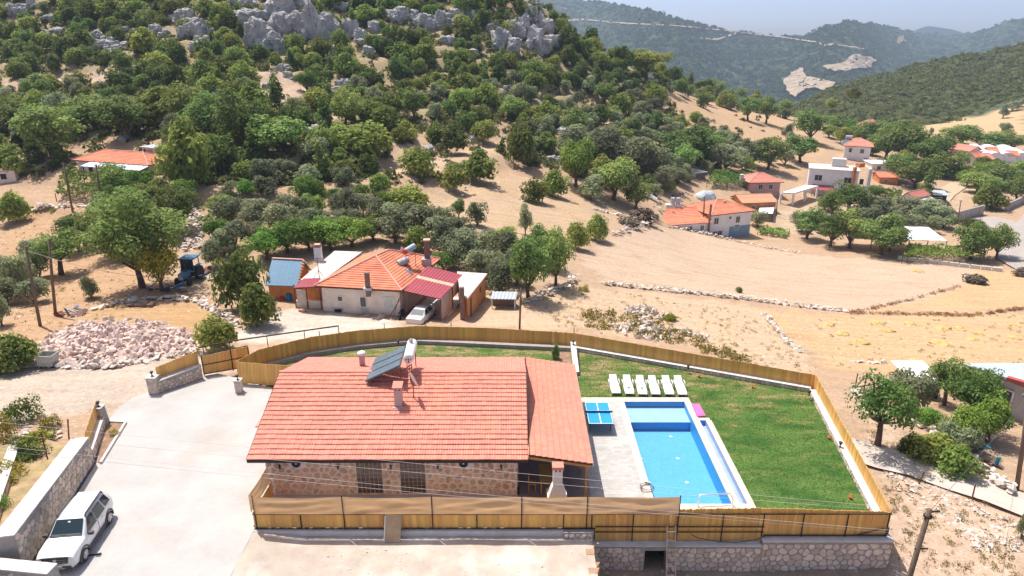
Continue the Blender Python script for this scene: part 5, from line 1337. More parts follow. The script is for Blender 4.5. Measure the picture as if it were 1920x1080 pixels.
# ================================================================ neighbouring houses
M_RT1 = pm('roof_tile_orange', (0.68, 0.235, 0.14), var=0.16, scale=1.2, rough=0.85, bump=0.3, bscale=7, bdist=.04, island=0.10, second=(0.50, 0.19, 0.12), second_scale=0.5)
M_RT2 = pm('roof_tile_pinkish', (0.66, 0.25, 0.19), var=0.12, scale=1.2, rough=0.85, bump=0.3, bscale=7, bdist=.04, island=0.10)
M_RIDGE = pm('ridge_mortar', (0.68, 0.40, 0.30), var=0.15, rough=0.9, bump=0.2)
M_CREAM = pm('cream_render', (0.80, 0.74, 0.67), var=0.10, scale=0.9, rough=0.9, bump=0.2, second=(0.52, 0.44, 0.37), second_scale=0.7, second_amt=0.4)
M_VWHITE = pm('village_white', (0.84, 0.83, 0.82), var=0.07, scale=0.8, rough=0.9, bump=0.15, second=(0.74, 0.72, 0.70), second_scale=0.5, second_amt=0.5)
M_VPINK = pm('village_pink', (0.58, 0.38, 0.34), var=0.08, scale=0.8, rough=0.9, bump=0.15)
M_ORANGE = pm('orange_brick', (0.58, 0.25, 0.10), var=0.2, scale=1.5, rough=0.9, bump=0.4, bscale=9)
M_FLATROOF = pm('flat_roof_screed', (0.64, 0.58, 0.52), var=0.12, scale=0.9, rough=0.95, bump=0.3, second=(0.5, 0.45, 0.40), second_scale=0.6)
M_BLUEROOF = pm('blue_sheet_metal', (0.17, 0.30, 0.42), var=0.08, rough=0.5, bump=0.05, island=.05)
M_REDSHEET = pm('maroon_sheet_metal', (0.36, 0.075, 0.095), var=0.10, rough=0.6, bump=0.05, island=.06)
M_GREYSHEET = pm('grey_sheet_metal', (0.45, 0.50, 0.55), var=0.12, rough=0.5, bump=0.1)
M_PLASTICSHEET = pm('white_plastic_sheet', (0.78, 0.79, 0.80), var=0.06, scale=0.8, rough=0.6, bump=0.5, bscale=1.5, bdist=.06)
M_WGLASS = glass_mat('window_glass', (0.05, 0.06, 0.075))
M_FRAMEW = pm('window_frame_white', (0.75, 0.74, 0.72), rough=0.5, bump=0)
M_BRICKCH = pm('sooty_brick', (0.22, 0.15, 0.125), var=0.25, scale=4, rough=0.95, bump=0.4)
M_CHW = pm('chimney_render', (0.62, 0.60, 0.58), var=0.12, rough=0.9, bump=0.2)
def courses(mb, a, b, c, d, n, lift=0.05, mi=0):
 """tile courses on a roof face: eave a-b, ridge d-c (a-d and b-c are the sides); overlapping stepped strips"""
 a, b, c, d = map(Vector, (a, b, c, d)); nrm = (b - a).cross(d - a)
 if nrm.length < 1e-6: nrm = (b - a).cross(c - a)
 nrm.normalize()
 if nrm.z < 0: nrm = -nrm
 for i in range(n):
  t0, t1 = i / n, (i + 1) / n
  p0, p1 = a + (d - a) * t0, b + (c - b) * t0; q0, q1 = a + (d - a) * t1, b + (c - b) * t1
  up = nrm * lift
  mb.poly([p0 + up, p1 + up, q1 + nrm * .008, q0 + nrm * .008], mi); mb.poly([p0, p1, p1 + up, p0 + up], mi)
class Hse:
 """house on plan rectangle: A->B is the front (left to right as the camera sees it), depth runs away from the camera"""
 def __init__(s, A, B, depth, h, label, name='village_house', z0=None, wall=M_VWHITE, group=None):
  A = Vector((A[0], A[1], 0)); B = Vector((B[0], B[1], 0))
  s.A, s.B = A, B; s.w = (B - A).length; s.d = depth; s.h = h
  s.u = (B - A) / s.w; s.n = Vector((-s.u.y, s.u.x, 0))
  cs = [A, B, B + s.n * depth, A + s.n * depth]
  s.z = z0 if z0 is not None else min(zt(c.x, c.y) for c in cs)
  s.root = thing(name, (A.x, A.y, s.z), label, 'house', group)
  mb = MB(); mb.prism([(c.x, c.y) for c in cs], s.z - 1.5, s.z + h); s.wall = mb.build('wall', wall, s.root)
 def at(s, x, y, z): return s.A + s.u * x + s.n * y + Vector((0, 0, s.z + z))
 def hip(s, rise, oh=0.45, ridge=0.35, mat=M_RT1, n=9, along='u'):
  h = s.h; e = [s.at(-oh, -oh, h), s.at(s.w + oh, -oh, h), s.at(s.w + oh, s.d + oh, h), s.at(-oh, s.d + oh, h)]
  if along == 'u': r0, r1 = s.at(s.w * (.5 - ridge / 2), s.d / 2, h + rise), s.at(s.w * (.5 + ridge / 2), s.d / 2, h + rise); faces = [(e[0], e[1], r1, r0), (e[1], e[2], r1, r1), (e[2], e[3], r0, r1), (e[3], e[0], r0, r0)]
  else: r0, r1 = s.at(s.w / 2, s.d * (.5 - ridge / 2), h + rise), s.at(s.w / 2, s.d * (.5 + ridge / 2), h + rise); faces = [(e[0], e[1], r0, r0), (e[1], e[2], r1, r0), (e[2], e[3], r1, r1), (e[3], e[0], r0, r1)]
  mb = MB()
  for f in faces: courses(mb, *f, n)
  s.roof = mb.build('roof', mat, s.root)
  mb = MB(); mb.hexa([p + Vector((0, 0, -.14)) for p in e], [p + Vector((0, 0, -.005)) for p in e]); mb.build('eaves', M_TRIM, s.roof)
  mb = MB()
  for p in ((e[0], r0), (e[1], r1 if along == 'u' else r0), (e[2], r1), (e[3], r0 if along == 'u' else r1), (r0, r1)):
   if (p[1] - p[0]).length > .05: mb.tube([p[0] + Vector((0, 0, .05)), p[1] + Vector((0, 0, .05))], .09, 6)
  mb.build('ridge', M_RIDGE, s.roof)
  return s
 def gable(s, rise, oh=0.4, mat=M_RT1, n=9, along='u', skew=0.5):
  h = s.h; e = [s.at(-oh, -oh, h), s.at(s.w + oh, -oh, h), s.at(s.w + oh, s.d + oh, h), s.at(-oh, s.d + oh, h)]
  if along == 'u': r0, r1 = s.at(-oh, s.d * skew, h + rise), s.at(s.w + oh, s.d * skew, h + rise); fs_ = [(e[0], e[1], r1, r0), (e[2], e[3], r0, r1)]; tri = [(0, 0), (0, s.d), (0, s.d * skew)], [(s.w, 0), (s.w, s.d), (s.w, s.d * skew)]
  else: r0, r1 = s.at(s.w * skew, -oh, h + rise), s.at(s.w * skew, s.d + oh, h + rise); fs_ = [(e[1], e[2], r1, r0), (e[3], e[0], r0, r1)]; tri = [(0, 0), (s.w, 0), (s.w * skew, 0)], [(0, s.d), (s.w, s.d), (s.w * skew, s.d)]
  mb = MB()
  for f in fs_:
   courses(mb, *f, n); mb.poly([p + Vector((0, 0, -.08)) for p in f])
  s.roof = mb.build('roof', mat, s.root)
  mb = MB()
  for t in tri: mb.poly([s.at(*t[0], h), s.at(*t[1], h), s.at(*t[2], h + rise - .05)])
  mb.build('gable_wall', s.wall.data.materials[0], s.root)
  mb = MB(); mb.tube([r0 + Vector((0, 0, .05)), r1 + Vector((0, 0, .05))], .09, 6); mb.build('ridge', M_RIDGE, s.roof)
  return s
 def flat(s, oh=0.2, mat=M_FLATROOF, t=0.18):
  h = s.h; e = [s.at(-oh, -oh, h), s.at(s.w + oh, -oh, h), s.at(s.w + oh, s.d + oh, h), s.at(-oh, s.d + oh, h)]
  mb = MB(); mb.hexa([p + Vector((0, 0, .003)) for p in e], [p + Vector((0, 0, t)) for p in e]); s.roof = mb.build('roof', mat, s.root); return s
 def win(s, side, x, z, w, h, bars=1, name='window', mat=None, fm=None):
  """window set in a face: x from the face's left edge as seen from outside"""
  if side == 'front': o, u, n = s.at(0, 0, 0), s.u, -s.n
  elif side == 'right': o, u, n = s.at(s.w, 0, 0), s.n, s.u
  else: o, u, n = s.at(0, s.d, 0), -s.n, -s.u
  o = o + u * x + Vector((0, 0, z)); Z = Vector((0, 0, 1))
  mb = MB()
  def fr(a, b, wd): mb.bar(o + u * a[0] + Z * a[1] + n * .03, o + u * b[0] + Z * b[1] + n * .03, wd, 0.08, up=n)
  q = .07
  fr((-q / 2, 0), (-q / 2, h), q); fr((w + q / 2, 0), (w + q / 2, h), q); fr((-q, -q / 2), (w + q, -q / 2), q); fr((-q, h + q / 2), (w + q, h + q / 2), q)
  for k in range(bars): fr((w * (k + 1) / (bars + 1), 0), (w * (k + 1) / (bars + 1), h), .05)
  wo = mb.build(name, fm or M_FRAMEW, s.root)
  mb = MB(); mb.poly([o + n * .012, o + u * w + n * .012, o + u * w + Z * h + n * .012, o + Z * h + n * .012]); mb.build('pane', mat or M_WGLASS, wo)
  return s
 def chim(s, x, y, z0, w, h, mat=M_CHW, cap=True):
  c = s.at(x, y, z0); mb = MB(); mb.box(c + Vector((0, 0, h / 2)), (w, w, h)); o = mb.build('chimney', mat, s.root)
  if cap: mb = MB(); mb.box(c + Vector((0, 0, h + .06)), (w + .12, w + .12, .1)); mb.build('cap', M_CHW, o)
  return s
# ---- the neighbour's red-roofed house behind the fence
Z0 = -2.6
EZ = 0.35
FLc, FRc, BRc = P(589, 536, EZ), P(753, 545, EZ), P(826, 485, EZ)
BLc = FLc + BRc - FRc
nh = thing('neighbour_house', (FLc.x, FLc.y, Z0), 'cream house with red hipped roof and chimneys behind the curved fence', 'house')
ctr = (FLc + FRc + BRc + BLc) / 4
ins_ = [ctr + (p - ctr) * .90 for p in (FLc, FRc, BRc, BLc)]
mb = MB(); mb.prism([(p.x, p.y) for p in ins_], Z0 - .8, EZ - .1); nwall = mb.build('wall', M_CREAM, nh)
R0, R1 = P(705, 480, 2.15), P(729, 469, 2.15)
mb = MB()
for f in ((FLc, FRc, R0, R0), (FRc, BRc, R1, R0), (BRc, BLc, R1, R1), (BLc, FLc, R0, R1)): courses(mb, *f, 15, .06)
nroof = mb.build('roof', M_RT1, nh)
mb = MB(); mb.hexa([p + Vector((0, 0, -.16)) for p in (FLc, FRc, BRc, BLc)], [p + Vector((0, 0, -.005)) for p in (FLc, FRc, BRc, BLc)]); mb.build('eaves', M_TRIM, nroof)
mb = MB()
for a, b in ((FLc, R0), (FRc, R0), (BRc, R1), (BLc, R1), (R0, R1)): mb.tube([a + Vector((0, 0, .06)), b + Vector((0, 0, .06))], .09, 6)
mb.build('ridge', M_RIDGE, nroof)
fa_, fb_ = ins_[0], ins_[1]; fu = (fb_ - fa_).normalized(); fn = Vector((fu.y, -fu.x, 0)); Lf = (fb_ - fa_).length
def nwin(x, z, w, h, name='window', fm=M_FRAMEW, pane=M_WGLASS, bars=0):
 o = Vector((fa_.x, fa_.y, Z0)) + fu * x + Vector((0, 0, z)); Z = Vector((0, 0, 1)); mb = MB()
 for a, b in (((-.04, 0), (-.04, h)), ((w + .04, 0), (w + .04, h)), ((-.08, -.04), (w + .08, -.04)), ((-.08, h + .04), (w + .08, h + .04))): mb.bar(o + fu * a[0] + Z * a[1] + fn * .03, o + fu * b[0] + Z * b[1] + fn * .03, .08, .08, up=fn)
 wo = mb.build(name, fm, nh); mb = MB(); mb.poly([o + fn * .02, o + fu * w + fn * .02, o + fu * w + Z * h + fn * .02, o + Z * h + fn * .02]); mb.build('pane', pane, wo)
nwin(1.6, 1.35, .45, .45); nwin(3.9, .85, .55, 1.0); nwin(3.85, 0.05, .85, .75, 'door_panel', M_FRAMEW, M_GREYSHEET); nwin(6.4, .85, .9, 1.1, pane=pm('curtained_glass', (0.60, 0.66, 0.66), rough=0.3, bump=0))
def slopept(px_, py_, dz):   # point above the roof
 best = None
 for i in range(60):
  z = EZ + i * .03; q = P(px_, py_, z)
  # roof height at q by barycentric test over the four faces
  for f in ((FLc, FRc, R0), (FRc, BRc, R1), (FRc, R1, R0)):
   a, b, c = f; den = (b.y - c.y) * (a.x - c.x) + (c.x - b.x) * (a.y - c.y)
   l1 = ((b.y - c.y) * (q.x - c.x) + (c.x - b.x) * (q.y - c.y)) / den; l2 = ((c.y - a.y) * (q.x - c.x) + (a.x - c.x) * (q.y - c.y)) / den; l3 = 1 - l1 - l2
   if min(l1, l2, l3) > -.02:
    zr = l1 * a.z + l2 * b.z + l3 * c.z
    if best is None or abs(zr - z) < best[0]: best = (abs(zr - z), Vector((q.x, q.y, zr)))
 return best[1] if best else P(px_, py_, EZ)
q = slopept(690, 541, 0); mb = MB(); mb.box(q + Vector((0, 0, .4)), (.42, .42, 2.4)); c1 = mb.build('chimney', M_BRICKCH, nh); mb = MB(); mb.box(q + Vector((0, 0, -.0)), (.8, .8, .22)); mb.build('flashing', M_GREYSHEET, c1)
q = slopept(802, 497, 0); mb = MB(); mb.box(q + Vector((0, 0, .9)), (.55, .55, 3.6)); c2 = mb.build('chimney', M_BRICKCH, nh); mb = MB(); mb.box(q + Vector((0, 0, 2.76)), (.7, .7, .12)); mb.build('cap', M_RIDGE, c2); mb = MB(); mb.box(q + Vector((-.1, -.1, .25)), (.95, .95, 1.1)); mb.build('chimney_base', M_FLUE, c2)
# tank heater on that roof
q = slopept(772, 500, 0)
sh = thing('solar_water_heater', tuple(q), 'old solar tank pair on a rusty frame over the neighbour\'s roof', 'solar heater')
mb = MB(); mb.tube([(-.5, -.3, 1.75), (.35, .45, 2.1)], .3, 12); mb.build('hot_tank', pm('blue_grey_tank', (0.30, 0.42, 0.52), rough=0.4, bump=0.05), sh, world_xyz=False, smooth=False)
mb = MB(); mb.tube([(-.62, -.41, 1.70), (-.47, -.28, 1.76)], .31, 12); mb.build('tank_end', pm('red_tank_end', (0.55, 0.05, 0.03), rough=0.5, bump=0), sh, world_xyz=False)
mb = MB(); mb.tube([(-1.3, -.5, .45), (-.35, .1, .75)], .36, 12); mb.build('cold_tank', pm('grey_tank', (0.36, 0.40, 0.43), rough=0.5, bump=0.05), sh, world_xyz=False)
for a, b in (((-.5, -.3, -.1), (-.5, -.3, 1.5)), ((.35, .45, -.1), (.35, .45, 1.85)), ((-.5, .4, 0), (-.5, .4, 1.6)), ((-.5, -.3, 1.2), (.35, .45, 1.3)), ((-1.4, -.6, -.2), (-1.4, -.6, .4)), ((-.5, -.3, .3), (-1.4, -.6, .2))):
 mb = MB(); mb.bar(a, b, .05); mb.build('frame_leg', M_RUST, sh, world_xyz=False)
mb = MB(); mb.hexa([(-1.9, -1.6, -.3), (.1, -2.1, -.55), (.3, -1.5, -.05), (-1.6, -.9, .25)], [(-1.9, -1.6, -.24), (.1, -2.1, -.49), (.3, -1.5, .01), (-1.6, -.9, .31)]); mb.build('collector', M_PANEL, sh, world_xyz=False)
q = P(752, 470, 1.9); sdh = thing('satellite_dish', (q.x, q.y, 1.2), 'tilted white satellite dish behind the neighbour\'s roof ridge', 'satellite dish')
mb = MB(); mb.tube([(0, 0, -.6), (0, 0, .5)], .03, 6); mb.build('mast', M_BLACK, sdh, world_xyz=False)
mb = MB(); v_ = []
for k, r_ in enumerate((0.02, .3, .5)):
 for j in range(12): t = j * math.pi / 6; v_.append((r_ * math.cos(t) * .35 + .1, -r_ * r_ * .3, .7 + r_ * math.sin(t)))
mb.raw(v_, [(i * 12 + j, i * 12 + (j + 1) % 12, (i + 1) * 12 + (j + 1) % 12, (i + 1) * 12 + j) for i in range(2) for j in range(12)]); mb.build('dish', M_WHITE, sdh, world_xyz=False)
def sheet_roof(pts, name, mat, parent, nrib, t=.05):
 """corrugated sheet: pts front-left, front-right, back-right, back-left; ribs run front to back"""
 a, b, c, d = map(Vector, pts); mb = MB(); n = nrib * 2
 for i in range(n):
  t0, t1 = i / n, (i + 1) / n; up0 = Vector((0, 0, .05 if i % 2 else 0)); up1 = Vector((0, 0, 0 if i % 2 else .05))
  mb.poly([a + (b - a) * t0 + up0, a + (b - a) * t1 + up1, d + (c - d) * t1 + up1, d + (c - d) * t0 + up0])
 mb.poly([p + Vector((0, 0, -t)) for p in (d, c, b, a)])
 return mb.build(name, mat, parent)
# carport of the neighbour
cpt = thing('carport', (FRc.x, FRc.y, Z0), 'maroon sheet roofed carport over the silver sedan', 'carport')
k0, k1, k2, k3 = P(755, 545, .25), P(825.5, 561, -.15), P(868.5, 516, -.15), P(802, 499, .75)
def kk(s_, t_): return (k0 + (k1 - k0) * s_) * (1 - t_) + (k3 + (k2 - k3) * s_) * t_
sheet_roof([kk(0, 0), kk(1, 0), kk(1, .50), kk(0, .50)], 'roof_sheet', M_REDSHEET, cpt, 12)
sheet_roof([kk(0, .50), kk(1, .50), kk(1, .60), kk(0, .60)], 'clear_strip', pm('fibreglass_strip', (0.62, 0.46, 0.32), rough=0.6, bump=0.1), cpt, 12)
sheet_roof([kk(0, .60), kk(1, .60), kk(1, 1), kk(0, 1)], 'roof_sheet', M_REDSHEET, cpt, 12)
for s_ in range(4):
 t0, t1 = s_ / 4, (s_ + 1) / 4; a, b = kk(.99, t0), kk(.99, t1); mb = MB(); mb.poly([(a.x, a.y, Z0 - .3 if s_ < 2 else a.z - 1.3), (b.x, b.y, Z0 - .3 if s_ < 2 else b.z - 1.3), b - Vector((0, 0, .1)), a - Vector((0, 0, .1))]); mb.poly([(a.x - .05, a.y, Z0 - .3 if s_ < 2 else a.z - 1.3), (b.x - .05, b.y, Z0 - .3 if s_ < 2 else b.z - 1.3), b - Vector((.05, 0, .1)), a - Vector((.05, 0, .1))][::-1]); mb.build('side_panel', pm('pale_sheet_panel', (0.60, 0.56, 0.52), var=0.12, scale=1, rough=0.7, bump=.1), cpt)
for s_, t_ in ((.01, .02), (1.0, .01), (1.0, .5), (.99, .99)):
 a = kk(s_, t_); mb = MB(); mb.bar((a.x, a.y, Z0 - .3), a - Vector((0, 0, .05)), .09); mb.build('post', M_RUST, cpt)
a = P(756, 575, -1.5); mb = MB(); mb.bar((FRc.x - 1.5, FRc.y - .6, Z0), (FRc.x + .1, FRc.y - .2, Z0 + 2.6), .06); mb.bar((FRc.x - 1.0, FRc.y - .6, Z0 + .1), (FRc.x - .2, FRc.y - .2, Z0 + 2.4), .05); mb.build('prop_pole', M_RUST, cpt)
# orange annex with flat roof right of the carport
an = [P(877, 561, -.25), P(914, 515, -.25), P(857, 511, -.25)]; an4 = P(863, 554, -.25)
ax_ = thing('brick_annex', (an[0].x, an[0].y, Z0), 'orange brick annex with pale flat roof right of the carport', 'house')
c_ = (an[0] + an[2]) / 2; w4 = [c_ + (p - c_) * .92 for p in (an4, an[0], an[1], an[2])]
mb = MB(); mb.prism([(p.x, p.y) for p in w4], Z0 - 1.2, -.27); mb.build('wall', M_ORANGE, ax_)
mb = MB(); mb.prism([(p.x, p.y) for p in (an4, an[0], an[1], an[2])], -.268, -.12); mb.build('roof', M_FLATROOF, ax_)
dd_ = (w4[2] - w4[1]).normalized(); nn_ = Vector((dd_.y, -dd_.x, 0))
for x_, z_, w_, h_, nm in ((.9, -.0, .5, 1.9, 'door'), (4.3, 1.25, .5, .6, 'window')):
 o_ = Vector((w4[1].x, w4[1].y, Z0 + z_)) + dd_ * x_ + nn_ * .02; mb = MB(); mb.poly([o_, o_ + dd_ * w_, o_ + dd_ * w_ + Vector((0, 0, h_)), o_ + Vector((0, 0, h_))]); mb.build(nm, M_TRIM, ax_)
q = P(868, 570, -1.0); mb = MB(); mb.box((w4[1].x - .5, w4[1].y + .1, Z0 + 1.6), (.42, .42, 3.6)); mb.build('chimney', M_BRICKCH, ax_)
# flat terrace block left of the neighbour's roof
fl_ = [P(566, 524, .1), P(600, 529, .1), P(676, 474, .1), P(627, 472, .1)]
tr_ = thing('flat_roof_block', (fl_[0].x, fl_[0].y, Z0), 'block with pale flat concrete roof beside the blue roofed shed', 'house')
mb = MB(); mb.prism([(p.x, p.y) for p in fl_], Z0 - .6, .0); mb.build('wall', M_ORANGE, tr_)
c_ = sum(fl_, Vector()) / 4; mb = MB(); mb.prism([((c_ + (p - c_) * 1.05).x, (c_ + (p - c_) * 1.05).y) for p in fl_], .003, .14); mb.build('roof', M_FLATROOF, tr_)
q = P(598, 489, .14); mb = MB(); mb.box(q + Vector((0, 0, .75)), (.72, .72, 1.7)); cc_ = mb.build('chimney', M_WHITEWALL, tr_); mb = MB(); mb.box(q + Vector((0, 0, 1.68)), (.8, .8, .14)); mb.build('cap', M_BRICKCH, cc_); mb = MB(); mb.box(q + Vector((0, 0, 1.85)), (.6, .6, .12)); mb.build('cap_tile', M_RIDGE, cc_)
q = P(599, 522, .14); mb = MB(); mb.bar(q, q + Vector((-.05, 0, 2.2)), .05)
for a in (-.6, .6): mb.bar(q + Vector((a, -.2, 0)), q + Vector((0, 0, .9)), .03)
mb.bar(q + Vector((-.5, 0, 2.1)), q + Vector((.5, 0, 2.1)), .03); tag(mb.build('roof_antenna', M_BLACK), 'thin television antenna on the pale flat roof', 'antenna')
# blue shed
s0, s1, s2, s3 = P(508, 535, -.75), P(549, 537, -.75), P(569, 488, 1.15), P(505, 485, 1.15)
shd = thing('blue_roofed_shed', (s0.x, s0.y, Z0), 'small orange shed with steep blue sheet roof', 'shed')
s1b = Vector((s2.x, s1.y, s1.z)); s0b = Vector((s3.x + .3, s0.y, s0.z))
sheet_roof([s0b, s1b, s2, s3 + Vector((.3, 0, 0))], 'roof', M_BLUEROOF, shd, 13)
yb = s2.y + (s2.y - s0.y)
mb = MB(); mb.prism([(s0b.x + .2, s0.y + .35), (s2.x - .25, s1.y + .35), (s2.x - .25, yb - .3), (s0b.x + .2, yb - .3)], Z0 - .8, -.72); mb.build('wall', M_ORANGE, shd)
mb = MB(); x = s2.x - .24; mb.poly([(x, s1.y + .35, -.72), (x, yb - .3, -.72), (x, s2.y, 1.05)]); mb.poly([(x - .1, s1.y + .35, -.72), (x - .1, yb - .3, -.72), (x - .1, s2.y, 1.05)]); mb.build('gable_wall', M_ORANGE, shd)
sheet_roof([Vector((s2.x, yb, -.75)), Vector((s0b.x, yb, -.75)), s3 + Vector((.3, 0, 0)), s2], 'roof', M_BLUEROOF, shd, 13)
mb = MB(); mb.bar(s3 + Vector((.3, 0, .06)), s2 + Vector((0, 0, .06)), .22, .1); mb.build('ridge_cap', M_RIDGE, shd)
n_b = 9
for i in range(n_b):
 t = (i + .5) / n_b; p_ = s1b + (s2 - s1b) * t; mb = MB(); mb.box(p_ + Vector((.06, 0, .02)), (.18, .36, .22)); mb.build('edge_brick', M_ORANGE, shd)
mb = MB(); mb.box((s1b.x - 1.2, s0.y + .33, Z0 + .95), (.9, .06, 1.5)); mb.build('door', M_DARK, shd)
# porch on the left of the neighbour's house
pch = thing('porch', (P(560, 575, Z0).x, P(560, 575, Z0).y, Z0), 'low walled porch with maroon awning left of the cream house', 'porch')
p0, p1, p2, p3 = P(549, 540, .0), P(590, 538, .3), P(594, 531, .55), P(561, 532, .35)
sheet_roof([p0, p1, p2 + Vector((0, 1.5, 0)), p3 + Vector((0, 1.5, 0))], 'awning', M_REDSHEET, pch, 10)
wl0, wl1, wl2 = P(556, 580, Z0), P(578, 581, Z0), P(630, 580, Z0)
mb = MB(); mb.prism([(wl0.x, wl0.y), (wl2.x, wl2.y - .2), (wl2.x, wl2.y), (wl0.x, wl0.y + .2)], Z0 - .4, Z0 + .95); mb.build('parapet', M_CREAM, pch)
mb = MB(); mb.prism([(wl0.x + .2, wl0.y - .05), (wl0.x + 1.2, wl0.y - .08), (wl0.x + 1.2, wl0.y), (wl0.x + .2, wl0.y)], Z0 - .2, Z0 + 2.1); mb.build('sheet_door', pm('pale_sheet_panel2', (0.60, 0.56, 0.52), var=0.12, rough=0.7, bump=.1), pch)
for x, y in ((wl0.x, wl0.y), (wl1.x, wl1.y), ((wl1.x + wl2.x) / 2, wl1.y)):
 mb = MB(); mb.box((x, y, Z0 + 1.3), (.1, .1, 2.7)); mb.build('post', M_RUST, pch)
mb = MB(); mb.prism([(wl0.x + .5, wl0.y + 1.6), (wl2.x, wl2.y + 1.4), (wl2.x, wl2.y + 1.6), (wl0.x + .5, wl0.y + 1.8)], Z0 - .2, Z0 + 2.4); mb.build('back_wall', M_CREAM, pch)
q = P(614, 566, Z0 + 1); mb = MB(); mb.box((P(614, 580, Z0).x, wl2.y - .25, Z0 + 1.15), (.6, .05, 1.3)); tag(mb.build('hanging_cloth', M_WHITE), 'white cloth hanging over the porch wall', 'cloth')
# clutter in front of the house
rr = random.Random(14)
q = P(672, 584, Z0)
pp = thing('pipe_stack', tuple(q), 'stack of blue grey pipes along the cream house wall', 'pipes')
for i in range(6):
 mb = MB(); y = -.25 + (i % 3) * .22; z = .12 + (i // 3) * .2; mb.tube([(-1.7 + rr.uniform(-.2, .2), y, z), (1.6 + rr.uniform(-.2, .2), y - .25, z)], .1, 8); mb.build('pipe', pm('blue_grey_pipe', (0.30, 0.42, 0.50), objrand=.3, rough=.5, bump=0), pp, world_xyz=False)
M_ROCKP = pm('pale_rock', (0.62, 0.52, 0.44), var=0.15, scale=2, rough=0.95, bump=0.5, bscale=5, bdist=.05, objrand=0.18)
def hull(seed, sx, sy, sz, n=11):
 rr = random.Random(seed); bm = bmesh.new()
 for i in range(n):
  v = Vector((rr.gauss(0, 1), rr.gauss(0, 1), rr.gauss(0, 1))).normalized(); bm.verts.new((v.x * sx, v.y * sy, v.z * sz))
 bmesh.ops.convex_hull(bm, input=bm.verts)
 for v in [v for v in bm.verts if not v.link_faces]: bm.verts.remove(v)
 return bm
def hull_mesh(seed, mat, sx=1, sy=1, sz=1, n=11, name='stone'):
 bm = hull(seed, sx, sy, sz, n); me = bpy.data.meshes.new(name); bm.to_mesh(me); bm.free(); me.materials.append(mat); return me
SLABROCK = [hull_mesh(200 + i, M_ROCKP, .6, .5, .22, 12, 'flat_rock') for i in range(4)]
PLAB = ['flat pale rock nearest the pipe stack', 'flat pale rock below the cream house window', 'flat pale rock left of the carport post', 'large flat pale rock beside the carport', 'flat pale rock in front of the cream house corner']
for i, (a, b) in enumerate(((688, 597), (703, 601), (716, 596), (733, 602), (722, 606))):
 q = P(a, b, Z0); tag(link('flat_rock', SLABROCK[i % 4], None, (q.x, q.y, Z0 + .1), (0, 0, rr.uniform(0, 6)), (rr.uniform(1, 1.7),) * 3), PLAB[i], 'rock', 'flat rocks in front of the cream house')
q = P(636, 586, Z0); bx2 = thing('washing_machine', tuple(q), 'old grey appliance lying before the cream house', 'appliance')
mb = MB(); mb.box((0, 0, .3), (1.0, .6, .6)); mb.build('casing', M_GREYSHEET, bx2, world_xyz=False); mb = MB(); mb.box((0, -.31, .32), (.7, .03, .35)); mb.build('panel', M_BLACK, bx2, world_xyz=False)
q = P(568, 588, Z0); st_ = thing('stool', tuple(q), 'small orange wooden stool on the concrete yard', 'stool')
mb = MB(); mb.box((0, 0, .42), (.75, .4, .06)); mb.build('seat', M_ORANGE, st_, world_xyz=False)
for a in (-.3, .3):
 for b in (-.15, .15): mb = MB(); mb.box((a, b, .2), (.06, .06, .4)); mb.build('leg', M_RUST, st_, world_xyz=False)
q = P(543, 566, Z0); mb = MB(); mb.lathe((q.x, q.y, Z0), [(.28, 0), (.33, .2), (.33, .8), (.25, .9)], 12); tag(mb.build('blue_barrel', pm('blue_plastic', (0.02, 0.16, 0.42), rough=.5, bump=0)), 'blue plastic barrel beside the shed', 'barrel')
q = P(530, 566, Z0); mb = MB(); mb.lathe((q.x, q.y, Z0), [(.2, 0), (.24, .2), (.24, .5), (.2, .55)], 10); tag(mb.build('red_bucket', pm('red_plastic', (0.5, 0.05, 0.03), rough=.5, bump=0)), 'small red tub beside the blue barrel', 'tub')
# lean-to shelter right of annex
q = G(945, 575)
ls = thing('sheet_shelter', tuple(q), 'low shelter with grey sheet roof right of the orange annex', 'shelter')
qv = Vector(q)
sheet_roof([qv + Vector(c) for c in ((-1.3, -.7, 1.1), (1.2, -.7, 1.05), (1.4, .8, 1.3), (-1.2, .8, 1.35))], 'roof', M_GREYSHEET, ls, 7)
for a, b in ((-1.2, -.6), (1.1, -.6), (1.2, .7), (-1.1, .7)):
 mb = MB(); mb.box((a, b, .5), (.1, .1, 1.2)); mb.build('post', M_WHITE, ls, world_xyz=False)
mb = MB(); mb.box((0, .6, .35), (2.4, .7, .8)); mb.build('stored_wood', M_BRICKCH, ls, world_xyz=False)
# ---- the white walled house on the left hillside
A = G(150, 326); B = G(282, 330)
hl_ = Hse(A, B, 5.0, 2.3, 'white hillside house with red hipped roof and pale awning above the vine arbour', wall=M_CREAM)
hl_.hip(1.35, .5, .55, M_RT1, 9)
hl_.win('front', .9, .55, .3, .8, 0); hl_.win('front', 2.1, .0, .9, 1.7, 0, 'door', M_DARK)
a_ = hl_.at(3.2, -.45, 2.2); b_ = hl_.at(hl_.w + .6, -.45, 2.2)
sheet_roof([a_ - hl_.n * 2.0 - Vector((0, 0, .35)), b_ - hl_.n * 2.0 - Vector((0, 0, .35)), b_, a_], 'awning', pm('pale_blue_sheet', (0.58, 0.64, 0.70), var=.08, rough=.6, bump=.1), hl_.root, 12)
for t in (0.02, .33, .66, .98):
 q = a_ + (b_ - a_) * t - hl_.n * 1.9; mb = MB(); mb.bar((q.x, q.y, zt(q.x, q.y) - .2), (q.x, q.y, q.z - .38), .08); mb.build('post', M_TRIM, hl_.root)
A = G(262, 300);
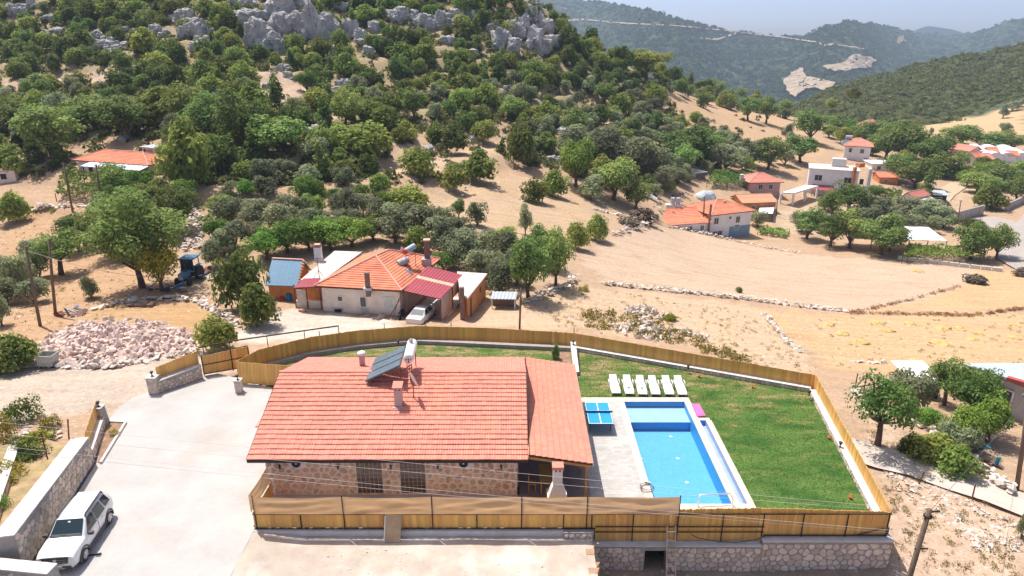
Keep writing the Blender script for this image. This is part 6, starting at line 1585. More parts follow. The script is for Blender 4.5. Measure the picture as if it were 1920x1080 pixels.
q = G(275, 285); o_ = Hse(G(268, 290), G(292, 292), 2.2, 1.3, 'tiny stone hut roofed with sheet behind the hillside house', wall=M_MORTARW, name='stone_hut'); o_.flat(.3, M_GREYSHEET, .08); o_.win('front', .4, 0, .6, 1.0, 0, 'door', M_DARK)
o_ = Hse(G(-8, 338), G(30, 336), 3.0, 1.4, 'ruined stone hut at the left edge of the photo', wall=M_MORTARW, name='stone_hut'); o_.flat(.1, M_BRICKCH, .1); o_.win('front', .8, .1, .9, .9, 0, 'doorway', M_DARK)
# ---- village on the right
v1 = Hse(G(1331, 436), G(1404, 442), 8.2, 5.3, 'two storey white house with red hipped roof at the field edge').hip(1.7, .55, .15, M_RT1, 11)
for a in ((.75, 3.3, 1.0, 1.2, 1), (4.3, 4.0, .5, .5, 0), (6.0, 3.1, .9, 1.2, 1), (.8, .8, .9, 1.0, 1), (1.9, .8, 1.0, 1.0, 1), (5.9, 1.6, 1.0, 1.0, 0)): v1.win('front', *a)
v1.win('right', 1.0, 3.1, 1.2, 1.3); v1.win('right', 4.5, 3.1, 1.2, 1.3); v1.win('right', 1.2, .3, 1.0, 2.0, 0, 'door', M_DARK); v1.chim(5.2, 3.0, 5.9, .45, 1.1, M_RIDGE, False)
mb = MB(); mb.prism([(v1.at(4.6, -.02, 0).x, v1.at(4.6, -.02, 0).y), (v1.at(v1.w + .02, -.02, 0).x, v1.at(v1.w + .02, -.02, 0).y), (v1.at(v1.w + .02, 1.0, 0).x, v1.at(v1.w + .02, 1.0, 0).y), (v1.at(4.6, 1.0, 0).x, v1.at(4.6, 1.0, 0).y)], v1.z - .6, v1.z + 2.4); mb.build('recessed_porch', pm('porch_blue', (0.22, 0.36, 0.44), rough=.9, bump=.1), v1.root)  # even blue block, nearly flush with the wall, where the porch recedes
v2 = Hse(G(1252, 421), G(1330, 437.5), 6.5, 2.3, 'low white wing with red roof left of the two storey house', wall=M_VWHITE).gable(1.55, .4, M_RT1, 10, 'u', .92)
v2.win('front', 1.5, .7, .8, .7); v2.win('front', 4.2, .6, 1.0, 1.1); v2.win('front', 7.0, .8, .7, .9)
q = v2.at(v2.w - .5, -.4, 0); mb = MB(); mb.box((q.x, q.y, q.z + 2.6), (.34, .34, 6.6)); mb.build('chimney', M_BRICKCH, v2.root)
v3 = Hse(G(1405, 360), G(1460, 369), 6.6, 3.6, 'pink house with red hipped roof behind the carport', wall=M_VPINK).hip(1.6, .6, .15, M_RT2, 10)
v3.win('front', 2.1, 1.9, .9, 1.1); v3.win('front', 4.6, 1.9, .9, 1.1); v3.win('right', .8, 1.7, .9, 1.3); v3.win('right', 4.5, 1.7, .9, 1.2); v3.chim(-1.0, 3.0, 2.2, .8, 2.6)
v3b = Hse(G(1392, 392), G(1452, 398), 5.5, 2.4, 'low house with faded orange roof below the pink house', wall=M_ORANGE).gable(1.1, .4, pm('faded_tile', (0.66, 0.33, 0.20), var=.15, island=.1, bump=.3, bscale=7), 8, 'u', .6)
v3b.win('front', 2.0, .6, .9, 1.0)
# white sheet terrace and posts by the two storey house
tq = [G(1418, 412), G(1447, 416), G(1453, 390), G(1428, 386)]; zq = max(p.z for p in tq) + .6
wt = thing('sheet_terrace', tuple(tq[0]), 'white sheet roofed terrace on posts right of the two storey house', 'terrace')
sheet_roof([Vector((p.x, p.y, zq)) for p in tq], 'roof', M_PLASTICSHEET, wt, 8)
for p in tq:
 mb = MB(); mb.bar((p.x, p.y, p.z - .8), (p.x, p.y, zq - .06), .12); mb.build('post', M_BLACK, wt)
# flat white carport
cq = [G(1463, 381), G(1486, 386), G(1531, 371), G(1507, 367)]; zc = sum(p.z for p in cq) / 4 + 2.5
cp2 = thing('flat_carport', tuple(cq[0]), 'white flat roofed carport on columns beside the pink house', 'carport')
mb = MB(); mb.prism([(p.x, p.y) for p in cq], zc, zc + .3); mb.build('roof', M_VWHITE, cp2)
for p in cq + [(cq[1] + cq[2]) / 2]:
 mb = MB(); mb.box((p.x * .999, p.y + .1, (p.z - .5 + zc) / 2), (.4, .4, zc - p.z + .5)); mb.build('column', M_VWHITE, cp2)
# white three level house
A = G(1512, 360); B = G(1602, 376)
v4 = Hse(A, B, 7.2, 7.0, 'large white flat roofed house with rust stained chimney').flat(.25)
for a in ((1.4, 4.3, 1.6, 1.3, 1), (8.0, 4.1, 1.6, 1.3, 1), (11.4, 4.0, .8, 1.3, 0), (7.6, 1.1, 1.2, 1.3, 1)): v4.win('front', *a)
for k in range(5): v4.win('right', .8 + k * 1.1, 3.8, .95, 1.6, 0)
v4.win('right', 2.0, .6, 1.2, 1.5); v4.win('right', 4.0, .6, 1.2, 1.5)
q = v4.at(9.9, -.35, 0); mb = MB(); mb.box((q.x, q.y, q.z + 3.6), (.65, .65, 9.0)); mb.build('chimney', pm('rusty_flue', (0.50, 0.20, 0.08), var=.35, scale=.8, rough=.9, bump=.2, second=(.7, .5, .3), second_scale=.5), v4.root)
q = v4.at(13.2, -.35, 0); mb = MB(); mb.box((q.x, q.y, q.z + 3.6), (.75, .75, 8.6)); mb.build('chimney', M_CHW, v4.root)
q = v4.at(3.5, -1.2, 0); mb = MB(); sheet_roof([v4.at(1.0, -2.4, 2.4), v4.at(6.0, -2.4, 2.4), v4.at(6.0, 0, 3.2), v4.at(1.0, 0, 3.2)], 'porch_roof', M_REDSHEET, v4.root, 8)
for x in (1.1, 5.9): mb = MB(); mb.bar(v4.at(x, -2.3, -.6), v4.at(x, -2.3, 2.4), .12); mb.build('porch_post', M_BRICKCH, v4.root)
mb = MB(); mb.box(v4.at(6.6, 5.2, 8.1), (3.2, 2.2, 2.0), math.atan2(v4.u.y, v4.u.x)); mb.build('stair_house', M_CHW, v4.root)
mb = MB(); mb.box(v4.at(11.5, 5.8, 7.7), (1.8, 1.2, 1.0), .4); mb.build('roof_tank', M_ORANGE, v4.root)
v5 = Hse(G(1581, 297), G(1628, 306), 8.0, 4.9, 'white two storey house with red roof highest in the village', wall=M_VWHITE).hip(1.9, .7, .12, M_RT2, 9)
for a in ((1.2, 2.9, .8, 1.2, 0), (4.3, 2.8, 1.0, 1.2, 1), (5.6, .4, 1.0, 1.0, 1)): v5.win('front', *a)
for k in range(3): v5.win('right', .8 + k * 1.7, 2.6, 1.3, 1.5)
q = v5.at(-1.0, 3, 5.2); mb = MB(); mb.hexa([v5.at(-1.5, 1.0, 4.9), v5.at(.6, 1.4, 4.9), v5.at(1.6, 4.0, 6.2), v5.at(-.3, 3.6, 6.2)], [v5.at(-1.5, 1.0, 5.05), v5.at(.6, 1.4, 5.05), v5.at(1.6, 4.0, 6.35), v5.at(-.3, 3.6, 6.35)]); mb.build('solar_collector', M_PANEL, v5.root)
mb = MB(); mb.tube([v5.at(-.2, 4.0, 6.9), v5.at(1.6, 4.2, 6.9)], .5, 10); mb.build('solar_tank', M_GREYSHEET, v5.root)
v5b = Hse(G(1634, 318), G(1672, 322), 6, 2.2, 'low outbuilding with white sheet roof below the highest house', name='outbuilding').flat(.3, M_PLASTICSHEET, .12); v5b.win('front', 1.5, .6, 1.0, 1.0)
v5c = Hse(G(1648, 344), G(1682, 347), 5, 2.0, 'small brick outbuilding with orange roof beside the white house', name='outbuilding', wall=M_ORANGE).gable(.9, .3, M_RT1, 6, 'u', .7); v5c.win('front', 1.2, .5, .9, .9)
v6 = Hse(G(1690, 388), G(1706, 392), 6.5, 2.7, 'small white barn with red gable roof near the tall cypress', name='barn').gable(1.2, .35, M_RT2, 7, 'v'); v6.win('front', .5, .4, .8, 1.2, 0, 'door', M_DARK)
v6b = Hse(G(1707, 391), G(1752, 393), 5.5, 2.1, 'low white building with flat pale roof joined to the barn', name='outbuilding').flat(.3); v6b.win('front', 1.0, .9, .9, .7, 0); v6b.win('front', 4.0, .6, 1.2, .9)
v6c = Hse(G(1750, 382), G(1772, 384), 5.0, 2.3, 'open shed with blue grey sheet roof behind the barn', name='outbuilding', wall=M_DARK).flat(.5, M_GREYSHEET, .1); v6c.win('front', .5, .2, 1.0, 1.5, 0, 'doorway', M_DARK)
v7 = Hse(G(1780, 290), G(1814, 298), 6, 2.6, 'house with red roof half hidden by trees on the right', wall=M_VPINK).gable(1.4, .5, M_RT2, 7, 'u', .6); v7.win('front', 1.5, .8, 1, 1)
v8 = Hse(G(1806, 308), G(1826, 312), 5, 2.8, 'narrow white house with orange roof left of the red roofed barn').gable(1.3, .4, M_RT1, 7, 'v'); v8.win('front', 1, .8, .9, 1)
v9 = Hse(G(1829, 312), G(1860, 314), 6, 2.4, 'house with broad red roof in front of the white domes', wall=M_CREAM).gable(1.5, .5, M_RT2, 8, 'u', .6); v9.win('front', 1.5, .6, 1, 1)
v10 = Hse(G(1852, 300), G(1868, 301), 4, 2.8, 'tiny house with orange roof touching the white domes', wall=M_CREAM).gable(1.2, .4, M_RT1, 6, 'u', .6); v10.win('front', .8, .8, .8, .9)
v11 = Hse(G(1888, 305), G(1906, 306), 4, 2.4, 'small red roofed house at the foot of the white domes', wall=M_CREAM).gable(1.2, .4, M_RT1, 6, 'u', .6); v11.win('front', .8, .8, .8, .9)
v12 = Hse(G(1629, 243), G(1650, 243.5), 5, 2.2, 'far house with pink red roof below the scrub hill', wall=M_CREAM).hip(2.0, .6, .4, M_RT2, 6); v12.win('front', 2, 1, 1.2, 1.2)
# white domed polytunnels
for i, (a, b) in enumerate(((1848, 1882), (1870, 1905), (1898, 1940))):
 A = G(a, 304); B = G(b, 306); A.z = B.z = min(A.z, B.z)
 pt_ = thing('polytunnel', tuple(A), ['leftmost white domed polytunnel', 'middle white domed polytunnel', 'rightmost white domed polytunnel, cut by the photo edge'][i], 'polytunnel', 'white polytunnels on the right')
 u_ = (B - A); w_ = u_.length; u_.normalize(); n_ = Vector((-u_.y, u_.x, 0)); mb = MB(); k = 10
 ring = [A + u_ * (w_ / 2 - w_ / 2 * math.cos(math.pi * j / k)) + Vector((0, 0, 1.0 + 2.3 * math.sin(math.pi * j / k))) for j in range(k + 1)]
 for j in range(k): mb.poly([ring[j], ring[j + 1], ring[j + 1] + n_ * 22, ring[j] + n_ * 22])
 mb.poly(ring + [B + Vector((0, 0, -.5)), A + Vector((0, 0, -.5))]); mb.build('plastic_cover', M_PLASTICSHEET, pt_)
 mb = MB(); mb.tube(ring, .08, 5); mb.build('hoop', M_GREYSHEET, pt_)
# long white plastic roof
lq = [Vector(G(1676, 470)), Vector(G(1771, 473))]; lz = max(p.z for p in lq) + 2.2
nv = Vector((0, 1, 0))
gr = thing('greenhouse', tuple(lq[0]), 'long low greenhouse with bright white plastic roof', 'greenhouse')
lq0 = lq[0] + Vector((-8, 0, 0))
r0_, r1_ = Vector((lq0.x, lq0.y, lz)), Vector((lq[1].x, lq[1].y, lz))
sheet_roof([r0_, r1_, r1_ + Vector((0, 6.5, .9)), r0_ + Vector((0, 6.5, .9))], 'roof', M_PLASTICSHEET, gr, 6)
for i in range(6):
 p_ = r0_ + (r1_ - r0_) * (i / 5); mb = MB(); mb.bar((p_.x, p_.y, p_.z - 3.2), p_, .12); mb.build('post', M_BRICKCH, gr)
mb = MB(); mb.bar(r0_ + Vector((0, 6.5, .97)), r1_ + Vector((0, 6.5, .97)), .16); mb.build('ridge_beam', M_BRICKCH, gr)
# covered hay mound
q = G(1322, 373); mbm = MB(); bm = bmesh.new(); bmesh.ops.create_icosphere(bm, subdivisions=3, radius=1)
for v in bm.verts:
 n_ = noise.noise(v.co * 1.6) * .25; v.co = Vector((v.co.x * (2.6 + n_), v.co.y * (2.0 + n_), max(-.2, v.co.z * (1.9 + n_ * 2))))
me = bpy.data.meshes.new('covered_mound'); bm.to_mesh(me); bm.free(); me.materials.append(pm('grey_white_tarp', (0.52, 0.56, 0.60), var=.2, scale=.8, rough=.6, bump=.5, bscale=2, bdist=.1))
tag(link('covered_mound', me, None, tuple(q)), 'mound covered with a pale grey tarpaulin behind the low wing', 'mound')
q = G(1262, 392); cs_ = thing('concrete_tank', tuple(q), 'small grey roof tank stand left of the low wing', 'tank'); mb = MB(); mb.box((0, 0, .5), (3.2, 1.4, 1.0)); mb.build('plinth', M_CONCRETE, cs_, world_xyz=False)
for x in (-.2, .9): mb = MB(); mb.tube([(x, 0, 1.0), (x, 0, 2.3)], .45, 10); mb.build('cylinder', M_GREYSHEET, cs_, world_xyz=False)
q = G(1218, 372); mb = MB(); mb.bar((q.x - 1.5, q.y + 1, q.z + 1.6), (q.x + 1.3, q.y - 1, q.z + .1), 1.0, .08); tag(mb.build('metal_sheet', M_GREYSHEET), 'tilted grey metal sheet leaning on debris at the field corner', 'sheet')
q = G(1300, 322); o_ = Hse(G(1294, 333), G(1322, 336), 4, 1.7, 'tin roofed shack among the trees left of the vine arbour', name='shack', wall=M_BRICKCH).flat(.4, M_GREYSHEET, .08); o_.win('front', .6, 0, .8, 1.3, 0, 'doorway', M_DARK)
# ---- the grey house at the right edge of the photo
A = Vector((P(1862, 812, -3.4).x, P(1862, 812, -3.4).y, 0));
gh = thing('grey_house', (34.0, 46.5, -3.6), 'pale grey house with red edged roof cut by the right photo edge', 'house')
mb = MB(); mb.prism([(35.6, 47.2), (37.5, 44.2), (46, 47), (46, 48), (36.5, 48)], -5, -0.7); gw = mb.build('wall', pm('grey_render', (0.45, 0.44, 0.45), var=.1, rough=.9, bump=.2), gh)
mb = MB(); mb.prism([(34.2, 47.4), (37.6, 43.2), (47, 45.5), (47, 49), (35.2, 48.8)], [-.296, -.296, -.296, -.9, -.9], [-.12, -.12, -.12, -.8, -.8]); rfo = mb.build('roof', M_GREYSHEET, gh)
mb = MB(); mb.bar((36.0, 45.0, -.12), (37.7, 43.1, -.12), .4, .3); mb.bar((37.7, 43.1, -.12), (47, 45.4, -.12), .4, .3); mb.build('red_edge', pm('red_edge_tile', (.42, .09, .07), rough=.8, bump=.2), rfo)
u_ = Vector((8.5, 2.8, 0)).normalized(); o_ = Vector((38.0, 44.3, -2.6)); mb = MB()
q0 = Vector((36.3, 46.05, -2.8)); d0 = Vector((1.9, -3.0, 0)).normalized(); nn0 = Vector((d0.y, -d0.x, 0)) * .06
mb.bar(q0 + nn0 + d0 * .0, q0 + nn0 + Vector((0, 0, 1.5)), .1); mb.bar(q0 + nn0 + d0 * 1.1, q0 + nn0 + d0 * 1.1 + Vector((0, 0, 1.5)), .1); mb.bar(q0 + nn0, q0 + nn0 + d0 * 1.1, .1); mb.bar(q0 + nn0 + Vector((0, 0, 1.5)), q0 + nn0 + d0 * 1.1 + Vector((0, 0, 1.5)), .1); wo = mb.build('window', M_FRAMEW, gh)
mb = MB(); mb.poly([q0 + nn0 * .6, q0 + nn0 * .6 + d0 * 1.1, q0 + nn0 * .6 + d0 * 1.1 + Vector((0, 0, 1.5)), q0 + nn0 * .6 + Vector((0, 0, 1.5))]); mb.build('pane', M_WGLASS, wo)
q = G(1742, 745); wh = thing('white_hut', tuple(q), 'small hut with whitish tin roof behind the fig tree', 'hut')
mb = MB(); mb.prism([(q.x - .9, q.y), (q.x + .6, q.y - .1), (q.x + .6, q.y + 1.6), (q.x - .9, q.y + 1.6)], q.z - .5, q.z + 1.5); mb.build('wall', M_DARK, wh)
sheet_roof([Vector((q.x - 2.0, q.y - .5, q.z + 1.6)), Vector((q.x + .9, q.y - .6, q.z + 1.5)), Vector((q.x + .3, q.y + 2.2, q.z + 2.1)), Vector((q.x - 2.4, q.y + 2.0, q.z + 2.2))], 'roof', M_VWHITE, wh, 9)
# ================================================================ vehicles
M_CARW = pm('white_car_paint', (0.80, 0.80, 0.81), var=0.0, rough=0.28, bump=0, spec=0.5, coat=0.6)
M_CARS = pm('silver_car_paint', (0.74, 0.75, 0.76), var=0.0, rough=0.28, bump=0, spec=0.5, coat=0.6)
M_CGLASS = pm('car_glass', (0.012, 0.03, 0.04), var=0.0, rough=0.04, bump=0, spec=0.9)
M_TYRE = pm('tyre_rubber', (0.035, 0.033, 0.032), rough=0.9, bump=0.1)
M_RIM = pm('alloy_rim', (0.36, 0.35, 0.34), rough=0.4, bump=0, metal=0.6)
M_CLAD = pm('black_plastic', (0.075, 0.07, 0.075), rough=0.6, bump=0.05)
M_LAMP = pm('headlamp_glass', (0.10, 0.12, 0.16), rough=0.08, bump=0, spec=0.8)
M_TAIL = pm('tail_lamp', (0.40, 0.02, 0.015), rough=0.15, bump=0)
def loft(sections):
 """sections: list of (x, [(y,z)...]) half profiles from the bottom centre up to the top centre; mirrored"""
 mb = MB(); n = len(sections[0][1]); ring = 2 * n - 2
 for x, h in sections:
  pts = [(x, -y, z) for y, z in h] + [(x, y, z) for y, z in h[-2:0:-1]]
  mb.v += pts
 for i in range(len(sections) - 1):
  for j in range(ring):
   k = (j + 1) % ring
   mb.f.append((i * ring + j, i * ring + k, (i + 1) * ring + k, (i + 1) * ring + j)); mb.m.append(0)
 mb.f.append(tuple(range(ring))); mb.m.append(0)
 b = (len(sections) - 1) * ring; mb.f.append(tuple(b + j for j in range(ring - 1, -1, -1))); mb.m.append(0)
 return mb
def wheel(parent, x, y, r, w, side):
 mb = MB(); mb.tube([(x, y - w / 2, r), (x, y - w / 2 + .03, r), (x, y + w / 2 - .03, r), (x, y + w / 2, r)], [r * .93, r, r, r * .93], 20); t = mb.build('wheel', M_TYRE, parent, world_xyz=False, smooth=False)
 mb = MB(); yo = y + side * (w / 2 + .004); mb.tube([(x, yo - side * .02, r), (x, yo + side * .006, r)], r * .66, 16); rim = mb.build('rim', M_RIM, t, world_xyz=False)
 for k in range(5):
  a = k * 2 * math.pi / 5; mb = MB(); mb.bar((x, yo + side * .012, r), (x + r * .6 * math.cos(a), yo + side * .012, r + r * .6 * math.sin(a)), .06, .02, up=(0, 1, 0)); mb.build('spoke', M_CARS, t, world_xyz=False)
def car(name, loc, rz, label, spec, paint):
 """car pointing along +x in its own frame"""
 t = thing(name, loc, label, 'car', None, rz)
 W = spec['w'] / 2
 secs = []
 for x, zlow, zmid, zbelt, ztop, wl, wm, wb, wt in spec['secs']:
  secs.append((x, [(0, zlow), (W * wl * .92, zlow), (W * wl, zlow + .10), (W * wm, zmid), (W * wb, zbelt), (W * wt, ztop - (.05 if ztop > zbelt + .1 else .01)), (W * wt * .86, ztop), (0, ztop + .012)]))
 mb = loft(secs); bo = mb.build('body', paint, t, world_xyz=False, smooth=False)
 bev = bo.modifiers.new('round', 'BEVEL'); bev.width = .03; bev.segments = 2; bev.limit_method = 'ANGLE'; bev.angle_limit = R(28)
 for p in bo.data.polygons: p.use_smooth = True
 for nm, pts, mat in spec['panels']:
  mb = MB(); mb.poly(pts); mb.build(nm, mat, t, world_xyz=False)
  if nm in ('side_window', 'headlight', 'fog_cladding', 'tail_light'):
   mb = MB(); mb.poly([(x, -y, z) for x, y, z in pts][::-1]); mb.build(nm, mat, t, world_xyz=False)
 for x in spec['axles']:
  for s_ in (-1, 1):
   wheel(t, x, s_ * (W - spec['tw'] / 2 + .005), spec['r'], spec['tw'], s_)
   if spec.get('flare'):
    mb = MB(); n = 10; r0 = spec['r'] + .03; r1 = spec['r'] + .11; yo = s_ * (W + .02)
    ring = [(x + rr_ * math.cos(a), yo, spec['r'] + rr_ * math.sin(a)) for rr_ in (r0, r1) for a in [math.pi * (k / n * 1.16 - .08) for k in range(n + 1)]]
    mb.raw(ring, [(k, k + 1, n + 1 + k + 1, n + 1 + k) for k in range(n)])
    mb.raw([(a, b - s_ * .12, c) for a, b, c in ring[n + 1:]] + ring[n + 1:], [(k, k + 1, n + 2 + k, n + 1 + k) for k in range(n)])
    mb.build('wheel_arch', M_CLAD, t, world_xyz=False)
 return t
# ---- white SUV on the driveway (nose towards the camera)
W = .91
suv = dict(w=1.82, r=.345, tw=.22, axles=(1.36, -1.31), flare=True, secs=[
 # x, zlow, zmid, zbelt, ztop, width factors low, mid, belt, top
 (-2.10, .48, .75, 1.05, 1.06, .78, .86, .82, .78), (-2.02, .30, .70, 1.10, 1.45, .88, .96, .92, .66), (-1.85, .26, .68, 1.08, 1.61, .93, .99, .95, .70), (-1.2, .24, .66, 1.03, 1.66, .95, 1.0, .97, .73),
 (-.3, .24, .66, 1.01, 1.67, .95, 1.0, .97, .74), (.25, .24, .66, 1.0, 1.62, .95, 1.0, .97, .73), (.98, .24, .66, 1.02, 1.10, .95, 1.0, .96, .82), (1.25, .24, .66, 1.01, 1.09, .95, 1.0, .96, .80),
 (1.75, .26, .66, .98, 1.05, .93, .98, .94, .78), (2.00, .28, .64, .90, .99, .90, .95, .92, .76), (2.14, .34, .60, .82, .90, .84, .90, .86, .72)],
 panels=[
 ('windscreen', [(.98, -.72, 1.125), (.98, .72, 1.125), (.31, .60, 1.612), (.31, -.60, 1.612)], M_CGLASS),
 ('rear_window', [(-2.03, .58, 1.12), (-2.03, -.58, 1.12), (-1.98, -.52, 1.48), (-1.98, .52, 1.48)], M_CGLASS),
 ('side_window', [(.80, -.885, 1.03), (.28, -.705, 1.555), (-.22, -.715, 1.60), (-.20, -.90, 1.05)], M_CGLASS),
 ('side_window', [(-.28, -.90, 1.05), (-.30, -.715, 1.60), (-1.02, -.71, 1.585), (-1.10, -.90, 1.07)], M_CGLASS),
 ('side_window', [(-1.22, -.895, 1.10), (-1.14, -.71, 1.575), (-1.66, -.69, 1.54), (-1.72, -.885, 1.14)], M_CGLASS),
 ('headlight', [(2.165, -.50, .68), (2.155, -.50, .86), (1.95, -.80, .92), (1.98, -.87, .72)], M_LAMP),
 ('tail_light', [(-2.07, -.80, .80), (-1.98, -.86, .80), (-1.98, -.82, 1.08), (-2.06, -.76, 1.06)], M_TAIL)])
cpos = (P(157, 1053, 0) + P(203, 982, 0)) / 2
vd = (P(157, 1053, 0) - P(203, 982, 0)); cang = math.atan2(vd.y, vd.x)
side_off = Vector((math.sin(cang), -math.cos(cang), 0))    # vehicle's right side is away from the visible wheels' side
loc = cpos + Vector((-.80 * abs(math.sin(cang)), 0, 0))
duster = car('parked_suv', (loc.x, loc.y, 0.002), cang, 'white SUV with black roof rails parked on the pale driveway', suv, M_CARW)
def add(name, mat, fn, parent=duster, smooth=False):
 mb = MB(); fn(mb); return mb.build(name, mat, parent, world_xyz=False, smooth=smooth)
for s_ in (-1, 1):
 add('roof_rail', M_CLAD, lambda m: m.tube([(.18, s_ * .62, 1.62), (.10, s_ * .63, 1.73), (-1.6, s_ * .61, 1.73), (-1.72, s_ * .60, 1.60)], .045, 6))
 mi = add('mirror', M_CLAD, lambda m: m.box((.72, s_ * 1.02, 1.06), (.14, .22, .14)))
 add('sill_cladding', M_CLAD, lambda m: m.box((.02, s_ * .885, .33), (1.9, .06, .16)))
 for x in (.30, -.72): add('door_handle', M_CARW, lambda m: m.box((x, s_ * .925, .90), (.2, .03, .035)))
 add('door_gap', M_CLAD, lambda m: m.box((-.25, s_ * .909, .72), (.012, .012, .60)))
gl_ = add('grille', M_CLAD, lambda m: m.hexa([(2.00, -.52, .56), (2.17, -.52, .56), (2.17, .52, .56), (2.00, .52, .56)], [(2.00, -.56, .90), (2.155, -.60, .89), (2.155, .60, .89), (2.00, .56, .90)]))
for z in (.66, .77): add('grille_bar', M_RIM, lambda m: m.box((2.172, 0, z), (.02, .95, .025)), gl_)
add('emblem', M_CARS, lambda m: m.raw([(2.185, -.085, .83), (2.185, .085, .83), (2.195, .06, .70), (2.19, 0, .64), (2.195, -.06, .70)], [(0, 1, 2, 3, 4)]), gl_)
add('bumper_lip', M_CLAD, lambda m: m.hexa([(1.9, -.72, .27), (2.15, -.62, .30), (2.15, .62, .30), (1.9, .72, .27)], [(1.9, -.74, .40), (2.17, -.63, .40), (2.17, .63, .40), (1.9, .74, .40)]))
add('skid_plate', M_RIM, lambda m: m.box((2.10, 0, .30), (.16, .7, .08)))
add('number_plate', M_WHITE, lambda m: m.box((2.19, 0, .44), (.02, .52, .11)))
add('aerial', M_BLACK, lambda m: m.tube([(.05, 0, 1.67), (-.08, 0, 1.85)], .008, 5))
ws = [c for c in duster.children if c.name.startswith('windscreen')][0]
add('screen_sticker', M_WHITE, lambda m: m.poly([(.44, -.06, 1.525), (.44, .06, 1.525), (.39, .06, 1.561), (.39, -.06, 1.561)]), ws)
for s_ in (-1, 1): add('wiper', M_BLACK, lambda m: m.bar((.98, -.1 + s_ * .3, 1.135), (.90, -.55 + s_ * .3, 1.195), .02, .015), ws)
add('dashboard', pm('dash_grey', (.10, .12, .12), rough=.7, bump=0), lambda m: m.poly([(.975, -.68, 1.135), (.975, .68, 1.135), (.87, .66, 1.212), (.87, -.66, 1.212)]), ws)
# ---- silver sedan in the carport (tail towards the camera)
sed = dict(w=1.70, r=.29, tw=.19, axles=(1.28, -1.28), secs=[
 (-2.15, .38, .62, .84, .86, .78, .88, .85, .78), (-2.08, .28, .60, .90, .95, .88, .96, .92, .82), (-1.55, .22, .58, .93, .99, .94, 1.0, .96, .82), (-1.38, .22, .58, .93, 1.02, .94, 1.0, .96, .80),
 (-.75, .20, .58, .92, 1.37, .95, 1.0, .96, .68), (.05, .20, .58, .90, 1.40, .95, 1.0, .96, .70), (.40, .20, .58, .89, 1.34, .95, 1.0, .96, .69), (1.05, .20, .58, .87, .93, .95, 1.0, .96, .80), (1.7, .22, .56, .78, .84, .92, .97, .93, .78), (2.15, .34, .50, .62, .66, .75, .85, .82, .72)],
 panels=[
 ('windscreen', [(1.02, -.62, .94), (1.02, .62, .94), (.44, .54, 1.335), (.44, -.54, 1.335)], M_CGLASS),
 ('rear_window', [(-1.43, .62, 1.03), (-1.43, -.62, 1.03), (-.80, -.53, 1.375), (-.80, .53, 1.375)], M_CGLASS),
 ('side_window', [(.86, -.815, .93), (.38, -.60, 1.31), (-.12, -.605, 1.36), (-.12, -.825, .94)], M_CGLASS),
 ('side_window', [(-.2, -.825, .94), (-.2, -.605, 1.36), (-.72, -.595, 1.33), (-1.18, -.82, .97)], M_CGLASS),
 ('tail_light', [(-2.14, -.42, .68), (-2.10, -.80, .68), (-2.07, -.79, .87), (-2.125, -.44, .87)], M_TAIL),
 ('headlight', [(2.12, -.42, .52), (2.10, -.44, .64), (1.92, -.74, .68), (1.93, -.76, .54)], M_LAMP)])
q = P(788, 602, Z0); fa = P(770, 598, Z0);
sdir = Vector((BRc.x - FRc.x, BRc.y - FRc.y, 0)).normalized()
loc = Vector((q.x, q.y, Z0)) + sdir * .3
sedan = car('silver_sedan', (loc.x + .1, loc.y, Z0 + .04), math.atan2(sdir.y, sdir.x), 'silver sedan parked under the maroon carport roof', sed, M_CARS)
add('number_plate', M_WHITE, lambda m: m.box((-2.155, 0, .62), (.02, .5, .11)), sedan)
add('bumper', M_CARS, lambda m: m.box((-2.13, 0, .42), (.12, 1.45, .16)), sedan)
for s_ in (-1, 1): add('mirror', M_CARS, lambda m: m.box((.72, s_ * .93, .98), (.12, .16, .12)), sedan)
slab('carport_floor', [(FRc.x - .2, FRc.y - 1.6), (k1.x, k1.y - 1.6), (k2.x, k2.y), (k3.x, k3.y)], Z0 + .04, .5, M_CONCRETE, 'concrete floor under the carport')
# motorbike behind the sedan
mk = thing('motorbike', (loc.x - 1.9, loc.y + .2, Z0 + .04), 'dark motorbike beside the silver sedan', 'motorbike', None, 1.4)
for x in (-.62, .62):
 add('wheel', M_TYRE, lambda m: m.tube([(x, -.05, .3), (x, .05, .3)], .3, 14), mk)
add('frame', M_BLACK, lambda m: m.tube([(-.6, 0, .35), (-.2, 0, .55), (.3, 0, .6), (.6, 0, .3)], .07, 6), mk)
add('fuel_tank', M_BLACK, lambda m: m.box((.12, 0, .78), (.5, .26, .24)), mk)
add('seat', M_BLACK, lambda m: m.box((-.42, 0, .80), (.62, .26, .10)), mk)
add('handlebar', M_RIM, lambda m: m.tube([(.42, -.36, 1.0), (.48, 0, .95), (.42, .36, 1.0)], .018, 6), mk)
# ---- blue tractor by the big tree
q = G(356, 527)
tr = thing('blue_tractor', tuple(q), 'old blue tractor parked in the shade of the big tree', 'tractor', None, -math.pi / 2 - .05)
M_TRB = pm('tractor_blue', (0.05, 0.16, 0.30), var=.2, rough=.5, bump=.05)
add('hood', M_TRB, lambda m: m.hexa([(.1, -.32, .75), (1.75, -.30, .75), (1.75, .30, .75), (.1, .32, .75)], [(.1, -.32, 1.45), (1.7, -.26, 1.35), (1.7, .26, 1.35), (.1, .32, 1.45)]), tr)
add('grille', pm('pale_grille', (.6, .65, .68), rough=.4, bump=0), lambda m: m.box((1.77, 0, 1.0), (.04, .5, .55)), tr)
for s_ in (-1, 1): add('headlamp', M_LAMP, lambda m: m.box((1.80, s_ * .17, 1.18), (.04, .15, .12)), tr)
add('cab_frame', M_TRB, lambda m: [m.bar((x, y, 1.1), (x * .95, y * .95, 2.5), .08) for x in (.05, -1.3) for y in (-.7, .7)], tr)
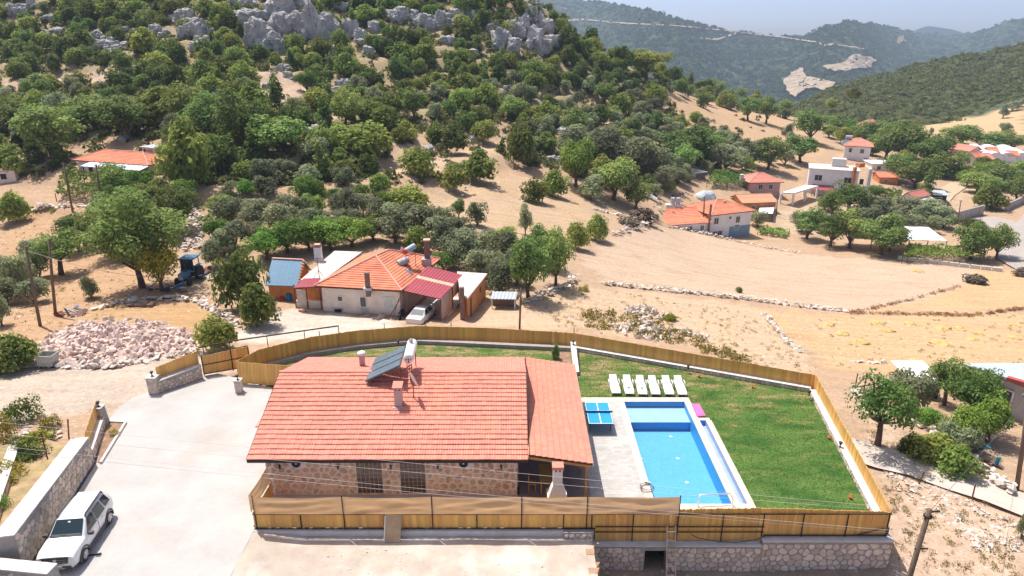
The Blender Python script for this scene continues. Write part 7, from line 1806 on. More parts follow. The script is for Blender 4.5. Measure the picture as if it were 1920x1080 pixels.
add('cab_roof', M_TRB, lambda m: m.box((-.62, 0, 2.55), (1.7, 1.6, .14)), tr)
add('windscreen', M_CGLASS, lambda m: m.poly([(.05, -.66, 1.45), (.05, .66, 1.45), (.02, .64, 2.45), (.02, -.64, 2.45)]), tr)
add('chassis', M_BLACK, lambda m: m.box((.2, 0, .62), (3.0, .5, .3)), tr)
add('seat', M_BLACK, lambda m: m.box((-.9, 0, 1.2), (.5, .6, .5)), tr)
for s_ in (-1, 1):
 add('rear_wheel', M_TYRE, lambda m: m.tube([(-.85, s_ * .75 - .2, .78), (-.85, s_ * .75 + .2, .78)], .78, 20), tr)
 add('front_wheel', M_TYRE, lambda m: m.tube([(1.35, s_ * .68 - .11, .42), (1.35, s_ * .68 + .11, .42)], .42, 16), tr)
 add('mudguard', M_TRB, lambda m: m.box((-.85, s_ * .72, 1.62), (1.1, .42, .06)), tr)
add('exhaust', M_BLACK, lambda m: m.tube([(.9, .22, 1.4), (.9, .22, 2.3)], .045, 8), tr)
# dumpster
q = P(93, 688, -.25); q.z = zt(q.x, q.y)
dm = thing('rubbish_bin', tuple(q), 'grey metal rubbish bin standing open at the dirt road', 'bin')
M_BIN = pm('galvanised_bin', (0.46, 0.44, 0.40), var=.15, scale=3, rough=.6, bump=.1)
add('body', M_BIN, lambda m: [m.hexa([(-.5, -.38, .2), (.5, -.38, .2), (.5, -.34, .2), (-.5, -.34, .2)], [(-.62, -.48, 1.05), (.62, -.48, 1.05), (.62, -.43, 1.05), (-.62, -.43, 1.05)]), m.hexa([(-.5, .34, .2), (.5, .34, .2), (.5, .38, .2), (-.5, .38, .2)], [(-.62, .43, 1.05), (.62, .43, 1.05), (.62, .48, 1.05), (-.62, .48, 1.05)]),
 m.hexa([(-.5, -.36, .2), (-.46, -.36, .2), (-.46, .36, .2), (-.5, .36, .2)], [(-.62, -.45, 1.05), (-.57, -.45, 1.05), (-.57, .45, 1.05), (-.62, .45, 1.05)]), m.hexa([(.46, -.36, .2), (.5, -.36, .2), (.5, .36, .2), (.46, .36, .2)], [(.57, -.45, 1.05), (.62, -.45, 1.05), (.62, .45, 1.05), (.57, .45, 1.05)]), m.box((0, 0, .22), (.98, .74, .04))], dm)
add('rim', M_BIN, lambda m: [m.bar((-.64, y, 1.06), (.64, y, 1.06), .06) for y in (-.47, .47)] and [m.bar((x, -.47, 1.06), (x, .47, 1.06), .06) for x in (-.63, .63)], dm)
for x in (-.4, .4):
 for y in (-.28, .28): add('caster', M_TYRE, lambda m: m.tube([(x, y - .03, .09), (x, y + .03, .09)], .09, 8), dm)
# ================================================================ vegetation
def leaf_mat(name, c, c2, transl=0.52, island=0.32, obj=0.4):
 return pm(name, c, var=0.25, scale=0.55, rough=0.75, bump=0, spec=0.15, island=island, objrand=obj, second=c2, second_scale=0.5, second_amt=0.6, transl=transl)
ML = dict(
 oak=leaf_mat('kermes_oak_leaf', (0.25, 0.31, 0.075), (0.32, 0.355, 0.10)),
 dark=leaf_mat('dark_evergreen_leaf', (0.175, 0.245, 0.068), (0.235, 0.285, 0.085)),
 olive=leaf_mat('olive_leaf', (0.29, 0.325, 0.185), (0.35, 0.375, 0.215)),
 broad=leaf_mat('broad_tree_leaf', (0.205, 0.285, 0.078), (0.27, 0.34, 0.10), .35),
 bright=leaf_mat('bright_green_leaf', (0.165, 0.275, 0.048), (0.22, 0.32, 0.062), .35),
 yellow=leaf_mat('yellowing_leaf', (0.36, 0.34, 0.045), (0.26, 0.27, 0.05), .35),
 dry=leaf_mat('dry_twig', (0.20, 0.155, 0.115), (0.26, 0.20, 0.14), .1),
 fig=leaf_mat('fig_leaf', (0.125, 0.205, 0.05), (0.19, 0.265, 0.07), .35, .35))
M_BARK = pm('grey_brown_bark', (0.13, 0.09, 0.065), var=.3, scale=4, rough=.95, bump=.5, bscale=12, bdist=.03)
def crown_np(rs, clusters, leaf, dens, hollow=.55, asp=1.5):
 V = []
 for cx, cy, cz, r_, rz_ in clusters:
  n = int(dens * 4 * math.pi * r_ * r_ / (leaf * leaf))
  d = rs.normal(size=(n, 3)); d /= np.linalg.norm(d, axis=1)[:, None]
  d[:, 2] = np.where(d[:, 2] < -.55, -d[:, 2], d[:, 2])
  rad = hollow + (1.08 - hollow) * rs.uniform(0, 1, n) ** .55
  p = np.stack([cx + d[:, 0] * r_ * rad, cy + d[:, 1] * r_ * rad, cz + d[:, 2] * rz_ * rad], 1)
  nn = d + rs.normal(scale=.42, size=(n, 3)); nn[:, 2] += .5; nn /= np.linalg.norm(nn, axis=1)[:, None]
  a = np.cross(nn, rs.normal(size=(n, 3))); a /= np.linalg.norm(a, axis=1)[:, None] + 1e-9; b = np.cross(nn, a)
  s_ = leaf * rs.uniform(.55, 1.35, n)[:, None]
  V.append(np.stack([p - a * s_ * asp / 2, p + b * s_ * .42 - nn * s_ * .08, p + a * s_ * asp / 2, p - b * s_ * .42 + nn * s_ * .1], 1).reshape(-1, 3))
 V = np.concatenate(V); return V, np.arange(len(V)).reshape(-1, 4)
def cl_round(rs, n, rx, rz, zc, cr, flat=0.0):
 out = []
 for i in range(n):
  d = rs.normal(size=3); d /= np.linalg.norm(d); k = rs.uniform(.35, .92)
  r_ = cr * rs.uniform(.5, 1.4)
  out.append((d[0] * k * rx, d[1] * k * rx, zc + d[2] * k * rz * (1 if d[2] > 0 else .7), r_, r_ * rs.uniform(.7, .95)))
 return out
def limbs(rs, clusters, hb, r0, n):
 mb = MB(); lean = rs.uniform(-.12, .12, 2)
 top = Vector((lean[0] * hb, lean[1] * hb, hb))
 mb.tube([(0, 0, -.3), (lean[0] * hb * .3, lean[1] * hb * .3, hb * .45), top], [r0 * 1.35, r0, r0 * .8], 8)
 for c in sorted(clusters, key=lambda c: -c[3])[:n]:
  e = Vector(c[:3]); m_ = (top + e) / 2 + Vector((0, 0, -.15))
  mb.tube([top - Vector((0, 0, .15)), m_, e], [r0 * .55, r0 * .35, r0 * .12], 5, cap=False)
 return mb
# unit prototypes: made 1 m wide-ish in metres below then scaled per plant
PROTO = {}
def proto_tree(kind, var):
 key = (kind, var)
 if key in PROTO: return PROTO[key]
 rs = np.random.RandomState(abs(hash(kind)) % 1 + {'oak': 1, 'dark': 2, 'olive': 3, 'broad': 4, 'bright': 5, 'yellow': 6, 'dry': 7, 'juniper': 8, 'pine': 9, 'cypress': 10, 'fig': 11, 'broadfar': 12, 'shrub': 13, 'yshrub': 14, 'weed': 15, 'grand': 16}[kind] * 37 + var)
 tr_ = None
 if kind in ('oak', 'dark', 'yshrub', 'dry'):     # dense shrub, foliage to the ground, ~2 m radius, 3 m tall
  c = cl_round(rs, 24, 1.6, 1.2, 1.15, .72) + [(0, 0, 1.0, 1.3, 1.2)]
  V, Fc = crown_np(rs, c,   .23 if kind != 'dry' else .30, .62 if kind != 'dry' else .5)
  mat = ML[{'yshrub': 'yellow'}.get(kind, kind)]; size = (4.1, 2.8)
 elif kind == 'weed':
  c = cl_round(rs, 9, 1.5, .8, .7, .6) + [(0, 0, .5, 1.5, .6)]; V, Fc = crown_np(rs, c, .13, .34); mat = ML['bright' if var % 2 else 'yellow']; size = (4, 1.9)
 elif kind == 'juniper':
  c = [(rs.normal(0, .25), rs.normal(0, .25), .5 + 3.3 * i / 9, .95 * (1 - i / 11) + .15, .75) for i in range(10)] + cl_round(rs, 6, .8, 1.2, 1.6, .5)
  V, Fc = crown_np(rs, c, .30, .7); mat = ML['dark']; size = (2.6, 4.4)
 elif kind == 'cypress':
  c = [(rs.normal(0, .12), rs.normal(0, .12), .8 + 7.2 * i / 13, .75 * math.sin(math.pi * (.18 + .75 * i / 13)) + .1, .8) for i in range(14)]
  V, Fc = crown_np(rs, c, .30, .7); mat = ML['dark']; size = (1.9, 8.8); tr_ = limbs(rs, c, 1.2, .16, 1)
 elif kind == 'olive':
  c = cl_round(rs, 24, 1.75, 1.45, 1.65, .72); V, Fc = crown_np(rs, c, .20, .62, .5); mat = ML['olive']; size = (4.3, 3.45); tr_ = limbs(rs, c, .5, .15, 6)
 elif kind == 'pine':
  c = [(rs.uniform(-3.6, 3.6), rs.uniform(-3, 3), 5.0 + rs.normal(0, .55), rs.uniform(1.0, 1.7), .95) for i in range(26)]; V, Fc = crown_np(rs, c, .36, .7); mat = ML['oak']; size = (8.6, 6.6); tr_ = limbs(rs, c, 3.6, .3, 8)
 elif kind == 'grand':
  c = cl_round(rs, 95, 2.3, 1.95, 2.85, .52); V, Fc = crown_np(rs, c, .125, .42, .45); mat = ML['broad']; size = (5.6, 5.3); tr_ = limbs(rs, c, 1.1, .15, 14)
 elif kind == 'fig':
  c = cl_round(rs, 46, 2.75, 1.75, 3.3, .70); V, Fc = crown_np(rs, c, .19, .42, .45, 1.3); mat = ML['fig']; size = (6.6, 5.6); tr_ = limbs(rs, c, 1.9, .24, 12)
 else:                                               # broad / bright / yellow / broadfar tree with trunk
  c = cl_round(rs, 36, 2.2, 1.9, 2.75, .85); V, Fc = crown_np(rs, c, .19, .52, .5); mat = ML['broad' if kind == 'broadfar' else kind]; size = (5.6, 5.2); tr_ = limbs(rs, c, 1.0, .20, 8)
 cm = np_mesh(kind + '_crown', V, Fc, mat)
 tm = tr_.mesh('trunk', M_BARK, smooth=True) if tr_ else None
 PROTO[key] = (cm, tm, size); return PROTO[key]
NAMES = {'oak': ('oak_shrub', 'green oak shrub', 'shrub'), 'dark': ('evergreen_shrub', 'dark evergreen shrub', 'shrub'), 'yshrub': ('broom_shrub', 'yellowish shrub', 'shrub'), 'dry': ('brushwood', 'heap of grey brushwood', 'brushwood'),
 'weed': ('leafy_weed', 'bright green leafy plant', 'plant'), 'juniper': ('juniper_tree', 'dark upright juniper', 'tree'), 'cypress': ('cypress_tree', 'slim dark cypress', 'tree'), 'olive': ('olive_tree', 'grey green olive tree', 'tree'),
 'pine': ('umbrella_pine', 'wide flat topped pine', 'tree'), 'fig': ('fig_tree', 'dark leafed fig tree', 'tree'), 'broad': ('broadleaf_tree', 'green broadleaf tree', 'tree'), 'bright': ('leafy_tree', 'bright green leafy tree', 'tree'), 'grand': ('walnut_tree', 'dense green spreading tree', 'tree'), 'yellow': ('yellowing_tree', 'yellow green tree', 'tree')}
PLANTS = []
HOUSEPTS = []
for o in COL.objects:
 if o.get('category') in ('house', 'carport', 'shed', 'greenhouse', 'tractor'):
  for c in o.children:
   if c.type == 'MESH' and c.name.startswith(('wall', 'roof')):
    L0 = o.location; HOUSEPTS += [(v.co.x + L0.x, v.co.y + L0.y) for v in c.data.vertices[:8]]; HOUSEPTS.append((sum(v.co.x for v in c.data.vertices) / len(c.data.vertices) + L0.x, sum(v.co.y for v in c.data.vertices) / len(c.data.vertices) + L0.y))
rv = random.Random(77)
def plant(kind, base, wm, hm, label=None):
 """one plant: base point, width and height in metres"""
 cm, tm, size = proto_tree(kind, rv.randrange(5 if kind not in ('fig', 'pine', 'cypress', 'grand') else 2))
 nm, look, cat = NAMES[kind]
 sx = wm / size[0]; sz = hm / size[1]; rz = rv.uniform(0, 6.28)
 if tm is None:
  o = link(nm, cm, None, base, (0, 0, rz), (sx * rv.uniform(.93, 1.07), sx * rv.uniform(.93, 1.07), sz))
 else:
  o = bpy.data.objects.new(nm, None); COL.objects.link(o); o.location = base; o.rotation_euler = (0, 0, rz); o.scale = (sx, sx, sz)
  link('trunk', tm, o); link('crown', cm, o)
 o['category'] = cat
 px, py, d = proj(base)
 PLANTS.append([o, kind, look, px, py, hm, wm, label])
 return o
def plant_px(kind, px, py, wpx, hpx, label=None, sink=.15):
 b = G(px, py); d = proj(b)[2]
 ca = math.cos(math.atan2(H - b.z, b.y))      # foreshortening of the vertical
 return plant(kind, (b.x, b.y, b.z - sink), 1.08 * wpx * d / F, 1.04 * hpx * d / F / max(ca, .8), label)
# ---- the trees and shrubs that can be told apart (photo base x, base y, width, height)
SPOTS = [
 ('oak',360,352,100,128),('broad',100,300,125,105),('broad',55,262,110,75),('broad',180,245,130,70),('broad',245,262,120,85),('oak',310,235,100,70),('broad',402,262,115,90),('broad',462,285,95,115),('broad',525,292,120,85),
 ('grand',268,540,205,188),('grand',222,478,120,112),('broad',150,470,80,70),('grand',335,440,100,98),('broad',230,430,100,80),('yellow',304,546,92,100),('fig',115,515,112,88),('oak',28,417,62,58),('olive',172,560,42,46),('olive',38,555,60,90),('olive',4,610,50,75),('olive',75,520,50,60),
 ('oak',30,690,85,66),('oak',-10,700,70,60),('oak',415,655,78,68),('oak',455,580,98,108),('oak',483,610,78,80),
 ('olive',430,425,62,60),('olive',480,430,70,60),('olive',440,468,70,55),('olive',530,440,75,62),('olive',565,420,66,60),('olive',605,448,80,60),('olive',648,410,70,60),('olive',400,500,45,50),('olive',420,480,55,48),
 ('bright',500,486,80,62),('bright',540,474,85,66),('bright',580,470,85,64),('bright',620,468,88,62),('bright',660,462,80,58),('bright',700,452,70,52),
 ('olive',742,456,85,70),('olive',795,446,90,66),('olive',835,476,90,70),('olive',872,500,85,66),('olive',905,530,80,66),('olive',942,492,80,60),('olive',935,545,70,62),('olive',862,452,70,50),('bright',832,505,50,36),('olive',905,478,62,48),
 ('broad',990,560,92,132),('broad',1042,535,72,112),('broad',1020,500,70,80),('oak',1080,466,46,52),('oak',1120,450,46,50),('olive',985,440,32,58),
 ('oak',775,398,84,54),('oak',690,292,120,64),('oak',900,338,78,58),('oak',850,352,58,48),('broad',860,410,32,44),('olive',895,424,44,50),
 ('oak',1000,378,54,46),('oak',1040,368,54,50),('bright',1080,350,80,98),('broad',1150,375,105,85),('broad',1192,392,62,62),('oak',980,312,60,80),('olive',1130,312,95,75),('olive',1185,330,90,72),('olive',1230,340,80,70),('olive',1075,290,70,55),
 ('pine',1212,150,78,52),('broad',1402,226,48,48),('broad',1436,232,48,52),('broad',1520,268,76,66),('broad',1440,318,72,62),('broad',1500,305,70,58),('broad',1285,300,110,62),('olive',1360,320,80,52),('olive',1410,312,60,46),('broad',1330,290,80,50),
 ('olive',1475,265,22,34),('olive',1482,278,26,32),
 ('broad',1660,300,70,72),('broad',1692,306,95,85),('broad',1740,322,90,76),('broad',1620,268,60,42),('broad',1648,272,60,46),('broad',1765,332,70,50),('broad',1715,352,80,56),('broad',1680,338,66,50),('cypress',1736,378,20,66),('broad',1728,382,34,40),
 ('fig',1590,405,95,70),('fig',1560,410,70,55),('broad',1512,448,68,64),('broad',1556,462,74,72),('broad',1592,466,80,76),('broad',1650,478,95,74),('bright',1668,470,62,58),('olive',1420,425,36,34),('broad',1640,372,40,30),
 ('olive',1648,412,70,46),('olive',1692,408,70,44),('olive',1735,420,74,46),('olive',1768,428,60,40),('olive',1620,420,62,40),('olive',1700,436,70,36),
 ('broad',1820,486,72,72),('broad',1868,484,58,66),('fig',1812,438,58,34),('broad',1832,362,72,40),('broad',1870,352,90,50),('oak',1850,390,66,44),('broad',1905,352,72,48),('broad',1800,275,80,42),('broad',1850,280,72,36),('broad',1895,282,60,36),
 ('olive',1880,222,24,26),('olive',1898,208,28,20),('olive',1884,250,26,22),('olive',1786,254,22,16),('olive',1803,254,16,12),('olive',1745,252,10,14),('olive',1916,200,14,16),
 ('fig',1645,838,138,142),('olive',1702,770,88,82),('fig',1812,800,130,120),('fig',1770,760,95,90),('bright',1850,830,95,95),('bright',1795,842,80,80),('olive',1790,850,82,66),('oak',1745,862,90,48),('oak',1790,890,90,56),('oak',1705,846,60,36),('oak',1830,742,110,56),('broad',1880,760,90,66),('oak',1915,720,70,30),('bright',1735,800,60,40),
 ('olive',1915,1010,26,62),('weed',60,865,90,50),('weed',20,905,80,50),('weed',40,790,80,50),('weed',0,830,70,55),('weed',95,800,50,30),('yshrub',75,830,60,26),('weed',5,960,50,40),
 ('dry',1828,530,50,18),('dry',1915,518,34,18),('dry',1205,418,60,30),('dry',1180,425,46,22),('dry',395,475,30,30),
 ('oak',1385,548,14,14),('weed',1095,545,24,14),('yshrub',1255,600,30,14),('oak',1386,548,10,12),('weed',205,600,20,10),('weed',100,400,16,16),
 ('oak',1560,205,24,22),('oak',1600,185,26,20),
]
for s_ in SPOTS: plant_px(*s_)
for a, b in ((215, 815), (178, 838)):
 q = P(a, b, .05); plant('weed', (q.x, q.y, .03), .75, .5)
q = P(1042, 672, 0); plant('juniper', (q.x, q.y, -.02), .7, 1.5)
# ---- the rest of the hillside: scattered shrubs and trees, densest near the rocks
BARE = [[(0,145),(120,132),(290,112),(290,140),(200,158),(60,172),(0,172)], [(468,132),(560,140),(600,165),(560,200),(480,205)], [(705,105),(750,108),(745,152),(700,150)], [(590,205),(650,215),(640,240),(570,232)],
 [(640,322),(760,270),(940,238),(975,268),(950,305),(800,335),(680,335)], [(690,392),(800,362),(960,325),(1080,355),(1200,400),(1190,425),(1000,450),(900,432),(800,410)],
 [(1225,160),(1320,185),(1480,225),(1560,270),(1500,300),(1380,275),(1270,205)], [(0,380),(190,395),(240,470),(380,560),(330,610),(0,640)], [(120,262),(310,262),(345,345),(380,560),(330,470),(120,440)],
 [(1000,165),(1060,180),(1130,195),(1120,215),(1020,200)], [(370,390),(420,395),(400,470),(385,560),(350,540),(365,470)], [(480,460),(930,500),(930,640),(480,640)]]
# photo centre x, base y, width, height
RK = [(365,70,70,50),(382,92,58,40),(345,48,50,40),(202,92,62,34),(180,80,40,26),(215,98,34,20),(486,92,60,80),(470,50,60,60),(520,40,60,70),(548,75,70,80),(590,82,50,90),(612,70,44,60),(505,95,50,50),(655,70,26,40),(672,88,36,20),(690,104,24,20),
 (745,42,46,44),(775,40,40,30),(800,52,46,40),(830,50,42,44),(856,36,28,24),(880,34,26,20),(945,98,48,62),(962,72,40,50),(925,62,30,30),(840,84,26,20),(888,104,24,14),(985,70,42,48),(1005,98,48,52),(1030,88,40,36),(1052,84,36,30),(1020,62,40,40),(1078,90,34,24),(1090,96,20,16),(1000,40,36,40),
 (30,28,36,34),(55,18,30,26),(100,66,40,20),(120,92,24,16),(90,40,30,20),(240,60,30,20),(290,62,24,18),(310,70,30,16),(528,136,30,26),(538,146,18,14),(642,165,30,26),(630,176,24,16),(560,150,30,12),(675,80,24,30),(585,262,22,26),(590,250,18,18),(565,325,34,16),(325,225,16,22),(405,190,18,20),
 (803,286,20,14),(888,262,14,10),(745,236,16,12),(1055,255,24,20),(1040,305,30,22),(1160,290,18,10),(230,268,18,16),(285,290,24,14),(30,258,24,26),(20,250,20,20),(700,250,16,10),(500,165,20,12),(950,170,20,14),(1130,178,18,12),(1290,178,14,10),(618,105,20,26),(700,60,24,26),(450,18,50,40),(560,20,50,40),(640,20,40,30),(1002,14,30,26)]
HILLP = [(-260,-140),(1010,-140),(1010,-5),(1100,80),(1240,140),(1480,205),(1500,240),(1330,330),(1200,380),(1080,330),(960,300),(700,380),(420,395),(300,330),(0,330),(-260,330)]
placed = [(p[3], p[4], p[6]) for p in PLANTS]
pts3 = []
cand = 0; nsh = 0
rq = random.Random(21)
occupied = [(p[0].location.x, p[0].location.y, p[6] / 2) for p in PLANTS]
while nsh < 860 and cand < 22000:
 cand += 1
 py = -30 + 370 * rq.random() ** 1.15; px = rq.uniform(-170, 1480)
 if not in_poly(px, py, HILLP) or any(in_poly(px, py, b) and rq.random() < .96 for b in BARE): continue
 if any(abs(px - r[0]) < r[2] * .5 + 6 and -4 < py - r[1] < 16 for r in RK): continue
 b = G(px, py)
 d = proj(b)[2]
 if d > 330: continue
 upper = py < 175
 r_ = rq.random()
 if px > 950 and py > 170: kind = 'olive' if r_ < .62 else ('oak' if r_ < .9 else 'broad')
 elif upper: kind = 'oak' if r_ < .60 else ('dark' if r_ < .83 else ('juniper' if r_ < .90 else 'yshrub'))
 else: kind = 'oak' if r_ < .42 else ('dark' if r_ < .58 else ('olive' if r_ < .74 else ('broad' if r_ < .88 else ('juniper' if r_ < .95 else 'yshrub'))))
 if kind == 'oak' and sum(1 for q in PLANTS if q[1] == 'oak') > 285: kind = 'dark' if sum(1 for q in PLANTS if q[1] == 'dark') < 285 else rq.choice(('olive', 'juniper', 'yshrub'))
 wm = {'oak': rq.uniform(3.6, 8.2), 'dark': rq.uniform(3.4, 6.8), 'juniper': rq.uniform(2.4, 3.8), 'yshrub': rq.uniform(1.8, 3.2), 'olive': rq.uniform(3.4, 5.6), 'broad': rq.uniform(5, 8.5)}[kind]
 hm = wm * {'oak': rq.uniform(.62, .9), 'dark': rq.uniform(.7, 1.0), 'juniper': rq.uniform(1.5, 2.0), 'yshrub': rq.uniform(.5, .7), 'olive': rq.uniform(.8, 1.0), 'broad': rq.uniform(.8, 1.05)}[kind]
 pack = .50 if upper else .62
 if any((b.x - x) ** 2 + (b.y - y) ** 2 < ((wm / 2 + r2) * pack) ** 2 for x, y, r2 in occupied): continue
 plant(kind, (b.x, b.y, b.z - .2), wm, hm); occupied.append((b.x, b.y, wm / 2)); nsh += 1
# groves and gardens lower down
GROVES = [([(1060,78),(1150,104),(1250,138),(1350,178),(1475,206),(1470,216),(1330,200),(1230,165),(1100,170),(1050,140)], 60, ('oak', 'broad', 'dark', 'broad'), (5, 9)),
 ([(385,400),(520,335),(700,350),(760,405),(870,440),(960,470),(1000,560),(930,560),(840,500),(700,465),(500,480),(400,500)], 46, ('olive', 'olive', 'olive', 'oak', 'bright'), (3.2, 5.4)),
 ([(1080,215),(1250,225),(1340,265),(1480,310),(1330,335),(1290,345),(1190,400),(1090,370)], 56, ('olive', 'olive', 'broad', 'oak'), (3.6, 6.5)),
 ([(1480,420),(1560,385),(1680,395),(1780,400),(1800,440),(1660,450),(1540,462)], 20, ('olive', 'olive', 'broad'), (3.4, 6)),
 ([(1545,245),(1660,250),(1780,262),(1830,290),(1780,330),(1660,335),(1650,300),(1560,270)], 34, ('broad', 'broad', 'oak', 'bright'), (5, 8.5)),
 ([(1790,300),(1925,315),(1925,380),(1850,395),(1800,345)], 16, ('broad', 'oak', 'bright'), (4.5, 7.5)),
 ([(0,195),(400,200),(520,270),(420,330),(330,330),(310,270),(120,262),(100,330),(0,330)], 30, ('broad', 'oak', 'olive'), (4.5, 7.5)),
 ([(210,345),(345,345),(350,400),(330,440),(200,420)], 9, ('broad', 'fig', 'bright'), (4.5, 6.5)),
 ([(0,440),(60,440),(90,560),(0,600)], 5, ('olive',), (2.8, 4))]
for poly, n, kinds, (lo, hi) in GROVES:
 xs = [p[0] for p in poly]; ys = [p[1] for p in poly]; k = 0
 for _ in range(n * 12):
  if k >= n: break
  px = rq.uniform(min(xs), max(xs)); py = rq.uniform(min(ys), max(ys))
  if not in_poly(px, py, poly): continue
  b = G(px, py); wm = rq.uniform(lo, hi); kind = rq.choice(kinds)
  if any((b.x - x) ** 2 + (b.y - y) ** 2 < ((wm / 2 + r2) * .62) ** 2 for x, y, r2 in occupied): continue
  if any((b.x - x) ** 2 + (b.y - y) ** 2 < (wm * .5 + 2.0) ** 2 for x, y in HOUSEPTS): continue
  plant(kind, (b.x, b.y, b.z - .2), wm, wm * rq.uniform(.72, .98)); occupied.append((b.x, b.y, wm / 2)); k += 1
# ---- low scrub between the shrubs: nobody could count it
def scrub(n, test, wlo, whi, seed, mat, name, label, leaf=.32, cnt=26, surf=None, hk=.55):
 rs = np.random.RandomState(seed); VV = []; k = 0; tries = 0; rr = random.Random(seed)
 while k < n and tries < n * 30:
  tries += 1; b = test(rr)
  if b is None: continue
  w = rr.uniform(wlo, whi); m_ = cnt
  d = rs.normal(size=(m_, 3)); d /= np.linalg.norm(d, axis=1)[:, None]; d[:, 2] = np.abs(d[:, 2])
  rad = .5 + .5 * rs.uniform(0, 1, m_)
  p = np.stack([b[0] + d[:, 0] * w / 2 * rad, b[1] + d[:, 1] * w / 2 * rad, b[2] + d[:, 2] * w * hk * rad], 1)
  nn = d + rs.normal(scale=.5, size=(m_, 3)); nn /= np.linalg.norm(nn, axis=1)[:, None]
  a = np.cross(nn, rs.normal(size=(m_, 3))); a /= np.linalg.norm(a, axis=1)[:, None] + 1e-9; c = np.cross(nn, a); s_ = (leaf * w / 1.2 * rs.uniform(.6, 1.3, m_))[:, None]
  VV.append(np.stack([p - a * s_ * .7, p + c * s_ * .45, p + a * s_ * .7, p - c * s_ * .45], 1).reshape(-1, 3)); k += 1
 V = np.concatenate(VV); o = link(name, np_mesh(name, V, np.arange(len(V)).reshape(-1, 4), mat)); tag(o, label, 'scrub', None, 'stuff'); return o
def t_hill(rr):
 px = rr.uniform(-60, 1480); py = -30 + 380 * rr.random()
 if not in_poly(px, py, HILLP): return None
 if any(in_poly(px, py, b) for b in BARE) and rr.random() < .8: return None
 b = G(px, py); return (b.x, b.y, b.z - .1) if proj(b)[2] < 330 else None
scrub(4200, t_hill, 1.0, 3.2, 5, leaf_mat('low_scrub_leaf', (0.19, 0.205, 0.075), (0.29, 0.26, 0.10)), 'low_scrub', 'low olive green scrub between the shrubs on the hillside')
def t_far(rr):
 px = rr.uniform(1420, 2040); t = rr.random() ** .8
 p = hill.pt(px, .02 + t * .99); return (p.x, p.y, p.z - .4)
scrub(3000, t_far, 3.0, 7.0, 6, leaf_mat('far_scrub_leaf', (0.125, 0.155, 0.052), (0.19, 0.205, 0.075), island=.4), 'hill_scrub', 'dense olive green scrub covering the hill beyond the village', .30, 24, hk=.42)
def t_mtn(rr):
 p = mtn.pt(rr.uniform(980, 1960), .12 + .9 * rr.random() ** .7); return (p.x, p.y, p.z - 2)
scrub(5200, t_mtn, 9, 24, 13, leaf_mat('mountain_tree_leaf', (0.05, 0.085, 0.04), (0.10, 0.13, 0.06), island=.3), 'mountain_scrub', 'dark trees and scrub dotting the far mountain', .42, 12, hk=.4)
def t_dry(rr):
 z = rr.choice([([(930,560),(1140,545),(1430,585),(1500,660),(1530,715),(1300,650),(1080,615)], 1), ([(1450,600),(1920,590),(1920,700),(1560,690)], .35), ([(0,400),(190,400),(380,560),(60,640),(0,640)], .6), ([(1600,730),(1700,850),(1920,990),(1920,1080),(1690,1080)], .5), ([(1000,590),(1250,600),(1380,670),(1480,710),(1300,655),(1050,615)], 1)])
 if rr.random() > z[1]: return None
 px = rr.uniform(0, 1920); py = rr.uniform(395, 1080)
 if not in_poly(px, py, z[0]): return None
 b = G(px, py); return (b.x, b.y, b.z - .03)
scrub(2400, t_dry, .15, .6, 8, leaf_mat('dry_weed', (0.36, 0.29, 0.10), (0.44, 0.33, 0.16)), 'dry_weeds', 'yellow dry weeds and grass tufts on the fields', .16, 26)
def t_yel(rr):
 px = rr.uniform(1040, 1440); py = rr.uniform(585, 700)
 if not in_poly(px, py, [(1080,590),(1130,580),(1220,595),(1300,625),(1360,655),(1440,690),(1400,695),(1300,655),(1180,625),(1100,615)]): return None
 b = G(px, py); return (b.x, b.y, b.z - .03)
scrub(150, t_yel, .5, 1.3, 9, leaf_mat('yellow_weed', (0.40, 0.36, 0.06), (0.36, 0.34, 0.12)), 'yellow_weeds', 'yellow flowering weeds around the rubble heaps', .17, 36)
def t_strip(rr):
 pts = rr.choice([[(1590,588),(1690,567),(1800,538)], [(1590,588),(1740,590),(1830,592),(1925,578)], [(1590,588),(1740,590),(1830,592),(1925,578)]]); i = rr.randrange(len(pts) - 1); t = rr.random()
 b = G(pts[i][0] + (pts[i + 1][0] - pts[i][0]) * t + rr.gauss(0, 1), pts[i][1] + (pts[i + 1][1] - pts[i][1]) * t + rr.gauss(0, 1.3)); return (b.x, b.y, b.z - .02)
scrub(330, t_strip, .4, 1.0, 12, leaf_mat('brown_dry_grass', (0.40, 0.25, 0.12), (0.46, 0.31, 0.15)), 'dry_grass', 'strip of brown dry grass dividing the straw field', .16, 22)
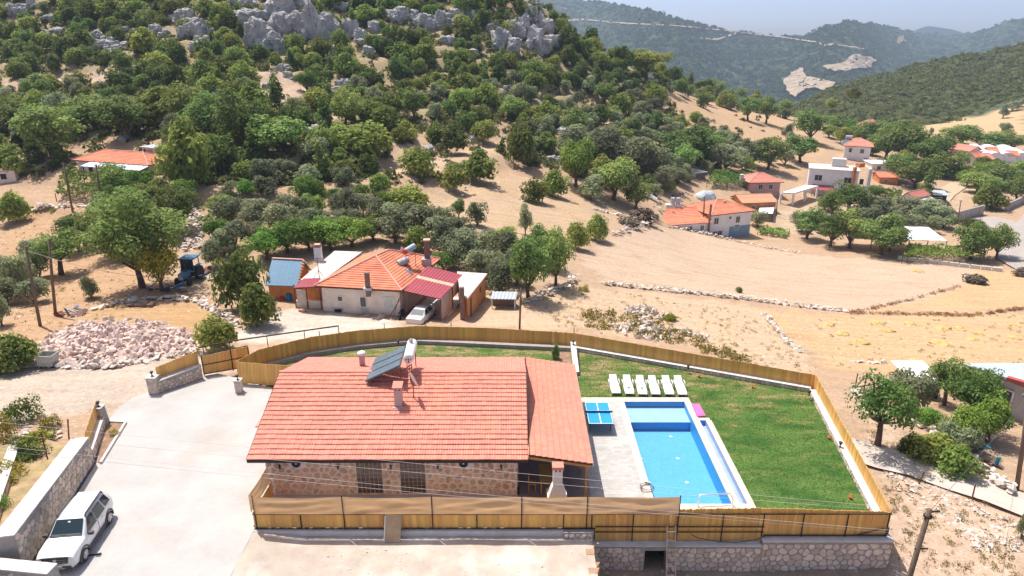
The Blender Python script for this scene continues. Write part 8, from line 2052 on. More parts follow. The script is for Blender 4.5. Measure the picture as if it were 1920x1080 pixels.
# ---- vine arbours: flat leafy roofs on posts
def arbour(pts, hgt, label, dens=3.2, leaf=.30):
 hgt *= .8
 g = [G(*p) for p in pts]; c = sum(g, Vector()) / len(g); rs = np.random.RandomState(int(abs(pts[0][0])))
 t = thing('vine_arbour', tuple(c), label, 'arbour')
 poly = [(p.x, p.y) for p in g]; xs = [p[0] for p in poly]; ys = [p[1] for p in poly]
 n = int((max(xs) - min(xs)) * (max(ys) - min(ys)) * dens / leaf / leaf * .8)
 x = rs.uniform(min(xs), max(xs), n); y = rs.uniform(min(ys), max(ys), n); k = in_poly_np(x, y, poly); x, y = x[k], y[k]; n = len(x)
 zz = zt_np(x, y) + hgt + .35 * np.sin(x * 1.3) * np.cos(y * 1.7) + rs.normal(0, .16, n)
 p = np.stack([x, y, zz], 1); nn = rs.normal(scale=.5, size=(n, 3)); nn[:, 2] += 1; nn /= np.linalg.norm(nn, axis=1)[:, None]
 a = np.cross(nn, rs.normal(size=(n, 3))); a /= np.linalg.norm(a, axis=1)[:, None] + 1e-9; b = np.cross(nn, a); s_ = leaf * rs.uniform(.6, 1.4, n)[:, None]
 V = np.stack([p - a * s_ * .6, p + b * s_ * .5, p + a * s_ * .6, p - b * s_ * .5], 1).reshape(-1, 3) - np.array(tuple(c))
 link('foliage', np_mesh('foliage', V, np.arange(len(V)).reshape(-1, 4), ML['bright']), t)
 for q in g + [(g[i] + g[(i + 1) % len(g)]) / 2 for i in range(len(g))]:
  mb = MB(); mb.tube([(q.x, q.y, q.z - .3), (q.x, q.y, q.z + hgt)], .06, 6); mb.build('post', M_BARK, t)
arbour([(108,384),(250,386),(266,346),(122,340)], 2.2, 'green vine arbour in front of the hillside house')
arbour([(1690,494),(1840,496),(1850,478),(1700,474)], 2.1, 'long vine arbour in front of the white plastic greenhouse')
arbour([(1325,352),(1400,356),(1420,335),(1340,330)], 2.0, 'vine arbour left of the pink house')
arbour([(1640,378),(1688,380),(1690,366),(1645,364)], 1.8, 'small vine arbour between white house and barn')
arbour([(1735,335),(1800,340),(1830,325),(1760,318)], 1.9, 'vine arbour below the half hidden red roof')
arbour([(1420,440),(1475,448),(1480,436),(1430,430)], .9, 'low green vegetable arbour right of the two storey house')
# ---- labels: look, place, then order from the left among the look-alikes of that place
def zone(px, py):
 if px < 400 and py > 560: return 'beside the stone heap and dirt road'
 if py >= 700 and px < 300: return 'left of the driveway wall'
 if px > 1560 and py > 690: return 'near the grey house on the right'
 if 900 < px < 1700 and 530 < py < 640: return 'in the dry field behind the fence'
 if px < 400 and py > 395: return 'in the dry orchard on the left'
 if px < 400 and py > 175: return 'around the hillside house'
 if px < 560 and py <= 30: return 'on the top left hilltop'
 if px < 300 and py <= 110: return 'on the upper left hill'
 if px < 300: return 'along the upper left path'
 if px < 640 and py <= 110: return 'among the tall rocks on the hill'
 if px < 640 and py <= 210: return 'below the tall rocks'
 if px < 720 and 380 < py < 640: return 'behind the neighbour\'s house'
 if px < 640: return 'on the left middle slope'
 if px < 960 and py <= 90: return 'near the hilltop rocks'
 if px < 960 and py <= 210: return 'on the central upper slope'
 if px < 960 and py <= 345: return 'on the terraced central slope'
 if px < 1080 and py > 345: return 'between neighbour\'s house and field'
 if px < 1120 and py <= 150: return 'on the right shoulder of the hill'
 if px < 1250 and py <= 240: return 'on the right hill slope'
 if px < 1260: return 'above the ploughed field'
 if px < 1480 and py <= 345: return 'on the slope above the village'
 if py <= 262: return 'below the far scrub hill'
 if px < 1560: return 'at the left end of the village'
 if py <= 345: return 'behind the village houses'
 if py <= 430: return 'in the village gardens'
 return 'along the road and field edge'
ORD = ['first', 'second', 'third', 'fourth', 'fifth', 'sixth', 'seventh', 'eighth', 'ninth', 'tenth', 'eleventh', 'twelfth', 'thirteenth', 'fourteenth', 'fifteenth', 'sixteenth', 'seventeenth', 'eighteenth', 'nineteenth', 'twentieth'] + ['twenty-' + w for w in 'first second third fourth fifth sixth seventh eighth ninth'.split()] + ['thirtieth'] + ['thirty-' + w for w in 'first second third fourth fifth sixth seventh eighth ninth'.split()] + ['fortieth'] + ['forty-' + w for w in 'first second third fourth fifth sixth seventh eighth ninth'.split()]
def pfit(o): return o
bins = {}
for p in PLANTS:
 o, kind, look, px, py, hm, wm, label = p
 if label: o['label'] = label; continue
 sz = 'large' if wm > 5.6 else ('small' if wm < 3.6 else 'medium')
 bins.setdefault((sz, look, zone(px, py)), []).append(p)
for (sz, look, zn), lst in bins.items():
 lst.sort(key=lambda p: p[3])
 for i, p in enumerate(lst):
  o = p[0]
  if len(lst) == 1: o['label'] = f'only {sz} {look} {zn}'
  elif len(lst) <= 49: o['label'] = f'{ORD[i]} {sz} {look} from the left, {zn}'
  else: o['label'] = f'{sz} {look} {zn}'
  o['group'] = f'{look}s {zn}'
# ================================================================ rocks, rubble, walls, poles, cables
def rock_material():
 m = bpy.data.materials.new('grey_limestone'); m.use_nodes = True
 nt = m.node_tree; N = nt.nodes; L = nt.links; bs = N['Principled BSDF']; bs.inputs['Roughness'].default_value = .95; bs.inputs['Specular IOR Level'].default_value = .15
 tc = N.new('ShaderNodeTexCoord'); co = tc.outputs['Object']
 mp = N.new('ShaderNodeMapping'); mp.inputs['Scale'].default_value = (.35, .35, 2.2); mp.inputs['Rotation'].default_value = (.15, .2, 0); L.new(co, mp.inputs[0])
 def noi(src, s_, d_):
  n = N.new('ShaderNodeTexNoise'); n.inputs['Scale'].default_value = s_; n.inputs['Detail'].default_value = d_; n.inputs['Roughness'].default_value = .7; L.new(src, n.inputs['Vector']); return n.outputs['Fac']
 def rg(f, lo, hi, a, b):
  r = N.new('ShaderNodeMapRange'); L.new(f, r.inputs[0])
  for i, q in enumerate((lo, hi, a, b)): r.inputs[i + 1].default_value = q
  return r.outputs[0]
 x = N.new('ShaderNodeMix'); x.data_type = 'RGBA'; L.new(rg(noi(co, .9, 6), .35, .65, 0, 1), x.inputs[0]); x.inputs[6].default_value = (.30, .30, .305, 1); x.inputs[7].default_value = (.56, .54, .52, 1)
 y = N.new('ShaderNodeMix'); y.data_type = 'RGBA'; L.new(rg(noi(mp.outputs[0], 1.5, 6), .56, .66, 0, .8), y.inputs[0]); L.new(x.outputs[2], y.inputs[6]); y.inputs[7].default_value = (.15, .145, .15, 1)
 z = N.new('ShaderNodeMix'); z.data_type = 'RGBA'; L.new(rg(noi(co, .5, 4), .6, .75, 0, .6), z.inputs[0]); L.new(y.outputs[2], z.inputs[6]); z.inputs[7].default_value = (.42, .33, .24, 1)
 L.new(z.outputs[2], bs.inputs['Base Color'])
 b = N.new('ShaderNodeBump'); b.inputs['Strength'].default_value = 1; b.inputs['Distance'].default_value = .35; L.new(noi(mp.outputs[0], 1.6, 8), b.inputs['Height']); L.new(b.outputs[0], bs.inputs['Normal'])
 return m
M_ROCK = rock_material()
def rock_mesh(seed):
 bm = bmesh.new(); bmesh.ops.create_icosphere(bm, subdivisions=4, radius=1); off = Vector((seed * 3.7, seed * 1.3, seed * 7.1))
 for v in bm.verts:
  d = v.co.normalized()
  p = max(abs(d.x), abs(d.y), abs(d.z)); d2 = d.lerp(d / p, .55)          # blocky
  n1 = noise.noise(d * 1.3 + off) * .30; n2 = noise.ridged_multi_fractal(Vector((d.x * 1.1, d.y * 1.1, d.z * 4.5)) + off, .8, 2.2, 4, 1.0, 2.0) * .10
  crack = -.16 * max(0, 1 - abs(noise.noise(Vector((d.x * 2.2, d.y * 2.2, d.z * .7)) + off * 2)) * 9)
  v.co = d2 * (.86 + n1 + n2 + crack)
 me = bpy.data.meshes.new('rock'); bm.to_mesh(me); bm.free(); me.materials.append(M_ROCK); return me
ROCKS = [rock_mesh(i + 1) for i in range(7)]
rb = random.Random(31); rbins = {}
for i, (px, py, w, h) in enumerate(RK):
 b = G(px, py); d = proj(b)[2]; wm = w * d / F; hm = h * d / F
 if w < 30: o = link('boulder', ROCKS[rb.randrange(7)], None, (b.x, b.y + wm * .25, b.z + hm * .25), (rb.uniform(-.15, .15), rb.uniform(-.15, .15), rb.uniform(0, 6.28)), (wm * .5, wm * .45, hm * .58))
 else:
  o = thing('rock_outcrop', tuple(b), None, None)
  for k in range(5):      # a broken group of blocks
   t = (k + .5) / 5 - .5; e = 1 - abs(t) * .9; ww = wm * rb.uniform(.19, .30)
   link('rock_block', ROCKS[rb.randrange(7)], o, (t * wm * .85 + rb.uniform(-.08, .08) * wm, rb.uniform(0, .5) * wm, hm * e * rb.uniform(.12, .42)), (rb.uniform(-.25, .25), rb.uniform(-.25, .25), rb.uniform(0, 6.28)), (ww, ww * rb.uniform(.8, 1.2), hm * e * rb.uniform(.28, .50)))
 o['category'] = 'rock'; rbins.setdefault(('small' if w < 30 else ('large' if w >= 44 else 'medium'), zone(px, py)), []).append((px, o))
for (sz, zn), lst in rbins.items():
 lst.sort(key=lambda t: t[0])
 for i, (px, o) in enumerate(lst):
  o['label'] = f'only {sz} grey limestone rock {zn}' if len(lst) == 1 else f'{ORD[i]} {sz} grey limestone rock from the left, {zn}'
  o['group'] = f'grey limestone rocks {zn}'
# scattered small stones on the slope (uncountable)
def stones_stuff(n, test, lo, hi, seed, name, label, mat):
 rr = random.Random(seed); VV = []; FF = []; k = 0; tries = 0; base = []
 for s_ in range(6):
  bm = hull(900 + s_, 1, 1, .7, 9); bm.verts.index_update(); base.append((np.array([tuple(v.co) for v in bm.verts]), np.array([[v.index for v in f.verts] for f in bm.faces]))); bm.free()
 nv = 0
 while k < n and tries < n * 25:
  tries += 1; b = test(rr)
  if b is None: continue
  V, f_ = base[rr.randrange(6)]; s_ = rr.uniform(lo, hi) / 2; a = rr.uniform(0, 6.28); ca, sa = math.cos(a), math.sin(a)
  q = V * s_ * np.array([rr.uniform(.8, 1.3), rr.uniform(.8, 1.2), rr.uniform(.7, 1.1)]); VV.append(np.stack([q[:, 0] * ca - q[:, 1] * sa + b[0], q[:, 0] * sa + q[:, 1] * ca + b[1], q[:, 2] + b[2]], 1)); FF.append(f_ + nv); nv += len(V); k += 1
 o = link(name, np_mesh(name, np.concatenate(VV), np.concatenate(FF), mat)); tag(o, label, 'stones', None, 'stuff'); return o
def t_s(poly, zoff=0):
 xs = [p[0] for p in poly]; ys = [p[1] for p in poly]
 def f(rr):
  px = rr.uniform(min(xs), max(xs)); py = rr.uniform(min(ys), max(ys))
  if not in_poly(px, py, poly): return None
  b = G(px, py); return (b.x, b.y, b.z + zoff)
 return f
M_RUB = pm('pale_rubble', (0.60, 0.52, 0.46), var=0.15, scale=2, rough=.95, bump=.4, island=.2)
stones_stuff(420, t_s([(0,120),(640,110),(1100,160),(1190,400),(900,430),(640,330),(300,300),(0,200)]), .25, .8, 3, 'hillside_stones', 'loose grey stones strewn over the hillside', pm('hill_stone', (.46, .43, .40), var=.15, rough=.95, bump=.4, island=.2))
stones_stuff(260, t_s([(1620,850),(1690,860),(1800,930),(1920,990),(1920,1040),(1800,1000),(1690,930)]), .12, .40, 4, 'roadside_stones', 'loose pale stones along the path on the right', M_RUB)
stones_stuff(70, t_s([(1780,985),(1840,990),(1870,1040),(1830,1030)]), .12, .36, 5, 'roadside_stones', 'small patch of pale stones on the bare earth at lower right', M_RUB)
stones_stuff(160, t_s([(1670,1040),(1720,1000),(1720,1080),(1680,1085)]), .12, .32, 6, 'corner_stones', 'pale stones heaped at the retaining wall corner', M_RUB)
stones_stuff(700, t_s([(930,560),(1140,540),(1420,575),(1590,588),(1920,590),(1920,700),(1560,690),(1480,710),(1300,650),(1080,615)]), .08, .3, 18, 'field_stones', 'small pale stones scattered over the dry field', M_RUB)
stones_stuff(500, t_s([(0,400),(190,400),(390,560),(330,600),(60,640),(0,640)]), .08, .3, 19, 'orchard_stones', 'small pale stones scattered over the dry orchard', M_RUB)
stones_stuff(140, lambda rr: (rr.uniform(-12.5, 3.8), rr.gauss(26.0, 1.2), PADZ), .04, .16, 16, 'pad_stones', 'small stones strewn on the dirt pad', M_RUB)
stones_stuff(120, t_s([(0,800),(110,790),(120,830),(60,870),(0,880)], .0), .2, .5, 17, 'bank_stones', 'pale stones among the weeds left of the driveway wall', M_RUB)
# big heap of pale quarry stones left of the gate: 300 stones in view singly, the filling below as one part
M_HEAP = pm('pink_white_quarry_stone', (0.64, 0.50, 0.44), var=.14, scale=2, rough=.95, bump=.4, bscale=8, objrand=.18, second=(.70, .64, .60), second_scale=1.2)
HS = [hull_mesh(300 + i, M_HEAP, .5, .42, .34, 12) for i in range(10)]
hc = G(222, 648);
heap = thing('stone_heap', tuple(hc), 'big heap of pinkish white quarry stones beside the dirt road', 'stones')
hp = [(66,660),(80,625),(120,600),(200,588),(290,590),(345,608),(372,630),(360,650),(300,668),(200,680),(110,678)]
rr = random.Random(41); got = []
hpc = (222, 640)
def heap_h(px, py):
 # 0 at the rim, 1 at the middle
 dx = (px - hpc[0]) / 155; dy = (py - hpc[1]) / 45; return max(0, 1 - math.hypot(dx, dy)) ** .6
core = MB(); ring = []
tries = 0
while len(got) < 300 and tries < 6000:
 tries += 1; px = rr.uniform(64, 374); py = rr.uniform(592, 690)
 if not in_poly(px, py, [(x, y + 12) for x, y in hp]): continue
 s_ = rr.uniform(.34, .92)
 b = G(px, py); b.z += 0.55 * heap_h(px, py - 8)
 if any((b - q).length < .36 * (s_ + t) * .62 for q, t in got): continue
 got.append((b, s_))
for b, s_ in got:
 link('stone', HS[rr.randrange(10)], heap, (b.x - hc.x, b.y - hc.y, b.z - hc.z + .05), (rr.uniform(0, 6.28), rr.uniform(0, 6.28), rr.uniform(0, 6.28)), (s_, s_ * rr.uniform(.8, 1.1), s_ * rr.uniform(.7, 1)))
VV = []; n1, n2 = 40, 22
for j in range(n2 + 1):
 for i in range(n1 + 1):
  px = 66 + 306 * i / n1; py = 598 + 90 * j / n2; b = G(px, py); b.z += 0.55 * heap_h(px, py - 8) - (.12 if heap_h(px, py - 8) > .02 else .5) + rr.uniform(-.08, .08); VV.append(tuple(b - hc))
fc_ = [(j * (n1 + 1) + i, j * (n1 + 1) + i + 1, (j + 1) * (n1 + 1) + i + 1, (j + 1) * (n1 + 1) + i) for j in range(n2) for i in range(n1)]
extra = stones_stuff(800, lambda r_: (lambda p: None if not in_poly(p[0], p[1], [(x, y + 12) for x, y in hp]) else (lambda b: (b.x - hc.x, b.y - hc.y, b.z - hc.z + 0.55 * heap_h(p[0], p[1] - 8) - .08))(G(*p)))((r_.uniform(64, 374), r_.uniform(592, 690))), .25, .75, 44, 'small_stones', None, pm('quarry_rubble', (0.64, 0.50, 0.44), var=.14, scale=2, rough=.95, bump=.4, island=.18))
extra.parent = heap; del extra['category']
link('rubble_core', np_mesh('rubble_core', np.array(VV), np.array(fc_), pm('rubble_fill', (.50, .37, .30), var=.3, scale=1.5, rough=1, bump=.9, bscale=5, bdist=.1)), heap)['kind'] = 'stuff'
# rubble heaps in the field behind the fence
HS2 = [hull_mesh(330 + i, M_RUB, .5, .42, .34, 10) for i in range(6)]
M_RUBO = pm('pale_rubble_single', (0.62, 0.55, 0.48), var=.14, rough=.95, bump=.4, objrand=.2)
for me in HS2: me.materials.clear(); me.materials.append(M_RUBO)
def rubble(poly, n, h, label, lo=.35, hi=.85):
 xs = [p[0] for p in poly]; ys = [p[1] for p in poly]; cx, cy = sum(xs) / len(xs), sum(ys) / len(ys); c = G(cx, cy); t = thing('rubble_heap', tuple(c), label, 'rubble'); k = 0; tr_ = 0
 while k < n and tr_ < n * 20:
  tr_ += 1; px = rr.uniform(min(xs), max(xs)); py = rr.uniform(min(ys), max(ys))
  if not in_poly(px, py, poly): continue
  b = G(px, py); e = max(0, 1 - math.hypot((px - cx) / (max(xs) - min(xs)) * 2, (py - cy) / (max(ys) - min(ys)) * 2)); s_ = rr.uniform(lo, hi)
  link('stone', HS2[rr.randrange(6)], t, (b.x - c.x, b.y - c.y, b.z - c.z + h * e), (rr.uniform(0, 6), rr.uniform(0, 6), rr.uniform(0, 6)), (s_, s_, s_ * .8)); k += 1
rubble([(1150,608),(1195,600),(1240,610),(1275,635),(1250,642),(1190,638),(1150,620)], 110, .5, 'rubble heap of pale stones just behind the plank fence')
rubble([(1165,577),(1200,572),(1258,590),(1255,602),(1200,598),(1170,590)], 80, .45, 'second rubble heap farther into the dry field')
rubble([(1250,610),(1330,632),(1325,640),(1270,625)], 34, .15, 'thin trail of rubble stones running from the heap along the fence')
rubble([(1890,780),(1905,800),(1880,800)], 10, .1, 'few stones before the grey house')
def dry_wall(pts, n, w, h, label, lo=.35, hi=.7, name='dry_stone_wall'):
 g = []
 for (ax, ay), (bx, by) in zip(pts, pts[1:]):
  for i in range(12): g.append((ax + (bx - ax) * i / 12, ay + (by - ay) * i / 12))
 g.append(pts[-1]); g = [G(*p) for p in g]; c = g[0]; t = thing(name, tuple(c), label, 'wall'); L_ = [(b - a).length for a, b in zip(g, g[1:])]; tot = sum(L_)
 for i in range(n):
  s_ = tot * (i + rr.random()) / n; k = 0
  while k < len(L_) - 1 and s_ > L_[k]: s_ -= L_[k]; k += 1
  p = g[k] + (g[k + 1] - g[k]) * (s_ / max(L_[k], .01)); d = (g[k + 1] - g[k]).normalized(); nrm = Vector((-d.y, d.x, 0)); q = p + nrm * rr.uniform(-w, w) * .5; z = rr.random() ** 1.3 * h; sc_ = rr.uniform(lo, hi)
  link('stone', HS2[rr.randrange(6)], t, (q.x - c.x, q.y - c.y, q.z - c.z + z), (rr.uniform(-.4, .4), rr.uniform(-.4, .4), rr.uniform(0, 6)), (sc_ * 1.2, sc_, sc_ * .8))
 return t
dry_wall([(1130,533),(1220,543),(1320,553),(1400,562),(1500,576),(1590,585)], 170, .8, .5, 'long line of stones across the dry field', .4, .8)
dry_wall([(1430,588),(1450,610),(1472,638),(1500,662)], 60, .6, .3, 'short bent line of white stones in the straw field', .35, .65)
dry_wall([(1600,679),(1660,681)], 24, .5, .2, 'short straight line of stones near the straw field corner', .3, .55)
dry_wall([(1145,442),(1180,432),(1215,422),(1225,402)], 80, 1.6, .9, 'broken stone wall with brushwood at the upper field corner', .5, 1.0)
dry_wall([(985,568),(1020,555),(1070,535),(1080,520)], 70, .7, .7, 'low stone wall under the trees left of the field', .4, .8)
dry_wall([(372,395),(366,430),(362,470)], 110, 1.9, .7, 'broad stone wall running up beside the orchard track', .5, .95)
dry_wall([(175,582),(240,568),(300,560),(370,565),(410,590),(450,615)], 120, .9, .4, 'curved row of stones round the bare earth behind the heap', .35, .8)
dry_wall([(0,395),(60,397),(110,393),(185,396)], 90, .6, 1.2, 'grey terrace wall above the dry orchard', .5, .9)
dry_wall([(50,685),(130,690),(220,688),(300,676),(370,660)], 110, .5, .35, 'row of stones along the foot of the quarry stone heap', .35, .7)
dry_wall([(1712,790),(1750,815),(1790,850),(1850,890),(1900,930)], 110, .6, .6, 'stone wall between the olive and the bushes on the right', .4, .75)
dry_wall([(1595,735),(1640,752),(1665,770)], 30, .6, .3, 'short stone row left of the fig tree', .35, .7)
dry_wall([(1250,424),(1330,441),(1420,462),(1500,475)], 90, .7, .5, 'rubble row along the top edge of the ploughed field', .4, .8)
dry_wall([(1190,412),(1150,402),(1110,392)], 40, .8, .4, 'stone row below the tan slope', .4, .8)
kw = thing('concrete_kerb', tuple(G(1690, 488)), 'long pale concrete kerb along the field edge by the greenhouse', 'kerb')
g0_, g1_ = G(1682, 486), G(1880, 510)
for i in range(10):
 a = g0_ + (g1_ - g0_) * (i / 10 + .005); b = g0_ + (g1_ - g0_) * ((i + 1) / 10 - .005); a = Vector((a.x, a.y, zt(a.x, a.y) + .25)); b = Vector((b.x, b.y, zt(b.x, b.y) + .25)); mb = MB(); mb.bar(a, b, .35, .8); mb.build('kerb_block', M_CONCRETE, kw)
def block_wall(p0, p1, h, label, mat):
 a, b = G(*p0), G(*p1); t = thing('masonry_wall', tuple(a), label, 'wall'); n = 6
 for i in range(n):
  q0 = a + (b - a) * (i / n); q1 = a + (b - a) * ((i + .97) / n); mb = MB(); mb.bar((q0.x, q0.y, zt(q0.x, q0.y) + h / 2 - .2), (q1.x, q1.y, zt(q1.x, q1.y) + h / 2 - .2), .4, h + .4); mb.build('section', mat, t)
M_GWALL = pm('grey_masonry', (.40, .36, .34), var=.25, scale=1.5, rough=.95, bump=.7, bscale=5, bdist=.06)
block_wall((1790, 416), (1842, 402), 2.2, 'grey masonry wall beside the road bend', M_GWALL); block_wall((1884, 396), (1925, 378), 1.8, 'grey masonry wall along the far side of the road', M_GWALL)
# roads draped on the ground
def road(pts, w, name, mat, label, lift=.06, seg=10):
 line = []
 for (ax, ay), (bx, by) in zip(pts, pts[1:]):
  for i in range(seg): line.append(G(ax + (bx - ax) * i / seg, ay + (by - ay) * i / seg))
 line.append(G(*pts[-1])); mb = MB(); prev = None
 for i, p in enumerate(line):
  d = (line[min(i + 1, len(line) - 1)] - line[max(i - 1, 0)]); d.z = 0; d.normalize(); n = Vector((-d.y, d.x, 0)); row = []
  for k in range(5):
   q = p + n * (w * (k / 4 - .5)); row.append(Vector((q.x, q.y, max(zt(q.x, q.y), zt(p.x, p.y) - .05) + lift + .03 * math.sin(k / 4 * math.pi))))
  if prev:
   for k in range(4): mb.poly([prev[k], prev[k + 1], row[k + 1], row[k]])
  prev = row
 tag(mb.build(name, mat, smooth=True), label, None, None, 'structure')
M_ASPH = pm('sunbleached_asphalt', (.40, .36, .325), var=.12, scale=.6, rough=.95, bump=.3, second=(.34, .31, .29), second_scale=.3)
M_PATH = pm('concrete_track', (.56, .50, .44), var=.12, scale=.7, rough=.95, bump=.3, second=(.50, .40, .31), second_scale=.4)
road([(1840,410),(1880,420),(1905,450),(1915,490),(1990,530)], 7.5, 'road', M_ASPH, 'grey asphalt road bending through the village', .25)
road([(1905,455),(1950,400),(2000,380)], 5.0, 'road', M_ASPH, 'grey road branch at the right photo edge', .22)
road([(1590,842),(1640,858),(1700,872),(1770,898),(1850,922),(1960,965)], 2.6, 'path', M_PATH, 'pale concrete track climbing past the right fence', .12)
road([(1800,345),(1770,365),(1745,395),(1700,425)], 4.5, 'path', pm('dirt_track', (.52, .40, .27), var=.15, rough=1, bump=.4), 'sandy track beside the barn', .12)
# ---------------------------------------------------------------- poles and cables
M_POLE = pm('weathered_pole', (.17, .12, .085), var=.25, scale=3, rough=.9, bump=.3, stretch=(6, 6, .6))
def pole(a, b, r, label, name='utility_pole', fit=True):
 t = thing(name, tuple(a), label, 'pole'); mb = MB(); mb.tube([a - Vector((0, 0, .5)), (Vector(a) + Vector(b)) / 2, b], [r * 1.15, r, r * .85], 10); mb.build('shaft', M_POLE, t, smooth=True)
 if fit:
  d = Vector((0, 0, -.25)); mb = MB(); mb.bar(Vector(b) + d + Vector((-.35, 0, 0)), Vector(b) + d + Vector((.35, 0, 0)), .07); c = mb.build('crossarm', M_POLE, t)
  for x in (-.3, .3): mb = MB(); mb.lathe(Vector(b) + d + Vector((x, 0, .03)), [(.03, 0), (.045, .06), (.02, .12)], 8); mb.build('insulator', pm('grey_porcelain', (.35, .35, .36), rough=.3, bump=0), t)
 return t
pt_ = Dp(1743, 955, 27.0); pb_ = Dp(1713, 1090, 29.8); pd = (pb_ - pt_); pb_ = pt_ + pd * ((pt_.z + 2.6) / max(.1, pt_.z - pb_.z))
pole(Vector((pt_.x - .25, pt_.y + .1, -2.6)), pt_, .115, 'bare wooden utility pole in the lower right foreground', fit=False)
pfr = thing('pole_collar', tuple(pt_), 'iron collar with insulators at the foreground pole top', 'collar')
mb = MB(); mb.tube([pt_ + Vector((0, 0, -.35)), pt_ + Vector((0, 0, -.28))], .17, 10); mb.build('band', M_BLACK, pfr)
mb = MB(); mb.bar(pt_ + Vector((-.05, 0, -.12)), pt_ + Vector((.38, -.05, -.05)), .06); mb.build('arm', M_BLACK, pfr)
mb = MB(); mb.bar(pt_ + Vector((-.2, 0, -1.9)), pt_ + Vector((.3, -.05, -1.85)), .05); mb.build('arm', M_BLACK, pfr)
def tall_pole(bx, by, tx, ty, label, r=.13):
 b = G(bx, by); d = proj(b)[2]; t = Dp(tx, ty, d - (by - ty) / F * d * .30); return pole(b, t, r, label)
tall_pole(75, 612, 48, 462, 'left wooden pole behind the quarry stone heap'); tall_pole(103, 592, 92, 448, 'right wooden pole behind the quarry stone heap')
tall_pole(137, 402, 119, 305, 'leaning pole left of the vine arbour'); tall_pole(192, 402, 180, 308, 'dark pole in front of the hillside house')
tall_pole(974, 616, 977, 540, 'thin pole between the plank fence and the trees', .09); tall_pole(1795, 420, 1802, 375, 'pole beside the masonry wall at the road', .1)
tall_pole(1908, 918, 1930, 735, 'dark pole before the grey house at the right edge', .12); tall_pole(1456, 405, 1458, 358, 'thin pole between two storey house and carport', .1); tall_pole(1680, 408, 1686, 362, 'thin pole left of the barn', .1)
tall_pole(1318, 430, 1321, 368, 'rusty pole in front of the low wing', .14)
M_CABLE = pm('pale_cable', (.62, .60, .58), var=.03, rough=.5, bump=0)
M_CABLED = pm('dark_cable', (.12, .12, .13), var=.03, rough=.5, bump=0)
def cable(a, b, sag, r, label, mat=M_CABLE, n=40, group=None):
 mb = MB(); pts = []
 for i in range(n + 1):
  t = i / n; p = a + (b - a) * t; pts.append(p + Vector((0, 0, -4 * sag * t * (1 - t))))
 mb.tube(pts, r, 5); tag(mb.build('overhead_cable', mat, smooth=True), label, 'cable', group)
LL = 30.5
cable(Dp(-260, 765, LL), Dp(1735, 957, 27.0), .10, .0055, 'uppermost pale overhead cable crossing before the house', group='overhead cables crossing before the house')
cable(Dp(-260, 786, LL), Dp(1738, 962, 27.0), .22, .0055, 'second pale overhead cable from the top, crossing before the house', group='overhead cables crossing before the house')
cable(Dp(-260, 808, LL), Dp(1740, 1000, 27.3), .20, .0055, 'third pale overhead cable from the top, crossing before the house', group='overhead cables crossing before the house')
cable(Dp(-260, 816, LL), Dp(1742, 1004, 27.3), .26, .0055, 'lowest pale overhead cable crossing before the house', group='overhead cables crossing before the house')
a = G(75, 612); cable(Dp(52, 470, proj(G(75, 612))[2] - 2), Dp(310, 520, 74), .6, .02, 'pale cable from the left pole to the big tree'); cable(Dp(68, 565, proj(G(75, 612))[2]), Dp(102, 553, proj(G(103, 592))[2]), .05, .02, 'short pale cable joining the two poles by the stone heap')
cable(Dp(1930, 738, 50), Dp(1740, 962, 27.2), .3, .010, 'dark cable between the foreground pole and the right edge pole', M_CABLED)
# black pipe rails by the gate
mb = MB(); mb.tube([Vector((p.x, p.y, .95)) for p in (P(372, 652, .95), P(430, 640, .95), P(500, 630, .95), P(570, 620, .95), P(635, 611, .95))], .06, 8)
pr_ = thing('black_pipe_rail', (P(372, 652, .95).x, P(372, 652, .95).y, 0), 'long black pipe rail on short stakes behind the gate', 'rail'); mb.build('pipe', M_BLACK, pr_, smooth=True)
for a_, b_ in ((380, 650), (430, 640), (500, 630), (570, 620), (634, 611)):
 q = P(a_, b_, .95); mb = MB(); mb.bar((q.x, q.y, zt(q.x, q.y) - .3), (q.x, q.y, .95), .05); mb.build('stake', M_BLACK, pr_)
# wooden steps / pallet on the bare earth, wire stakes
q = G(266, 575); pa = thing('wooden_pallet', tuple(q), 'small brown wooden trestle on the bare earth by the stone row', 'trestle')
for i in range(4): mb = MB(); mb.box((-.9 + i * .6, 0, .35), (.42, .9, .08), .3); mb.build('board', M_BRICKCH, pa, world_xyz=False)
for y in (-.4, .4): mb = MB(); mb.bar((-1.2, y, .28), (1.2, y, .28), .08); mb.build('rail', M_BRICKCH, pa, world_xyz=False)
for x in (-1.1, 1.1): mb = MB(); mb.box((x, 0, .1), (.1, .9, .35)); mb.build('foot', M_BRICKCH, pa, world_xyz=False)
SL = [((128, 818), (127, 786), 1.65, 'leaning iron stake on the white wall top'), ((88, 856), (77, 811), 1.2, 'iron stake on the lower grey wall'), ((1722, 908), (1733, 885), None, 'left leaning stake beside the concrete track'), ((1823, 934), (1829, 908), None, 'right leaning stake beside the concrete track'), ((1130, 600), (1130, 598), None, 'stake in the weeds behind the fence')]
for (ax, ay), (bx, by), z, lab in SL:
 a = P(ax, ay, z) if z else G(ax, ay); d = proj(a)[2]; b = Dp(bx, by, d - .4)
 if (b - a).length < .3: b = a + Vector((0, 0, 1.3))
 mb = MB(); mb.bar(a - Vector((0, 0, .2)), b, .07, .04); mb.bar(b - Vector((.05, 0, .12)), b + Vector((.05, 0, -.12)), .02); tag(mb.build('iron_stake', M_RUST), lab, 'stake')
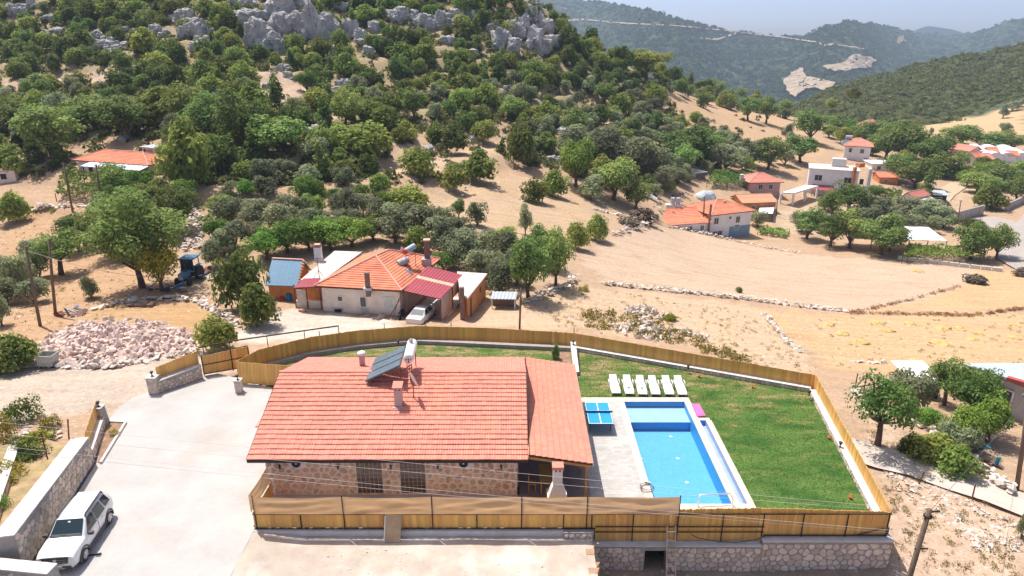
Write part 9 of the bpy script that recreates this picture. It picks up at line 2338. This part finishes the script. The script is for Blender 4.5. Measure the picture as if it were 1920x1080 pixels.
# hay tufts in the straw field
M_HAY = pm('cut_hay', (.56, .39, .17), var=.25, scale=3, rough=1, bump=.8, bscale=12, bdist=.05)
HAY = []
for s_ in range(3):
 bm = bmesh.new(); bmesh.ops.create_icosphere(bm, subdivisions=3, radius=1)
 for v in bm.verts: v.co = Vector((v.co.x * .9, v.co.y * .65, max(-.1, v.co.z * .32))) * (1 + .35 * noise.noise(v.co * 2.4 + Vector((s_ * 5, 0, 0))))
 me = bpy.data.meshes.new('hay_heap'); bm.to_mesh(me); bm.free(); me.materials.append(M_HAY); HAY.append(me)
hl = [(1553,610),(1580,627),(1614,643),(1645,608),(1666,621),(1707,609),(1720,683),(1764,646),(1768,617),(1800,618),(1824,638),(1835,627),(1902,612),(1902,634),(1720,509)]
hl.sort()
for i, (a, b) in enumerate(hl):
 q = G(a, b); tag(link('hay_heap', HAY[i % 3], None, tuple(q), (0, 0, rr.uniform(0, 6)), (rr.uniform(.7, 1.2),) * 3), f'{ORD[i]} small hay heap from the left in the straw field', 'hay', 'small hay heaps in the straw field')
# piles of odds and ends by the tractor
def junk(px, py, n, w, label, cols, seed):
 q = G(px, py); t = thing('scrap_pile', tuple(q), label, 'scrap'); rj = random.Random(seed)
 for i in range(n):
  a = rj.uniform(0, 6.28); r_ = w * rj.random() ** .6; mb = MB(); p0 = Vector((r_ * math.cos(a), r_ * .7 * math.sin(a), rj.uniform(.05, .4))); dv = Vector((rj.gauss(0, 1), rj.gauss(0, 1), rj.gauss(0, .35))).normalized() * rj.uniform(.4, 1.3)
  mb.bar(p0 - dv / 2, p0 + dv / 2, rj.uniform(.06, .5), rj.uniform(.03, .12)); mb.build('scrap_piece', rj.choice(cols), t, world_xyz=False)
junk(398, 515, 26, 2.4, 'scrap pile of boards and sheets right of the tractor', [M_WHITE, M_GREYSHEET, M_BRICKCH, M_RUST, M_TRB], 1)
junk(315, 545, 18, 2.0, 'scrap pile in the shade left of the tractor', [M_GREYSHEET, M_BRICKCH, M_TRB, M_DARK], 2)
junk(142, 588, 14, 1.6, 'pile of red and blue oddments beside the right pole', [M_RUST, M_BRICKCH, M_TRB, M_GREYSHEET], 3)
junk(1235, 385, 18, 3.4, 'debris heap at the upper field corner below the trees', [M_BRICKCH, M_GREYSHEET, M_CONCRETE], 4)
junk(1270, 366, 16, 3.4, 'dark brush and timber debris behind the covered mound', [M_BRICKCH, M_DARK, M_BARK], 5)
junk(1842, 862, 10, 1.3, 'red and teal oddments beside the wall near the grey house', [M_RUST, pm('teal_plastic', (.02, .22, .27), rough=.5, bump=0), M_BRICKCH], 6)
junk(1668, 420, 14, 3.0, 'timber debris in the village garden left of the barn', [M_BRICKCH, M_GREYSHEET, M_WHITE], 7)
q = G(120, 428); mb = MB(); mb.box((q.x, q.y, q.z + .15), (.9, .5, .3)); mb.box((q.x + .1, q.y, q.z + .36), (.5, .4, .12)); tag(mb.build('blue_sack', pm('blue_sack_cloth', (.03, .10, .45), rough=.7, bump=.3)), 'small blue sack lying in the dry orchard', 'sack')
# clay pots on the lawn edge
M_CLAY = pm('orange_clay', (.62, .16, .05), rough=.8, bump=.1)
for (a, b), lab in (((1594, 935), 'small orange pot near the front right lawn corner'), ((1554, 823), 'small orange pot at the right lawn edge'), ((1310, 707), 'small orange pot at the lawn edge behind the loungers'), ((1411, 727), 'small orange pot on the right of the back lawn edge')):
 q = P(a, b, 0); t = thing('clay_pot', (q.x, q.y, -.02), lab, 'pot'); mb = MB(); mb.lathe((0, 0, 0), [(.05, 0), (.08, .12), (.09, .13), (.09, .15)], 8); mb.build('pot', M_CLAY, t, world_xyz=False)
 mb = MB()
 for k in range(6): an = k; mb.raw([(0, 0, .18), (.12 * math.cos(an), .12 * math.sin(an), .30), (.10 * math.cos(an + .5), .10 * math.sin(an + .5), .26)], [(0, 1, 2)])
 mb.build('flower', M_CLAY, t, world_xyz=False)
# gate-like frame left of fig tree
q = G(1603, 728); fr_ = thing('wire_gate', tuple(q), 'dark wire gate frame left of the fig tree', 'gate')
for a_, b_ in (((0, 0, -.3), (0, 0, 1.3)), ((.9, .3, -.3), (.9, .3, 1.2)), ((0, 0, 0), (.9, .3, 1.1)), ((0, 0, .1), (1.6, .5, .05))): mb = MB(); mb.bar(a_, b_, .06); mb.build('bar', M_BLACK, fr_, world_xyz=False)
# dark stick dropped on the drive
q = P(178, 1040, .02); mb = MB(); mb.bar((q.x - .25, q.y - .05, .03), (q.x + .25, q.y + .06, .03), .06, .04); mb.bar((q.x + .2, q.y + .05, .05), (q.x + .28, q.y + .07, .05), .05, .03); tag(mb.build('dropped_stick', M_BLACK), 'dark stick lying on the driveway beside the SUV', 'stick')
# ================================================================ haze: the air of the valley
mb = MB(); mb.box((0, 1900, -10), (9000, 5600, 400))
hz = mb.build('haze', None)
hz.data.materials.clear()
hm_ = bpy.data.materials.new('valley_haze'); hm_.use_nodes = True
N = hm_.node_tree.nodes; N.remove(N['Principled BSDF'])
pv = N.new('ShaderNodeVolumePrincipled'); pv.inputs['Color'].default_value = (.64, .80, 1.0, 1); pv.inputs['Density'].default_value = 0.00021; pv.inputs['Anisotropy'].default_value = 0.0
hm_.node_tree.links.new(pv.outputs[0], N['Material Output'].inputs['Volume'])
hz.data.materials.append(hm_)
tag(hz, 'thin blue summer haze filling the valley', 'haze', None, 'stuff')
